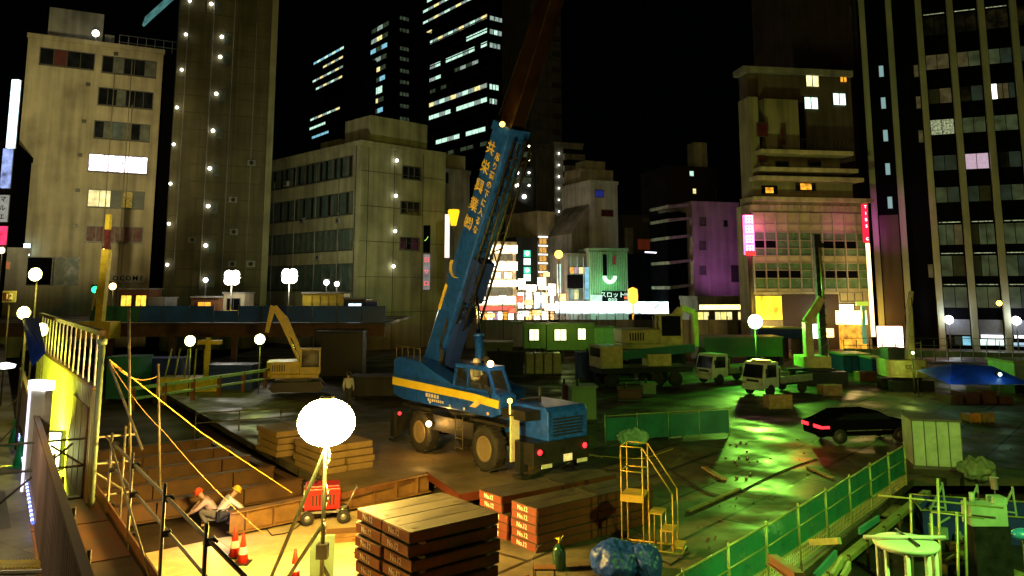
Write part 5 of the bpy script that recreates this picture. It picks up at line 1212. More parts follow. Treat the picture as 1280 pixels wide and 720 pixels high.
# ================================================================ yard at the right, behind the mesh fence
fb = [G(1104, 604), G(1089, 612), G(1065, 627), G(1037, 650), G(1005, 674), G(967, 696)]
F0 = Vector((13.2, 27.0)); FD = (Vector((6.05, 18.5)) - Vector((11.8, 25.4))).normalized()
ang = math.atan2(FD.y, FD.x)
proto = None
M_mesh = None
def mesh_mat():
    m = bpy.data.materials.new("mesh_sheet"); m.use_nodes = True; N = m.node_tree.nodes; L = m.node_tree.links; b = N["Principled BSDF"]
    b.inputs["Base Color"].default_value = (.015, .22, .17, 1); b.inputs["Roughness"].default_value = .5; b.inputs["Alpha"].default_value = .72
    tc = N.new("ShaderNodeTexCoord"); n = N.new("ShaderNodeTexNoise"); n.inputs["Scale"].default_value = 1.3; n.inputs["Detail"].default_value = 4; L.new(tc.outputs["Object"], n.inputs[0])
    r = N.new("ShaderNodeMapRange"); r.inputs[1].default_value = .3; r.inputs[2].default_value = .7; r.inputs[3].default_value = .5; r.inputs[4].default_value = .95; L.new(n.outputs["Fac"], r.inputs[0]); L.new(r.outputs[0], b.inputs["Alpha"])
    c = N.new("ShaderNodeMix"); c.data_type = 'RGBA'; c.inputs["A"].default_value = (.01, .16, .16, 1); c.inputs["B"].default_value = (.03, .30, .13, 1); L.new(n.outputs["Fac"], c.inputs["Factor"]); L.new(c.outputs["Result"], b.inputs["Base Color"])
    return m
M_mesh = mesh_mat(); M_gpipe = mat("green_yellow_pipe", (.42, .46, .16), .4, .3, .3, 5)
SP = 1.86
for k in range(9):
    P = Vector((12.55, 26.3)) + FD * (k * SP)
    if k == 0:
        pf_ = thing("mesh_fence_panel", "x", "fence panel", (P.x, P.y, 0), ang, "teal mesh fence panels along the yard")
        # local +x runs towards the camera, camera side is +y or -y
        mb = MB(); mb.tube((0, 0, 1.2), (SP - .04, 0, 1.2), .022); mb.tube((0, 0, .78), (SP - .04, 0, .78), .016); mb.tube((0, 0, .36), (SP - .04, 0, .36), .016); mb.build("rail", M_gpipe, pf_)
        MB().tube((0, 0, -.02), (0, 0, 1.28), .028).build("post", M_gpipe, pf_)
        MB().b2(.03, SP - .06, -.022, -.02, .36, 1.18).build("mesh_sheet", M_mesh, pf_)
        mb = MB(); 
        for q in range(15): mb.tube((.06 + q * .122, .0, .03), (.06 + q * .122, .0, .36), .007, n=4)
        for q in range(4): mb.tube((0, 0, .03 + q * .1), (SP - .04, 0, .03 + q * .1), .007, n=4)
        mb.build("lower_grid", M_gpipe, pf_)
        cur = pf_
    else: cur = dup(pf_, (P.x, P.y, 0))
    cur["label"] = "teal sheeted fence panel, %s from the far end beside the yard" % ORD[k]
    cur.rotation_euler = (0, 0, ang + random.uniform(-.02, .02))
# kerb channel beside the fence
mb = MB(); a0 = Vector((12.6, 25.9)); a1 = a0 + FD * 17
mb.bar((a0.x + .25, a0.y - .25, -.06), (a1.x + .25, a1.y - .25, -.06), .22, .12); o = mb.build("edge_beam", M_gpipe); tag(o, "long steel edge beam along the foot of the teal fence", "steel beam")
for i in range(12):
    a_ = a0 + FD * (i * 1.45 + .6); o = MB().tube((0, 0, 0), (0, 0, .68), .04).b2(-.06, .06, -.5, .5, -.06, 0).build("strut", M_rustd); o.location = (a_.x + .28, a_.y - .34, -.70 + .06); tag(o, "%s short strut from the far end under the edge beam" % ORD[i], "strut", "struts under the edge beam")
# reel cabin / booth
q = at(1132, 676, 14.6); bt = thing("operator_booth", "round glazed booth with a pale green disc roof at the bottom edge", "booth", (q.x, q.y, -.7), R(10))
hz = q.z + .7
MB().lathe([(.48, 0), (.48, .75), (.46, .8)], (0, 0, 0), 20).build("base", M_whp, bt)
M_ro = mat("pale_roof_paint", (.62, .78, .60), .35, 0, .1, 2)
MB().lathe([(.46, hz - .12), (.53, hz - .07), (.54, hz - .02), (.51, hz), (.3, hz + .02), (.01, hz + .025)], (0, 0, 0), 32).build("roof", M_ro, bt)
for k in range(8):
    a = R(k * 45 + 12); MB().tube((.46 * math.cos(a), .46 * math.sin(a), .78), (.46 * math.cos(a), .46 * math.sin(a), hz - .08), .034, n=8).build("post", M_ro, bt)
    a2 = R(k * 45 + 57); mb = MB(); mb.face([(.45 * math.cos(a), .45 * math.sin(a), .8), (.45 * math.cos(a2), .45 * math.sin(a2), .8), (.45 * math.cos(a2), .45 * math.sin(a2), hz - .1), (.45 * math.cos(a), .45 * math.sin(a), hz - .1)]); mb.build("glass_pane", gl, bt)
MB().tube((-.72, .12, hz + .07), (.66, -.16, hz + .07), .032).build("roof_bar", M_whp, bt); MB().tube((-.05, -.42, hz + .05), (.16, .5, hz + .05), .022).build("roof_strap", M_dark, bt)
MB().lathe([(.2, .8), (.2, 1.3), (.12, 1.45), (.12, 1.7), (.05, 1.8)], (-.05, .1, 0), 12).build("control_unit", M_yelg, bt)
# storage container of panels
p = G(1176, 590, 0); ct = thing("storage_container", "pale green panelled container standing behind the teal fence end", "container", (p.x + .1, p.y + .3, 0), R(-14))
mb = MB(); mb.b2(-.78, .78, 0, 1.5, .12, 1.62); mb.build("body", M_greenp, ct)
for k in range(4):
    for r_ in range(3): MB().b2(-.76 + k * .385, -.40 + k * .385, -.03, -.002, .16 + r_ * .485, .62 + r_ * .485).build("panel", M_greenp, ct)
mb = MB(); [mb.b2(-.79 + k * .385, -.765 + k * .385, -.05, 0, .1, 1.66) for k in range(5)]; mb.b2(-.8, .8, -.06, 1.52, 1.62, 1.69); mb.b2(-.8, .8, 0, 1.5, 0, .12); mb.build("frame", M_frame, ct)
# blue skip with A-frames
s0 = G(1100, 626, -.1)
sk = thing("steel_skip", "blue open steel skip in front of the panelled container", "skip", (11.5, 23.3, -.7), R(-17))
mb = MB(); 
mb.b2(0, 3.3, 0, .05, 0, .72); mb.b2(0, 3.3, 1.7, 1.75, 0, .72); mb.b2(0, .05, .05, 1.7, 0, .72); mb.b2(3.25, 3.3, .05, 1.7, 0, .72); mb.b2(.05, 3.25, .05, 1.7, 0, .05); mb.build("body", M_blued, sk)
mb = MB(); mb.tube((-.03, -.03, .74), (3.33, -.03, .74), .025); mb.tube((-.03, 1.78, .74), (3.33, 1.78, .74), .025); mb.tube((-.03, -.03, .74), (-.03, 1.78, .74), .025); mb.tube((3.33, -.03, .74), (3.33, 1.78, .74), .025); mb.build("rim", M_gpipe, sk)
for k in range(3):
    f = thing("trestle", "%s pale folded trestle from the left standing in the blue skip" % ORD[k], "trestle", (11.5 + .65 + k * .85, 23.3 + .5 - k * .25, -.62), R(-17), "folded trestles in the blue skip")
    MB().bar((-.42, 0, 0), (.22, 0, 1.25), .05, .05).build("leg", M_greenp, f); MB().bar((.28, 0, 0), (.2, 0, 1.3), .05, .05).build("leg", M_greenp, f); MB().bar((-.22, 0, .36), (.26, 0, .34), .04, .04).bar((-.1, .0, .62), (.24, 0, .6), .04, .04).bar((-.42, 0, .02), (-.3, .5, .02), .05, .05).build("crossbar", M_greenp, f)
# brown round cover, coil
p = G(1108, 640, -.45); o = MB().lathe([(.62, 0), (.66, .06), (.62, .12), (.2, .14), (.01, .14)], n=28).lathe([(.45, -.25), (.45, 0)], n=16).build("reel", M_wood); o.location = (p.x, p.y, -.45); tag(o, "brown round wooden reel lying flat left of the trestles", "reel")
p = G(1210, 675, -.6); mb = MB(); pts = [(.3 * math.cos(a * .5) * (1 + .03 * math.sin(a)), .3 * math.sin(a * .5), .02 + a * .004) for a in range(50)]; mb.path([Vector(q_) for q_ in pts], .03, 6); o = mb.build("hose_coil", M_greenp); o.location = (p.x, p.y, -.66); tag(o, "coiled pale hose on the yard floor beside leaning poles", "hose")
# pipe posts
for i, (px, y0, y1, Y) in enumerate(((1172, 598, 655, 17.5), (1206, 622, 700, 17.), (1196, 640, 705, 17.), (1164, 642, 690, 16.), (1138, 618, 650, 18.5))):
    a_, b_ = at(px, y0, Y), at(px - 3, y1, Y); o = MB().tube((b_.x, b_.y, -.7), a_, .028).build("scaffold_pole", M_gpipe); tag(o, "upright yard pole %s" % ["in front of the blue skip", "tallest, leaning right of the skip", "just left of the tallest leaning one", "short, directly behind the booth roof", "short, by the brown wooden reel"][i], "pole", "upright poles in the yard")
a_, b_ = at(1098, 619, 18), at(1254, 635, 18); o = MB().tube(a_, b_, .02).tube(at(1164, 640, 18), at(1230, 648, 18), .018).build("guard_rail", M_gpipe); tag(o, "thin rail crossing the yard in front of the blue skip", "rail")
# blue screen wall at right and timber bundle
w0 = G(1252, 655, -.1); w1 = G(1216, 735, -.1)
for k in range(4):
    a_ = w0.lerp(w1, k / 4); b_ = w0.lerp(w1, (k + 1) / 4); mb = MB(); mb.bar((a_.x, a_.y, -.4), (b_.x, b_.y, -.4), .05, .6)
    o = mb.build("blue_barrier", M_blued); tag(o, "deep blue low panel, %s from the far end at right of the lumber" % ORD[k], "barrier", "blue panels right of the lumber")
random.seed(5)
for k in range(14):
    px = 1206 + random.uniform(-8, 12); e = at(1240 + random.uniform(-14, 10), 652 + random.uniform(-5, 10), 17.0); s_ = at(px - 8 + k, 735, 14.2 + random.uniform(-.2, .2))
    mb = MB(); mb.bar((s_.x, s_.y, -.55 + (k % 4) * .08), (e.x, e.y, -.45 + (k % 4) * .09), .08, .05); o = mb.build("lumber", M_wood)
    tag(o, "one of the pale boards bundled diagonally beside the blue panels", "board", "loose boards bundled beside blue panels")
for k in range(9):
    a_ = at(1222 + k * 3.2, 660 + (k % 3) * 6, 17.3); mb = MB(); mb.box((0, 0, 0), (.32, .13, .13), k * .7); mb.box((.08, .05, .08), (.2, .1, .1), k * 1.3); o = mb.build("timber_block", M_wood if k % 2 else M_yelg); o.location = (a_.x, a_.y, -.32 + (k % 4) * .13); o.rotation_euler = (.2 * k, .3, 0)
    tag(o, "one of the short yellow offcuts heaped on the far end of the boards", "offcut", "short offcuts heaped on the boards")
# junk: small machines on yard floor
for i, (px, py, s_) in enumerate(((1178, 640, .3), (1190, 662, .26), (1170, 668, .34), (1196, 690, .3), (1150, 650, .3), (1182, 712, .3))):
    p = G(px, py, -.6); mb = MB(); mb.box((0, 0, s_ * .5), (s_ * 1.5, s_, s_ * .9), i); mb.tube((-s_ * .6, 0, s_), (s_ * .8, .1, s_ * 1.1), s_ * .18); mb.lathe([(s_ * .4, 0), (s_ * .45, s_ * .3), (s_ * .1, s_ * .5)], (s_ * .5, s_ * .5, s_ * .4), 10); mb.bar((0, 0, s_), (s_, -s_ * .5, s_ * 1.8), .05, .05)
    o = mb.build("pump", [M_dark, M_blued, M_greenp, M_rustd, M_yelg, M_gpipe][i]); o.location = (p.x, p.y, -.7); tag(o, "small %s pump unit on the yard floor %s" % (["black", "blue", "pale green", "rusty", "cream", "olive"][i], ["below the skip", "left of the boards", "behind the booth roof", "right of the booth", "near the wooden reel", "at bottom right of the booth"][i]), "pump")
p = at(1233, 640, 18.6); o = MB().b2(-.45, .35, -.2, .2, -.25, .2).tube((-.3, 0, .2), (-.3, 0, .42), .06).b2(.1, .4, -.15, .15, .2, .34).build("tool_chest", M_greenp); o.location = (p.x, p.y, p.z); MB().b2(-.4, .4, -.18, .18, -p.z - .7, -.25).build("stand", M_dark, o); tag(o, "pale green tool chest at the corner of the blue yard panels", "tool chest")
# ladder frame at far right bottom
ld = thing("ladder_rack", "flat rack of pale slats lying at the bottom right corner", "rack", tuple(G(1262, 725, -.6)), R(20))
ld.location.z = -.68
for k in range(7): MB().b2(-.35, .5, -.3 + k * .33, -.2 + k * .33, .1, .16).build("slat", M_gpipe, ld)
MB().b2(-.42, -.36, -.4, 2.1, .0, .16).b2(.5, .56, -.4, 2.1, 0, .16).build("side_rail", M_gpipe, ld)
# crumpled sheet and white lamp pot right of container
p = G(1222, 598, -.0); mb = MB(); mb.ball((0, 0, .3), .5, n=16, sq=(1.2, .9, .75)); o = mb.build("sheet_bundle", mat("grey_sheet", (.30, .30, .18), .8, 0, .5, 4, .6)); o.location = (p.x, p.y, 0); tag(o, "crumpled grey sheet bundle right of the panelled container", "bundle")
md = o.modifiers.new("sub", 'SUBSURF'); md.levels = 2; md.render_levels = 2; md = o.modifiers.new("d", 'DISPLACE'); md.texture = bpy.data.textures["lump"]; md.strength = .35
p = at(1243, 604, 22); t = thing("pail", "small white pail hanging beside the crumpled bundle", "pail", (p.x, p.y, p.z - .15)); MB().lathe([(.09, 0), (.12, .3), (.125, .3)], n=14).build("body", M_whp, t); MB().tube((0, 0, -p.z - .55), (0, 0, 0), .02).build("stand", M_pipe, t)
p = at(1279, 668, 16); t = MB().ball((0, 0, 0), .16, n=12, sq=(1.4, 1, .7)).build("helmet", mat("cyan_helmet", (.02, .25, .55), .3)); t.location = p; MB().tube((0, 0, -p.z - .7), (0, 0, -.05), .03).build("stand", M_pipe, t); tag(t, "blue safety helmet on a stick at the right picture edge", "helmet")
# red beam end lower centre-right, dark trough pieces
a_, b_ = at(966, 698, 15.5), at(1000, 722, 13.5); o = MB().bar(a_, b_, .16, .14).bar(a_ + Vector((0, 0, -.09)), b_ + Vector((0, 0, -.09)), .22, .02).build("steel_channel", M_rust); tag(o, "red brown steel channel jutting up by the fence foot", "steel channel")
for i, (x0, y0, x1, y1, Y) in enumerate(((1045, 692, 1018, 722, 14.5), (1052, 700, 1040, 722, 14.2), (1062, 706, 1052, 724, 14.2), (1098, 648, 1074, 664, 17.5), (1012, 678, 1050, 676, 17.3))):
    a_, b_ = at(x0, y0, Y), at(x1, y1, Y - 1); o = MB().bar(a_, b_, .05, .12).build("rail_piece", [M_teal, M_gpipe, M_gpipe, M_teal, M_gpipe][i]); tag(o, ["long teal rail piece in the dark channel left of the booth", "pale short rail piece, left of two beside the booth", "pale short rail piece nearest the booth", "teal rail piece by the wooden reel", "thin flat strip lying by the fence struts"][i], "rail piece")
# ================================================================ centre foreground
# yellow rolling steps
q = G(778, 690, 0); st = thing("rolling_steps", "tall yellow wheeled platform steps beside the red plate stack", "steps", (q.x, q.y, 0), R(-22))
Yp = mat("yellow_pipe", (.42, .25, .035), .45, .1, .3, 5)
pw_, pd_ = .52, .6
for x in (0, pw_):
    for y in (0, pd_): MB().tube((x, y, .1), (x, y, 2.42), .018, n=8).build("post", Yp, st)
mb = MB(); [mb.tube(a_, b_, .016) for a_, b_ in (((0, 0, 2.42), (pw_, 0, 2.42)), ((0, 0, 2.42), (0, pd_, 2.42)), ((0, pd_, 2.42), (pw_, pd_, 2.42)), ((0, 0, 1.85), (0, pd_, 1.85)), ((0, 0, 1.85), (pw_, 0, 1.85)), ((0, pd_, 1.85), (pw_, pd_, 1.85)))]; mb.build("guard_rail", Yp, st)
MB().b2(-.02, pw_ + .02, -.02, pd_ + .02, 1.28, 1.32).b2(-.02, pw_ + .02, -.035, -.02, 1.16, 1.32).build("platform", Yp, st)
for k, (x, z) in enumerate(((.86, .92), (1.12, .56))):
    MB().b2(x - .22, x + .10, .02, pd_ - .02, z, z + .03).build("tread", Yp, st)
    for y in (.03, pd_ - .03): MB().tube((x + .08, y, .1), (x + .08, y, z), .015).tube((x - .2, y, .1), (x - .2, y, z), .015).build("leg", Yp, st)
MB().b2(1.16, 1.42, .02, pd_ - .02, .22, .25).build("tread", Yp, st)
for y in (0, pd_): MB().path([Vector((pw_, y, 2.42)), Vector((1.22, y, 1.42)), Vector((1.22, y, .1))], .017, 8).build("handrail", Yp, st)
MB().tube((0, 0, .12), (1.4, 0, .12), .02).tube((0, pd_, .12), (1.4, pd_, .12), .02).tube((0, 0, .12), (0, pd_, .12), .02).tube((1.4, 0, .12), (1.4, pd_, .12), .02).build("base_frame", Yp, st)
for x in (0, 1.38):
    for y in (0, pd_): MB().lathe([(.03, -.02), (.06, -.018), (.06, .018), (.03, .02)], (x, y, .062), 12, M=Matrix.Rotation(R(90), 4, 'X')).build("caster", M_rub, st)
# blue tarpaulin heap
q = G(775, 722, 0); mb = MB(); o = MB().ball((0, 0, .30), .62, n=28, sq=(1.05, .8, .68)).ball((.55, -.1, .32), .5, n=28, sq=(.8, .8, .85)).build("tarpaulin_heap", mat("dark_blue_tarpaulin", (.005, .035, .28), .45, 0, .4, 3, .6)); o.location = (q.x + .0, q.y + .1, 0)
md = o.modifiers.new("sub", 'SUBSURF'); md.levels = 3; md.render_levels = 3
tx = bpy.data.textures.new("folds", 'CLOUDS'); tx.noise_scale = .6; tx.noise_depth = 3; md = o.modifiers.new("d", 'DISPLACE'); md.texture = tx; md.strength = .36
tag(o, "heap of blue tarpaulin over equipment in front of yellow steps", "tarpaulin")
# gas cylinder, stool, valve
q = G(699, 712, 0); t = thing("gas_cylinder", "squat dark green gas bottle with brass valve in front of red stack", "gas bottle", (q.x, q.y, 0)); MB().lathe([(.10, 0), (.15, .03), (.155, .35), (.13, .46), (.06, .53), (.04, .55)], n=20).build("bottle", mat("bottle_green", (.02, .06, .045), .15, .3, .2, 3, coat=.5), t); MB().tube((0, 0, .55), (0, 0, .68), .025).tube((-.07, 0, .66), (.07, 0, .62), .015).tube((0, 0, .6), (.1, 0, .72), .012).build("valve", M_yel, t)
q = G(680, 728, 0); t = thing("folding_stool", "small folding stool with a bent wire back near gas bottle", "stool", (q.x, q.y, 0)); MB().b2(-.2, .25, -.15, .15, .28, .31).build("seat", M_ply, t); MB().path([Vector((-.2, -.15, 0)), Vector((-.25, -.12, .5)), Vector((-.12, 0, .72)), Vector((.0, .1, .74))], .014, 6).build("back", M_pipe, t)
for x in (-.18, .23):
    for y in (-.13, .13): MB().tube((x, y, 0), (x, y, .28), .013).build("leg", M_pipe, t)
# hose and bits on the deck
rope("thin black hose curling over the deck right of the blue heap", [G(808, 716, .02), G(826, 700, .02), G(838, 706, .02), G(862, 690, .02)], M_dark, .02, 0, "hose", "hose")
# small metal caps added to stand in for reflected glints on the deck
random.seed(12)
for k, (px, py) in enumerate(((913, 556), (921, 557), (926, 553), (933, 554), (924, 572), (934, 573), (919, 577), (921, 597), (933, 598), (938, 593))):
    p = G(px, py, .0); o = MB().lathe([(.05, 0), (.045, .05), (.01, .06)], n=8).build("deck_glint", emit("cap_glint", (.6, 1, .7), .9)) if False else MB().lathe([(.05, 0), (.045, .05), (.01, .06)], n=8).build("deck_glint", M_alu); o.location = p; tag(o, "one of the small added metal caps standing in for glints on the deck", "glint", "metal caps standing in for glints on the deck")
# ================================================================ people
def person_mesh(J, edges, rad, name, m, parent, sub=1):
    """J joints, edges, radii -> one continuous skinned surface"""
    keys = list(J); me = bpy.data.meshes.new(name); me.from_pydata([J[k] for k in keys], [(keys.index(a), keys.index(b)) for a, b in edges], [])
    o = bpy.data.objects.new(name, me); COL.objects.link(o)
    md = o.modifiers.new("skin", 'SKIN'); md.use_smooth_shade = True; sk = me.skin_vertices[0].data
    for i, k in enumerate(keys):
        r = rad[k]; sk[i].radius = (r, r) if not isinstance(r, tuple) else r; sk[i].use_root = (i == 0)
    s_ = o.modifiers.new("sub", 'SUBSURF'); s_.levels = sub; s_.render_levels = sub
    dg = bpy.context.evaluated_depsgraph_get(); dg.update(); mesh = bpy.data.meshes.new_from_object(o.evaluated_get(dg)); bpy.data.objects.remove(o)
    mesh.materials.clear(); mesh.materials.append(m); mesh.name = name
    ob = bpy.data.objects.new(name, mesh); COL.objects.link(ob); ob.parent = parent; return ob
M_skin = mat("skin", (.45, .27, .18), .5, 0, .1, 6); M_hair = mat("hair", (.02, .016, .014), .6)
BE_ = [("pelvis", "spine"), ("spine", "chest"), ("chest", "neck"), ("neck", "head0"), ("head0", "head1"), ("chest", "shl"), ("shl", "ell"), ("ell", "wrl"), ("wrl", "hal"), ("chest", "shr"), ("shr", "elr"), ("elr", "wrr"), ("wrr", "har"),
       ("pelvis", "hpl"), ("hpl", "knl"), ("knl", "anl"), ("anl", "tol"), ("pelvis", "hpr"), ("hpr", "knr"), ("knr", "anr"), ("anr", "tor")]
RAD = dict(pelvis=.14, spine=.125, chest=.145, neck=.055, head0=.085, head1=.09, shl=.07, ell=.047, wrl=.032, hal=.035, shr=.07, elr=.047, wrr=.032, har=.035, hpl=.095, knl=.06, anl=.042, tol=.038, hpr=.095, knr=.06, anr=.042, tor=.038)
STAND = dict(pelvis=(0, 0, .93), spine=(0, .01, 1.12), chest=(0, 0, 1.34), neck=(0, 0, 1.50), head0=(0, -.01, 1.59), head1=(0, -.015, 1.67), shl=(.19, 0, 1.42), ell=(.25, .02, 1.13), wrl=(.25, -.08, .90), hal=(.25, -.11, .81), shr=(-.19, 0, 1.42), elr=(-.25, .03, 1.13), wrr=(-.24, -.06, .90), har=(-.24, -.08, .81),
             hpl=(.10, 0, .88), knl=(.11, -.02, .48), anl=(.11, .02, .08), tol=(.12, -.14, .04), hpr=(-.10, 0, .88), knr=(-.11, -.02, .48), anr=(-.12, .02, .08), tor=(-.13, -.14, .04))
CROUCH = dict(pelvis=(0, .12, .34), spine=(0, .02, .50), chest=(0, -.12, .68), neck=(0, -.22, .80), head0=(0, -.29, .86), head1=(0, -.33, .92), shl=(.18, -.14, .72), ell=(.24, -.38, .52), wrl=(.12, -.55, .40), hal=(.07, -.62, .36), shr=(-.18, -.14, .72), elr=(-.24, -.38, .52), wrr=(-.10, -.55, .36), har=(-.05, -.62, .32),
              hpl=(.11, .08, .32), knl=(.2, -.30, .46), anl=(.17, -.08, .08), tol=(.18, -.24, .04), hpr=(-.11, .08, .32), knr=(-.2, -.30, .46), anr=(-.17, -.08, .08), tor=(-.18, -.24, .04))
SIT = dict(STAND); SIT.update(pelvis=(0, 0, .10), spine=(0, .03, .30), chest=(0, .02, .50), neck=(0, 0, .66), head0=(0, -.02, .75), head1=(0, -.02, .83), shl=(.18, 0, .58), ell=(.22, -.12, .33), wrl=(.15, -.36, .33), hal=(.13, -.44, .35), shr=(-.18, 0, .58), elr=(-.22, -.12, .33), wrr=(-.15, -.36, .33), har=(-.13, -.44, .35),
           hpl=(.10, -.03, .08), knl=(.12, -.44, .12), anl=(.12, -.46, -.26), tol=(.12, -.58, -.3), hpr=(-.10, -.03, .08), knr=(-.12, -.44, .12), anr=(-.12, -.46, -.26), tor=(-.12, -.58, -.3))
def person(label, loc, rz, pose, jacket, trousers, helmet=None, cat="person", group=None, z=0., small=False, vest=None):
    t = thing("person", label, cat, loc, rz, group)
    person_mesh(pose, BE_, RAD, "body", M_skin, t, 1)
    up = ["spine", "pelvis", "chest", "neck", "shl", "ell", "wrl", "shr", "elr", "wrr"]; ue = [e for e in BE_ if e[0] in up and e[1] in up]
    # the jacket starts at the pelvis and stops short of the chin
    J = {k: pose[k] for k in up}; n_ = Vector(pose["neck"]); c_ = Vector(pose["chest"]); J["neck"] = tuple(c_.lerp(n_, .75))
    rj = {k: RAD[k] * 1.22 + .008 for k in up}; rj["neck"] = .075; person_mesh(J, ue, rj, "jacket", jacket, t, 1)
    lo = ["pelvis", "hpl", "knl", "anl", "hpr", "knr", "anr"]; le = [e for e in BE_ if e[0] in lo and e[1] in lo]
    person_mesh({k: pose[k] for k in lo}, le, {k: RAD[k] * 1.22 + .006 for k in lo}, "trousers", trousers, t, 1)
    hx = Vector(pose["head1"]); hd_ = (hx - Vector(pose["head0"])).normalized()
    up_ = hx + hd_ * .045
    if helmet is not None:
        MB().lathe([(.165, -.015), (.15, 0), (.125, .0), (.12, .06), (.085, .115), (.02, .135)], tuple(up_ - hd_ * .02), 16, M=hd_.to_track_quat('Z', 'Y').to_matrix().to_4x4()).build("helmet", helmet, t)
    else: MB().lathe([(.10, -.07), (.112, 0), (.10, .055), (.06, .085), (.01, .095)], tuple(up_ - hd_ * .03 + Vector((0, .018, 0))), 14).build("hair", M_hair, t)
    f = hx - hd_ * .035
    if not small:
        mb = MB(); fw = Vector((0, -1, 0)); mb.tube(f + fw * .085 + Vector((0, 0, .01)), f + fw * .118 + Vector((0, 0, -.015)), .008, .013, 6); mb.build("nose", M_skin, t)
        mb = MB(); [mb.ball(f + fw * .084 + Vector((s_ * .033, 0, .022)), .011, n=8) for s_ in (-1, 1)]; mb.build("eyes", M_hair, t)
    return t
M_wj = mat("pale_work_jacket", (.66, .66, .80), .7, 0, .15, 3); M_pj = mat("pink_grey_jacket", (.55, .38, .42), .7, 0, .2, 3); M_nt = mat("navy_trousers", (.03, .035, .08), .8); M_gt = mat("grey_trousers", (.14, .13, .14), .8)
M_yh = mat("yellow_helmet", (.75, .5, .05), .3); M_rh = mat("red_helmet", (.65, .08, .03), .3); M_wh = mat("white_helmet", (.75, .75, .72), .3); M_vj = mat("pale_vest_jacket", (.6, .62, .58), .6); M_dj = mat("dark_jacket", (.05, .05, .055), .8)
person("crouching worker in pale blue jacket and yellow helmet beside the pit beam", G(279, 656, -.69), R(120), CROUCH, M_wj, M_nt, M_yh)
person("crouching worker in pinkish jacket and red helmet, left of the yellow helmeted one", G(262, 656, -.69), R(-70), CROUCH, M_pj, M_gt, M_rh)
person("standing worker in pale vest and dark helmet behind the balloon lamp", (*at(435, 504, 43).xy, .0), R(20), STAND, M_vj, M_dj, mat("dark_helmet", (.03, .03, .03), .3))
sp = Matrix.Rotation(CA, 4, 'Z') @ Vector((1.15, -.95, 2.62)) + Vector((CR.x, CR.y, .12)); person("crane driver in light shirt sitting inside the blue cab", sp, CA + R(90), SIT, M_vj, M_nt, M_wh)
# ================================================================ left middle distance: raised road deck with blue fence
YF = 60.
def zat(py, Y): return H0 - (py - 360) / 1000 * Y
def xat_(px, Y): return (px - 640) / 1000 * Y
dk = MB(); x0, x1 = xat_(60, YF), xat_(482, YF); dk.b2(x0 - 12, x1, YF, YF + 15, zat(405, YF) - .1, zat(403, YF)); zd = zat(403, YF)
o = dk.build("raised_road", M_asph); o["kind"] = "structure"
gd = thing("deck_girder", "long dark brown girder carrying the raised road with blue fence", "girder", (x0 - 12, YF, 0)); LN = x1 - x0 + 12
mb = MB(); mb.b2(0, LN, -.05, .2, zd - .95, zd - .12); mb.build("web", M_rustd, gd); mb = MB(); mb.b2(0, LN, -.3, .3, zd - 1.0, zd - .95); mb.b2(0, LN, -.3, -.02, zd - .16, zd - .10); mb.build("flange", M_rustd, gd)
for k in range(8): MB().b2(3 + k * 4.6, 3.35 + k * 4.6, -.1, .3, 0, zd - 1.0).build("column", M_rustd, gd)
M_bf = mat("blue_fence_sheet", (.01, .09, .5), .5, 0, .5, .5)
bf = thing("blue_fence", "long blue panel fence along the raised road at left", "fence", (xat_(115, YF), YF + .1, zd))
for k in range(12):
    a_ = k * 1.84; MB().b2(a_ + .03, a_ + 1.8, -.03, .03, .05, 1.25 if k != 5 else .9).build("panel", M_bf if k not in (0, 1) else M_teal, bf)
    MB().tube((a_, -.05, 0), (a_, -.05, 1.35), .035, n=6).build("post", M_pipe, bf)
# things standing on the raised road
def hut(name, label, px0, px1, y0, Y, zb, m, wm=None, wn=0, cat="site hut", dep=2.4):
    a_, b_ = xat_(px0, Y), xat_(px1, Y); h = zat(y0, Y) - zb; t = thing(name, label, cat, (a_, Y, zb)); W_ = b_ - a_
    MB().b2(0, W_, 0, dep, .1, h - .06).build("body", m, t); MB().b2(-.08, W_ + .08, -.1, dep + .1, h - .06, h + .05).build("roof", M_grey, t)
    mb = MB(); n_ = max(2, int(W_ / .6)); [mb.b2(W_ * k / n_ + .02, W_ * k / n_ + .06, -.03, 0, .12, h - .08) for k in range(n_)]; mb.build("ribs", m, t)
    MB().b2(0, W_, -.02, dep, 0, .1).build("skid", M_dark, t)
    for k in range(wn):
        c_ = W_ * (k + .5) / wn; w2 = min(.5, W_ / wn * .33); f = MB().b2(c_ - w2 - .06, c_ + w2 + .06, -.07, -.01, h * .38 - .06, h * .78 + .06).build("window", M_frame, t)
        MB().b2(c_ - w2, c_ + w2, -.085, -.072, h * .38, h * .78).b2(c_ - .02, c_ + .02, -.1, -.086, h * .38, h * .78, 1).build("pane", [wm, M_frame], f)
    return t
hut("site_hut", "small hut with orange lit window on the raised road", 240, 274, 371, 64, zd, M_rust, emit("hut_orange", (1, .40, .03), 1.5, .2), 1)
hut("site_hut", "pale open fronted hut under the left bright lamp tower", 280, 306, 366, 65, zd, M_cream, M_black, 1)
hut("skip_container", "bright yellow container on the raised road", 379, 430, 366, 64, zd, M_yel, cat="container")
hut("site_hut", "pale grey block on the raised road below olive tower", 186, 207, 372, 65, zd, M_grey)
hut("site_hut", "amber lit low hut on the raised road at the far left", 150, 187, 361, 66, zd, M_rust, emit("hut_amber", (1, .55, .05), 1.8, .4), 2)
hut("site_hut", "dark plant hut with one white lamp right of yellow container", 431, 458, 373, 63, zd, M_dark, emit("hut_white", (.7, .9, 1), 2), 1)
hut("panel_screen", "tall dark blue screen at the right end of raised road", 458, 472, 376, 62, zd, M_blued, cat="screen", dep=.3)
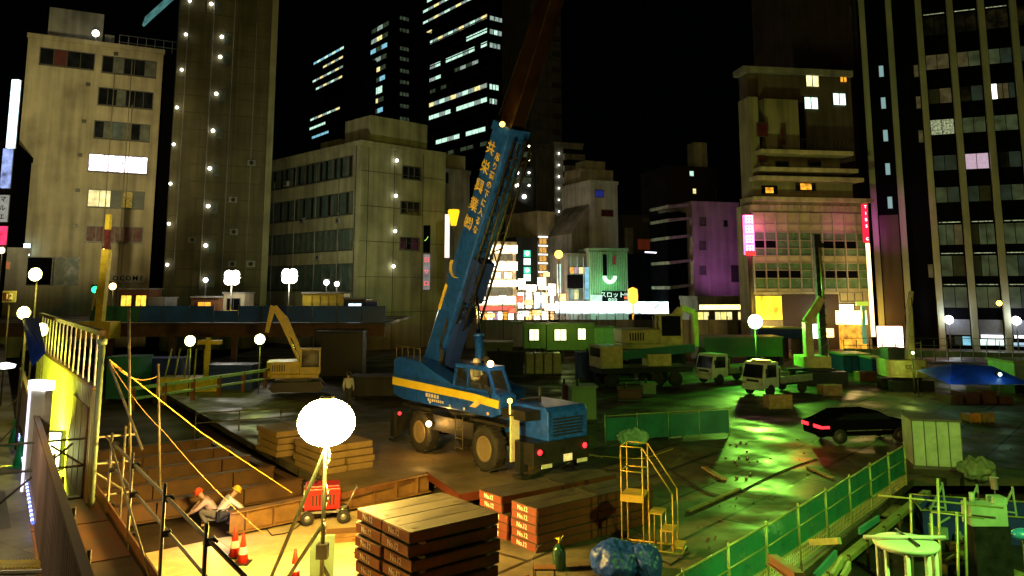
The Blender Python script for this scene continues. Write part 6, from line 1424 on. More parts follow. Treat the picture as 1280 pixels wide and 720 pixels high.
def tower_light(label, px, py, Y, zb, pw, r=.62, n=1):
    p = at(px, py, Y); h = p.z - zb; t = thing("light_tower", label, "light tower", (p.x, p.y, zb)); r = r * 1.0
    MB().tube((0, 0, .4), (0, 0, h - .5), .06).build("mast", M_steel, t); MB().b2(-.5, .5, -.35, .35, .2, .8).build("base", M_yel, t)
    for a in (45, 135, 225, 315): MB().tube((.3 * math.cos(R(a)), .3 * math.sin(R(a)), .3), (.9 * math.cos(R(a)), .9 * math.sin(R(a)), 0), .035).build("leg", M_steel, t)
    MB().b2(-.7, .7, 0, .06, h - .04, h + .04).build("crossbar", M_steel, t)
    for dx, dz in ((-.27, .24), (.27, .24), (-.27, -.24), (.27, -.24)):
        hd_ = MB().lathe([(.05, -.22), (.26, -.14), (.36, .02)], (dx, 0, h + dz), 14, M=Matrix.Rotation(R(90), 4, 'X')).build("lamp_head", M_alu, t); MB().lathe([(.35, .0), (.31, .08), (.02, .12)], (dx, -.02, h + dz), 14, M=Matrix.Rotation(R(90), 4, 'X')).build("glass", Ew, hd_)
    lamp('POINT', "tower_glow", (p.x, p.y - .8, p.z), (1, .93, .72), pw, .5)
    return t
tower_light("left of two bright lamp towers on the raised road", 290, 347, 64, zd, 420); tower_light("right of two bright lamp towers on the raised road", 362, 345, 64, zd, 420)
# small lights
def small_light(label, px, py, Y, m, r, zb=None, cat="lamp"):
    p = at(px, py, Y); t = thing("signal_lamp", label, cat, tuple(p)); MB().ball((0, 0, 0), r, n=12).build("bulb", m, t)
    MB().tube((0, .08, (zb if zb is not None else 0) - p.z), (0, .08, -r * .8), .05).build("pole", M_frame, t); MB().b2(-r * 1.2, r * 1.2, .02, .2, -r, r * 1.5).build("housing", M_dark, t); return t
small_light("green traffic signal beside the thin yellow mast", 119, 362, 62, emit("signal_green", (.02, 1, .25), 4), .26, cat="traffic light")
small_light("small orange star lamp right of green signal", 141, 358, 62, Eo, .26); small_light("orange lamp halfway up thin yellow mast", 132, 314, 60, Eo, .24)
small_light("orange lamp at the left picture edge under neon", 2, 313, 66, Eo, .26); small_light("tiny white lamp with blue halo left of lamp towers", 257, 350, 66, emit("bulb_bluewhite", (.8, .85, 1), 8), .2)
small_light("white lamp cluster above the yellow container", 408, 353, 66, Ew, .22); small_light("second white lamp above the yellow container, farther right", 421, 355, 66, Ew, .2)
# thin yellow crane mast at left
t = thing("mini_crane", "thin yellow crane mast rising in front of cream block", "crane", (xat_(127, 58), 58, zd - 1))
MB().bar((0, 0, 0), (.2, 0, zat(312, 58) - zd + 1), .55, .5).build("mast", M_yel, t); MB().bar((.2, .01, zat(312, 58) - zd + 1), (.15, .01, zat(287, 58) - zd + 1), .3, .3).build("inner_mast", M_maroon, t); MB().bar((.15, 0, zat(287, 58) - zd + 1), (.16, 0, zat(268, 58) - zd + 1), .36, .3).build("mast_head", M_yel, t)
MB().b2(-1.2, 1.2, -.8, .8, 0, 1.2).build("base", M_yel, t); MB().bar((.25, 0, 6.5), (-.6, 0, 2), .1, .1).build("stay", M_yel, t)
# route sign at the left edge
t = thing("bay_sign", "small framed sign reading 12 at the left picture edge", "sign", tuple(at(11, 371, 30))); MB().b2(-.24, .26, 0, .04, -.2, .22).build("panel", M_beige, t); MB().b2(-.21, -.01, -.012, -.002, -.14, .16).build("red_field", M_red, t); text("12", .3, M_txtw, t, (.02, -.02, 0)); MB().tube((0, .06, -4.2), (0, .06, .2), .03).build("pole", M_pipe, t)
# yellow-green floodlights in the dark pit side with stands
flood("left yellow green floodlight in the dark hollow below the blue fence", 238, 426, 47, -.7, (.75, 1, .08), Eyg, 95, .30)
flood("right yellow green floodlight in the dark hollow below the blue fence", 325, 424, 48, -.7, (.75, 1, .08), Eyg, 95, .30)
# yellow sign/machine beside first
t = thing("drill_rig", "low yellow drill rig under the left floodlight", "drill rig", (xat_(246, 50), 50, -.7)); MB().b2(-1.8, 1.8, -.8, .8, .5, 1.5).build("body", M_yel, t); MB().b2(-1.9, 1.9, -1, -.5, 0, .5).b2(-1.9, 1.9, .5, 1, 0, .5).build("track", M_dark, t)
MB().bar((.9, 0, 1.5), (.9, 0, zat(421, 50) + .7), .25, .25).b2(.3, 1.7, -.2, .2, zat(429, 50) + .7, zat(424, 50) + .7).build("mast", M_yel, t)
mb = MB(); [mb.tube((-1.5 + k * .6, -.4, 1.5), (-1.2 + k * .5, -.3, 3.2), .05) for k in range(5)]; mb.build("rod_stack", M_gpipe, t)
# excavator (shared builder)
def excavator(label, loc, rz, m, boom, s=1., cab_side=1, track=True, bucket=True, m2=None):
    t = thing("excavator", label, "excavator", loc, rz); m2 = m2 or m
    if track:
        for y in (-1.1, 1.1):
            mb = MB(); pr = [(-1.9, .35), (-1.6, .05), (1.6, .05), (1.9, .35), (1.6, .75), (-1.6, .75)]; mb.prism([(a * s, b * s) for a, b in pr], (y - .28) * s, (y + .28) * s); mb.build("track", M_dark, t)
    MB().b2(-.8 * s, .8 * s, -.9 * s, .9 * s, .5 * s, 1.0 * s).build("undercarriage", M_dark, t)
    mb = MB(); mb.prism([(-2.1 * s, -.9 * s), (-1.8 * s, -1.25 * s), (1.5 * s, -1.25 * s), (1.5 * s, 1.25 * s), (-1.8 * s, 1.25 * s), (-2.1 * s, .9 * s)], 1.0 * s, 1.3 * s, 'z'); mb.prism([(-2.1 * s, -.9 * s), (-1.8 * s, -1.24 * s), (.2 * s, -1.24 * s), (.2 * s, 1.24 * s), (-1.8 * s, 1.24 * s), (-2.1 * s, .9 * s)], 1.3 * s, 2.15 * s, 'z'); mb.build("house", m, t, bevel=.06 * s)
    mb = MB(); [mb.b2((-1.7 + k * .16) * s, (-1.62 + k * .16) * s, -1.26 * s, -1.24 * s, 1.5 * s, 1.95 * s) for k in range(6)]; mb.build("vent", M_dark, t)
    y0, y1 = (-1.2, -.3) if cab_side < 0 else (.3, 1.2)
    cb = MB()
    for x, y in ((.25, y0), (.25, y1), (1.55, y0), (1.4, y1)): cb.b2((x - .05) * s, (x + .05) * s, (y - .04) * s, (y + .04) * s, 1.3 * s, 2.95 * s)
    cb.b2(.18 * s, 1.6 * s, (y0 - .06) * s, (y1 + .06) * s, 2.95 * s, 3.05 * s); cb.b2(.2 * s, 1.6 * s, (y0 - .03) * s, (y1 + .03) * s, 1.3 * s, 1.75 * s); cb.build("cab", m2, t)
    MB().b2(.3 * s, 1.5 * s, y0 * s, y1 * s, 1.76 * s, 2.93 * s).build("cab_glass", M_glass, t)
    for (a, b, w_, h_, w1, h1, nm) in boom:
        mb = MB(); mb.bar(a, b, w_, h_, w1=w1, h1=h1); mb.build(nm, m, t)
    if bucket and boom:
        e = Vector(boom[-1][1]); mb = MB(); pr = [(0, 0), (.35, -.1), (.5, -.5), (.2, -.85), (-.25, -.75), (-.1, -.3)]
        mb.prism([(e.x + a * s, e.z + b * s) for a, b in pr], e.y - .4 * s, e.y + .4 * s); mb.build("bucket", M_dark, t)
    a, b = boom[0][0], boom[0][1]; mb = MB(); mb.tube((a[0] + .3 * s, a[1] - .25 * s, 1.3 * s), Vector(a).lerp(Vector(b), .6) + Vector((0, -.2 * s, -.1)), .07 * s); mb.build("cylinder", M_chrome, t)
    return t
# (1) olive yellow excavator at left middle, arm folded up to the left
ex = excavator("yellow excavator with its arm folded up, in front of the blue fence", (xat_(376, 48), 48, .2), R(12), M_yel, [((.2, 0, 1.8), (-.9, 0, 4.1), .4, .45, .35, .5, "boom"), ((-.9, 0, 4.1), (-1.5, 0, 4.9), .36, .5, .3, .3, "boom_tip"), ((-1.55, 0, 4.95), (-1.85, .0, 3.4), .28, .32, .22, .22, "arm")], .82, -1, bucket=False)
# guard rail and barriers
gr = thing("guard_rail", "long pale guard rail with brown posts crossing the dark hollow", "guard rail", (0, 0, 0)); a_, b_ = at(165, 486, 37), at(380, 456, 50)
mb = MB(); mb.bar(a_, b_, .06, .16); mb.bar(a_ - Vector((0, 0, .45)), b_ - Vector((0, 0, .5)), .05, .12); mb.build("rail", M_steel, gr)
for k in range(8): p = a_.lerp(b_, k / 7); MB().b2(p.x - .09, p.x + .09, p.y + .05, p.y + .2, p.z - 1.0, p.z + .05).build("post", M_rust, gr)
gr2 = thing("guard_rail", "thin wire rail on posts at the far edge of the open pit", "guard rail", (0, 0, 0)); a_, b_ = at(245, 517, 35), at(400, 507, 38)
MB().tube(a_, b_, .03).tube(a_ - Vector((0, 0, .4)), b_ - Vector((0, 0, .4)), .025).build("rail", M_pipe, gr2)
for k in range(4): p = a_.lerp(b_, k / 3); MB().tube((p.x, p.y, -.7), (p.x, p.y, p.z + .05), .03).build("post", M_pipe, gr2)
for i, (x0, x1, y0, y1, Y, mm) in enumerate(((183, 232, 448, 462, 52, M_blued), (262, 320, 456, 468, 50, M_blued), (140, 182, 446, 468, 50, M_teal), (440, 520, 470, 500, 46, M_dgrey), (395, 455, 415, 440, 56, M_dark))):
    z1, z0 = zat(y0, Y), zat(y1, Y); t = thing("equipment_box", ["dark blue tool box in the hollow left of floodlights", "dark blue tank in the hollow below the right floodlight", "teal tool box at far left of the hollow", "low dark grey tank in the gloom left of blue crane", "dark crate under the end of the raised road"][i], "box", (xat_(x0, Y), Y, 0 if i > 2 else -.7)); zz = t.location.z; W_ = xat_(x1, Y) - xat_(x0, Y)
    MB().b2(0, W_, 0, 1.6, .15, z1 - zz).build("body", mm, t, bevel=.05); MB().b2(-.04, W_ + .04, -.05, 1.65, z1 - zz + .002, z1 - zz + .1).build("lid", mm, t); MB().b2(.1, .3, .1, 1.5, 0, .15).b2(W_ - .3, W_ - .1, .1, 1.5, 0, .15).build("skid", M_dark, t)
# hoses hanging / round white lamp at ground beyond crane
# ================================================================ centre middle distance
# far hoarding along the street
fw_ = thing("hoarding_fence", "long dark hoarding between the site and the bright shopping street", "fence", (xat_(560, 84), 84, 0))
LNF = xat_(1000, 84) - xat_(560, 84)
for k in range(19): MB().b2(k * LNF / 19 + .03, (k + 1) * LNF / 19 - .03, 0, .08, 0, zat(399, 84)).build("panel", M_grey if k % 5 else M_dgrey, fw_)
[MB().b2(k * LNF / 19 - .05, k * LNF / 19 + .05, -.08, -.0, 0, zat(398, 84) + .3).build("post", M_frame, fw_) for k in range(20)]
# railing and pedestrians beyond
rg = thing("street_railing", "thin street railing before the bright shopfronts", "railing", (xat_(500, 92), 92, 0)); zr = zat(391, 92)
for k in range(30): MB().tube((k * .95, 0, 0), (k * .95, 0, zr), .03, n=5).build("post", M_frame, rg)
MB().tube((0, 0, zr), (27.6, 0, zr), .04, n=5).tube((0, 0, zr - .9), (27.6, 0, zr - .9), .03, n=5).build("rail", M_frame, rg)
random.seed(11)
base = None
cl = [M_dj, M_vj, mat("red_coat", (.4, .05, .04), .8), mat("tan_coat", (.35, .25, .15), .8)]
for k in range(16):
    px = 596 + k * 9.0 + random.uniform(-3, 3); Y = 103 + random.uniform(-2, 4)
    who = "one of the passers by walking in front of the bright shops"
    if k < 4:
        last = person(who, (xat_(px, Y), Y, .125), random.uniform(0, 6), STAND, cl[k], M_nt, None, group="passers by on the shopping street", small=True)
        if base is None: base = []
        base.append(last)
    else: dup(base[k % 4], (xat_(px, Y), Y, .125), random.uniform(0, 6))
# site office with three lit windows
Eof = emit("office_window_lit", (.95, 1, .45), 2.6, .2)
M_gcab = mat("green_grey_cabin", (.22, .28, .14), .6, 0, .2, 1)
def cabin(label, px0, px1, y0, y1, Y, m, wins, dep=2.6, cat="site office", name="site_cabin"):
    a_, b_ = xat_(px0, Y), xat_(px1, Y); zb = max(0, zat(y1, Y)); zt = zat(y0, Y); t = thing(name, label, cat, (a_, Y, 0)); W_ = b_ - a_
    MB().b2(0, W_, 0, dep, zb, zt - .1).build("wall", m, t); MB().b2(-.1, W_ + .1, -.12, dep + .1, zt - .1, zt + .03).build("roof", M_gcab, t)
    mb = MB(); n_ = int(W_ / .45); [mb.b2(k * W_ / n_ + .02, k * W_ / n_ + .05, -.025, 0, zb + .05, zt - .12) for k in range(n_)]; mb.build("cladding_ribs", m, t)
    if zb > .1: mb = MB(); [mb.b2(k * (W_ - .2) / 3, k * (W_ - .2) / 3 + .2, .1, dep - .1, 0, zb) for k in range(4)]; mb.build("footing", M_dark, t)
    for (wx0, wx1, wy0, wy1, mm) in wins:
        u0, u1 = xat_(wx0, Y) - a_, xat_(wx1, Y) - a_; v1, v0 = zat(wy0, Y), zat(wy1, Y); f = MB().b2(u0 - .06, u1 + .06, -.06, -.005, v0 - .06, v1 + .06).build("window", M_frame, t); MB().b2(u0, u1, -.075, -.062, v0, v1).b2((u0 + u1) / 2 - .02, (u0 + u1) / 2 + .02, -.09, -.076, v0, v1, 1).build("pane", [mm, M_frame], f)
    return t
cabin("green grey site office with two lit windows", 683, 742, 404, 436, 68, M_gcab, [(693, 707, 411, 424, Eof), (722, 731, 410, 423, Eof)])
cabin("narrower site office with one lit window, left of the two window one", 655, 682, 404, 434, 67, M_gcab, [(662, 673, 411, 424, Eof)])
cabin("pale corrugated container right of the lit site offices", 742, 767, 408, 430, 68, M_greenp, [], cat="container")
cabin("small pale blue hut left of the lit site offices", 641, 654, 402, 432, 69, M_white, [], cat="hut")
cabin("low tan box container left of site offices", 599, 640, 427, 452, 58, M_gcab, [], cat="container")
lamp('POINT', "office_spill", (xat_(700, 66), 65.5, 3.5), (.7, 1, .15), 60, .4)
for i, (x0, x1, y0, y1, Y, mm, lb) in enumerate(((657, 702, 440, 449, 58, M_yelg, "row of pale drums before the lit offices"), (720, 766, 440, 462, 55, M_blued, "blue tarpaulin covered stack before the lit offices"), (770, 800, 484, 500, 45, M_red, "rust red drum rack on the dark deck"), (800, 818, 478, 495, 47, M_gcab, "green pump box beside the rust red rack"), (712, 745, 482, 510, 38, M_gcab, "olive machine box behind the crane's tail"), (702, 711, 480, 500, 40, M_red, "slim red cabinet behind the crane's tail"), (610, 655, 440, 452, 57, M_dgrey, "grey tank below the tan container"), (760, 790, 440, 470, 58, M_dgrey, "dark generator box left of the cream excavator"))):
    W_ = xat_(x1, Y) - xat_(x0, Y); h = max(.5, min(1.8, zat(y0, Y))); t = thing("equipment_box", lb, "box", (xat_(x0, Y), Y, 0), random.uniform(-.08, .08))
    n_ = 4 if i == 0 else 1
    for k in range(n_): MB().b2(k * W_ / n_ + .03, (k + 1) * W_ / n_ - .05, 0, 1.2, .12, h).build("body" if n_ == 1 else "drum", mm, t, bevel=.05)
    MB().b2(0, W_, .1, 1.1, 0, .12).build("skid", M_dark, t)
    if n_ == 1: MB().b2(-.03, W_ + .03, -.04, 1.24, h + .002, h + .08).build("lid", mm, t); MB().tube((W_ * .3, .3, h), (W_ * .3, .3, h + .35), .06).build("spout", M_dark, t)
# cream excavator with cab and raised boom (centre right)
ex2 = excavator("large cream excavator with green lit boom behind the parked trucks", (xat_(812, 57), 57, .9), R(8), M_yelg, [((.4, 0, 2.0), (2.2, -.2, 3.8), .4, .5, .4, .5, "boom"), ((2.2, -.2, 3.9), (3.2, -.2, 3.6), .38, .45, .3, .35, "boom_tip"), ((3.2, -.2, 3.6), (3.3, -.2, 1.2), .3, .4, .22, .25, "arm")], 1.15, -1)
# crane carrier in front of it
t = thing("truck_crane", "low green truck crane deck lying before the cream excavator", "crane truck", (xat_(790, 52), 52, 0), R(14))
MB().b2(-2.6, 3.6, -1.1, 1.1, .9, 1.25).build("chassis", M_dark, t); MB().b2(-2.6, -1.2, -1.15, 1.15, 1.25, 2.6).b2(-2.62, -2.6, -.9, .9, 1.9, 2.45, 1).build("cab", [M_yelg, M_glass], t); MB().bar((-1.0, 0, 1.9), (4.2, 0, 2.3), .5, .5).build("boom", M_teal, t)
MB().b2(.8, 2.4, -.5, .5, 1.26, 2.0).build("winch_box", M_yelg, t)
for x in (-1.9, 1.2, 2.4):
    for y in (-1, 1): MB().lathe([(.2, -.15), (.45, -.14), (.48, 0), (.45, .14), (.2, .15)], (x, y, .48), 18, M=Matrix.Rotation(R(90), 4, 'X')).build("wheel", M_rub, t)
# trucks
def truck(label, loc, rz, m, s=1., beacon=False, bed=None):
    t = thing("flatbed_truck", label, "truck", loc, rz)
    mb = MB(); mb.prism([(-2.6, .55), (-2.62, 1.15), (-2.35, 2.15), (-2.2, 2.25), (-1.0, 2.25), (-1.0, .55)], -.92, .92); mb.build("cab", m, t, bevel=.06)
    mb = MB(); mb.face([(-2.625, -.80, 1.22), (-2.625, .80, 1.22), (-2.37, .76, 2.08), (-2.37, -.76, 2.08)]); o = mb.build("windscreen", M_glass, t); o.location.x = -.02
    for y in (-.935, .935): mb = MB(); mb.prism([(-2.4, 1.25), (-2.2, 2.08), (-1.3, 2.08), (-1.3, 1.25)], y - .008, y + .008); mb.build("side_window", M_glass, t)
    for y in (-.7, .7): MB().b2(-2.66, -2.62, y - .14, y + .14, .78, .92).build("headlight", M_alu, t)
    MB().b2(-2.72, -2.6, -.9, .9, .42, .62).build("bumper", m, t); MB().b2(-2.655, -2.625, -.5, .5, .95, 1.1).build("grille", M_dark, t)
    MB().b2(-1.0, 2.6, -.4, .4, .55, .75).build("chassis", M_dark, t)
    MB().b2(-.9, 2.7, -.95, .95, .78, .88).b2(-.9, -.84, -.95, .95, .88, 1.9).b2(-.84, 2.7, -.95, -.9, .88, 1.25).b2(-.84, 2.7, .9, .95, .88, 1.25).build("load_bed", bed or M_steel, t)
    for x in (-1.9, 1.6):
        for y in (-.82, .82): w_ = MB().lathe([(.2, -.12), (.38, -.12), (.41, 0), (.38, .12), (.2, .12)], (x, y, .41), 18, M=Matrix.Rotation(R(90), 4, 'X')).build("wheel", M_rub, t); MB().lathe([(.02, -.1), (.2, -.1), (.2, .1), (.02, .1)], (x, y, .41), 12, M=Matrix.Rotation(R(90), 4, 'X')).build("rim", M_alu, w_)
    for y in (-1.08, 1.08): MB().b2(-2.5, -2.44, y - .08, y + .08, 1.5, 1.85).bar((-2.4, y * .86, 1.7), (-2.46, y, 1.7), .03, .03).build("mirror", M_dark, t)
    if beacon: MB().b2(-1.9, -1.4, -.7, .7, 2.26, 2.36).build("roof_bar", M_orange, t)
    return t
M_orange = mat("orange_paint", (.75, .3, .03), .4)
M_twhite = mat("truck_white", (.60, .68, .60), .35, 0, .15, 2)
truck("white flatbed truck with an orange roof bar facing left", (xat_(984, 46), 48.5, 0), R(35), M_twhite, beacon=True)
truck("white truck partly hidden behind the one with orange roof bar", (xat_(918, 52), 54, 0), R(30), M_twhite)
# green-white floodlight on mast
p = at(944, 402, 58); flood("brilliant green white floodlight above the parked trucks", 944, 402, 58, 0, (.32, 1, .22), Eg, 0, .5, .4)
lamp('POINT', "green_flood", (p.x, p.y - .6, p.z), (.12, 1, .03), 2600, .4)
# piling machine: dark leader and excavator arm
t = thing("piling_machine", "tall dark piling leader with a bent green yellow arm", "piling machine", (xat_(1018, 54), 54, 0))
xl = xat_(1025, 54) - t.location.x; zt_ = zat(293, 54)
mb = MB(); mb.bar((xl, 0, .4), (xl - .08, 0, zt_), .42, .42); mb.b2(xl - .32, xl + .3, -.3, .3, zat(310, 54), zat(304, 54)); mb.build("leader", M_dark, t)
mb = MB(); [mb.bar((xl - .3, -.24, 1 + k * .6), (xl + .25, -.24, 1.4 + k * .6), .05, .05) for k in range(int((zt_ - 1.6) / .6))]; mb.build("lattice", M_frame, t)
mb = MB(); pA, pB, pC = (xat_(1004, 54) - t.location.x, -.4, zat(448, 54)), (xat_(1004, 54) - t.location.x, -.4, zat(402, 54)), (xat_(1023, 54) - t.location.x, -.5, zat(372, 54))
mb.bar(pA, pB, .5, .55); mb.build("boom", M_yelg, t); MB().bar(pB, pC, .42, .62, w1=.3, h1=.45).build("arm", M_yelg, t); MB().tube((pC[0] + .1, -.5, pC[2]), (pC[0] + .05, -.4, zat(310, 54)), .07).build("hose", M_gpipe, t)
MB().b2(-1.3, .5, -1.0, 1.0, 1.0, 1.75).build("house", M_yelg, t, bevel=.05); MB().b2(-1.8, 1.4, -1.3, -.7, 0, .8).b2(-1.8, 1.4, .7, 1.3, 0, .8).build("track", M_dark, t); MB().b2(-.8, .6, -.7, .7, .5, 1.1).build("undercarriage", M_dark, t)
# compact crawler crane
t = thing("crawler_crane", "round backed cream crawler crane with a slim green boom", "crane", (xat_(1124, 50), 50, .35))
mb = MB(); pr = [(1.25 * math.cos(a), .6 * math.sin(a) - .2) for a in [math.pi + k * math.pi / 12 for k in range(13)]] + [(1.2, 1.2), (-1.2, 1.2)]
mb.prism([(a * .98, b_) for a, b_ in pr], .45, .6, 'z'); mb.prism(pr, .6, 1.5, 'z'); mb.build("house", M_yelg, t, bevel=.04)
for i, (x, y_, s_) in enumerate(((-.1, -.82, .34), (.75, -.70, .22))): text(["CO", "22"][i], s_, M_frame, t, (x, y_ - .02, 1.1 - .1 * i), rot=(R(90), 0, R(8) * i), name="lettering")
MB().b2(-1.3, 1.3, -.9, -.45, -.35, .3).b2(-1.3, 1.3, .5, 1.0, -.35, .3).b2(-.6, .6, -.45, .5, .0, .46).build("track", M_dark, t)
xb, zb_ = xat_(1131, 50) - t.location.x, zat(450, 50) - .35; xe, ze = xat_(1136.5, 50) - t.location.x, zat(364, 50) - .35
mb = MB(); mb.bar((xb, 0, zb_), (xe - .05, 0, ze - 1), .5, .42, w1=.25, h1=.2); mb.bar((xe - .05, 0, ze - 1), (xe + .12, 0, ze), .2, .2); mb.build("boom", M_yelg, t); mb = MB(); mb.tube((xb + .35, -.1, zb_), (xe + .05, -.1, ze - .4), .03); mb.tube((xe, 0, ze), (xb - .9, 0, zb_ + .2), .015); mb.build("hoist_rope", M_frame, t)
MB().b2(-1.1, -.1, -.3, .9, 1.52, 2.2).build("engine_top", M_dark, t); MB().tube((1.1, 0, 1.5), (1.1, 0, 2.5), .03).tube((1.1, 0, 2.5), (.5, 0, 2.4), .03).build("handrail", M_gpipe, t)
# blue canopy tent
t = thing("canopy_tent", "wide dark blue canopy tent with lamps at its corners", "tent", (xat_(1208, 45), 45, 0)); W_ = xat_(1256, 45) - xat_(1158, 45)
mb = MB(); A_, B_, C_, D_ = (-W_ / 2, -1.6, 1.1), (W_ / 2, -1.6, 1.1), (W_ / 2, 1.8, 1.5), (-W_ / 2, 1.8, 1.5); r0, r1 = (-W_ / 2 + 1.2, .2, 2.0), (W_ / 2 - 1.0, .2, 1.9)
mb.face([A_, B_, r1, r0]); mb.face([B_, C_, r1]); mb.face([C_, D_, r0, r1]); mb.face([D_, A_, r0]); k_ = mb.build("roof_sheet", M_tarp, t)
for x, y in ((-W_ / 2, -1.6), (W_ / 2, -1.6), (W_ / 2, 1.8), (-W_ / 2, 1.8)): MB().tube((x, y, 0), (x, y, 1.1 if y < 0 else 1.5), .03).build("leg", M_pipe, t)
mb = MB(); [mb.b2(-W_ / 2 + .3 + k * .9, -W_ / 2 + 1.0 + k * .9, -1.0, .6, 0, .4 + .15 * (k % 3)) for k in range(4)]; mb.build("stored_goods", M_rustd, t)
small_light("pale lamp at the right corner of the blue tent", 1250, 468, 44, emit("bulb_paleblue", (.6, 1, .8), 4), .1); lamp('POINT', "tent_light", at(1180, 462, 43.2), (.4, 1, .8), 25, .2); lamp('POINT', "tent_light_right", at(1248, 463, 43.4), (.5, 1, .6), 15, .2)
# green container and pale box at right edge
cabin("pale green container at the right picture edge behind the tent", 1259, 1300, 450, 478, 48, M_greenp, [], cat="container")
cabin("deep blue sheeted store behind the crawler crane", 1049, 1082, 441, 462, 60, M_blued, [], cat="store", name="sheeted_store"); cabin("second deep blue sheeted store left of crawler crane", 1084, 1100, 445, 468, 58, M_blued, [], cat="store", name="sheeted_store")
cabin("green mesh sheeted store below the green white floodlight", 878, 975, 420, 444, 66, mat("green_sheeting", (.10, .26, .08), .7, 0, .3, .6), [], cat="store", name="sheeted_store"); cabin("blue covered store right of the green white floodlight", 945, 1000, 409, 422, 72, M_blued, [], cat="store", name="sheeted_store")
# street side railing at the right with pale panels
sf = thing("street_fence", "pale panel fence with posts before the black office tower", "fence", (xat_(1050, 70), 70, 0), R(-2)); 
for k in range(17): MB().b2(k * 1.1 + .03, k * 1.1 + 1.07, 0, .05, .3, zat(434 + k * .4, 70)).build("panel", M_grey, sf); MB().tube((k * 1.1, -.1, 0), (k * 1.1, -.1, zat(428, 70) + .3), .035, n=5).build("post", M_frame, sf)
mb = MB(); [mb.tube((0, -.08, z), (18.7, -.08, z), .03, n=5) for z in (1.9, 1.3)]; mb.build("rail", M_pipe, sf)
# boxes and barriers near right
for i, (x0, x1, y0, y1, Y, mm, lb) in enumerate(((1022, 1047, 478, 491, 47, M_wood, "small plywood crate with a pale sticker right of piling machine"), (955, 985, 497, 513, 42, M_wood, "plywood crate on the dark deck below white truck"), (1068, 1090, 460, 472, 54, M_rust, "rusty crate left of the crawler crane"), (1200, 1214, 518, 527, 38, M_orange, "orange weight block on the deck, left of two"), (1217, 1231, 519, 529, 38, M_wood, "tan weight block on the deck, right of two"))):
    W_ = xat_(x1, Y) - xat_(x0, Y); h = (y1 - y0) / 1000 * Y; t = thing("crate", lb, "crate", (xat_(x0, Y), Y, 0), .1)
    MB().b2(.03, W_ - .03, .03, .8, .03, h).build("body", mm, t); mb = MB(); [mb.b2(a * (W_ - .08), a * (W_ - .08) + .08, 0, .03, 0, h + .02) for a in (0, .5, 1)]; mb.b2(0, W_, -.0, .03, h + .02, h + .07); mb.build("batten", mm, t)
# teal sheeted barricade with pale sheets, centre right
bc = thing("barricade", "teal sheeted barricade on the deck behind the yellow steps", "barricade", tuple(G(757, 555)), R(14)); BL = (G(912, 544) - G(757, 555)).length
for k in range(4):
    MB().b2(k * BL / 4 + .03, (k + 1) * BL / 4 - .03, -.02, .0, .12, 1.0 + .05 * (k % 2)).build("sheet", M_teal, bc); MB().tube((k * BL / 4, .03, 0), (k * BL / 4, .03, 1.15), .025).build("post", M_gpipe, bc)
MB().tube((0, .03, 1.08), (BL, .03, 1.1), .02).tube((BL, .03, 0), (BL, .03, 1.15), .025).build("rail", M_gpipe, bc); bc.rotation_euler = (0, 0, math.atan2((G(912, 544) - G(757, 555)).y, (G(912, 544) - G(757, 555)).x))
for i, (px, py, w_) in enumerate(((790, 545, 1.0), (835, 537, 1.25))):
    q = G(px, py + 8); o = MB().ball((0, 0, .25), .5, n=20, sq=(w_ * 1.35, .5, .75)).build("sheet_bundle", M_greenp); o.location = (q.x, q.y - .3, 0); md = o.modifiers.new("sub", 'SUBSURF'); md.levels = 2; md.render_levels = 2; md = o.modifiers.new("d", 'DISPLACE'); md.texture = bpy.data.textures["lump"]; md.strength = .25
    tag(o, ["smaller pale green sheet bundle against the teal barricade", "larger pale green sheet bundle against the teal barricade"][i], "bundle")
# low dark car with tail lamps
t = thing("parked_car", "low dark car with wide red tail lamps beyond the teal fence", "car", tuple(G(1088, 556)), R(10)); t.location.y += 1.0
MB().prism([(-2.1, .3), (-2.12, .8), (-1.7, .92), (-1.0, 1.22), (.5, 1.24), (1.2, .88), (2.1, .76), (2.15, .3)], -.72, .72).build("body", M_black, t, bevel=.07)
for x in (-1.3, 1.35):
    for y in (-.68, .68): w_ = MB().lathe([(.15, -.09), (.28, -.09), (.30, 0), (.28, .09), (.15, .09)], (x, y, .3), 16, M=Matrix.Rotation(R(90), 4, 'X')).build("wheel", M_rub, t); MB().lathe([(.02, -.1), (.16, -.09), (.16, .09), (.02, .1)], (x, y, .3), 10, M=Matrix.Rotation(R(90), 4, 'X')).build("rim", M_frame, w_)
for y in (-.45, .45): MB().b2(-2.16, -2.10, y - .24, y + .24, .62, .74).b2(-2.10, -1.75, y - .285 if y < 0 else y + .24, y - .24 if y < 0 else y + .285, .62, .72).build("tail_light", E_tail, t)
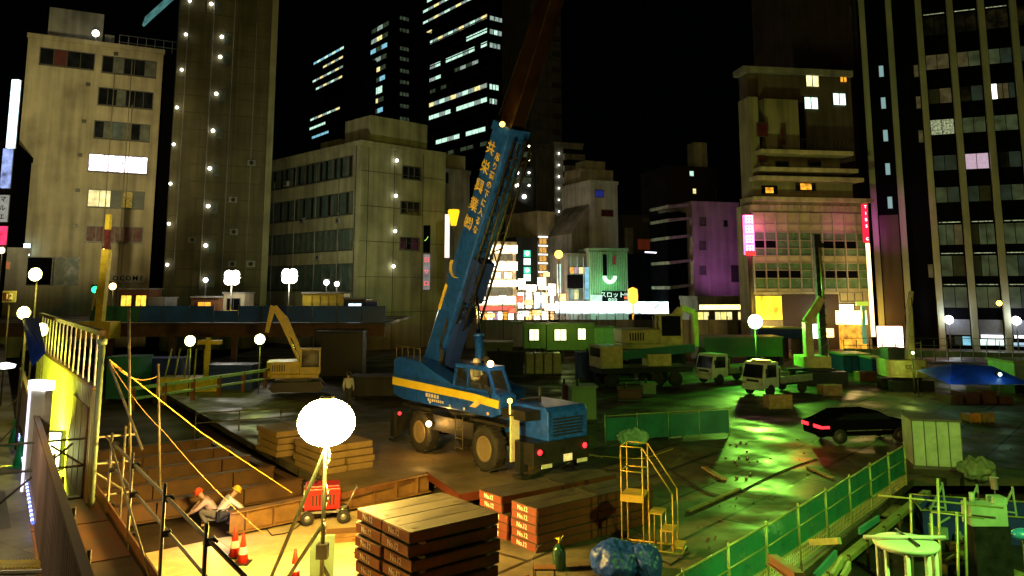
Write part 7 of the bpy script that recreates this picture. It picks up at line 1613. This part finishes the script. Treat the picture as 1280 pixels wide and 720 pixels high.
for y in (-.5, .5): MB().b2(2.1, 2.18, y - .18, y + .18, .55, .68).b2(1.75, 2.1, y - .24 if y < 0 else y + .2, y - .2 if y < 0 else y + .24, .56, .64).build("headlight", emit("headlight_amber", (1, .8, .4), 5), t)
MB().prism([(-1.45, .95), (-.95, 1.17), (.45, 1.19), (1.0, .93)], -.735, -.718).build("side_window", M_glass, t)
MB().b2(-1.0, 1.0, -.74, -.722, .5, .53).build("sill_trim", M_alu, t)
lamp('AREA', "tail_glow", t.location + Vector((-2.6, -.4, .9)), (1, .03, .02), 14, .8, t.location + Vector((-5, -3, 0)))
# unseen yard flood outside the right edge, inferred from the lit fence and booth
for (loc, tgt, col, pw, lb) in (((9.5, 9.0, 8.6), (9.6, 18.0, 0), (.46, 1, .14), 6500, "yard"),):
    lamp('SPOT', "yard_floodlight", loc, col, pw, .25, tgt, 78, .5)

q = G(276, 640, .0); lamp('POINT', "welding_glow", (-8.0, 22.75, .1), (.75, .6, 1), 28, .05)

# spots added at the lamp posts to brighten the facades, no fixtures of their own
lamp('SPOT', "facade_fill", at(45, 343, 30) + Vector((.3, .5, .3)), (1, .84, .40), 52000, .3, at(88, 190, 84), 31, .8)
lamp('SPOT', "facade_fill_mid", at(362, 338, 63.5) + Vector((.2, .3, .6)), (.94, .98, .56), 4300, .3, at(440, 250, 82), 95, 1)
lamp('SPOT', "facade_fill_right", at(944, 396, 59), (.85, .78, .20), 5600, .3, at(1020, 240, 80), 70, 1)

for o in bpy.data.objects:
    if o.name.startswith("flatbed_truck") and o.parent is None: o.scale = (.86, .86, .86)
lamp('SPOT', "green_flood_ground", at(944, 400, 57.6), (.38, 1, .08), 8000, .3, (7.5, 24, 0), 40, .9)
t = small_light("pale lamp on a stalk added to brighten the crawler crane", 1141, 441, 48.2, emit("crawler_fill_bulb", (.8, 1, .4), 6), .09, 0); lamp('POINT', "crawler_fill", at(1134, 452, 47.2), (.75, 1, .15), 75, .2)  # bulb and point light added to brighten the crawler crane
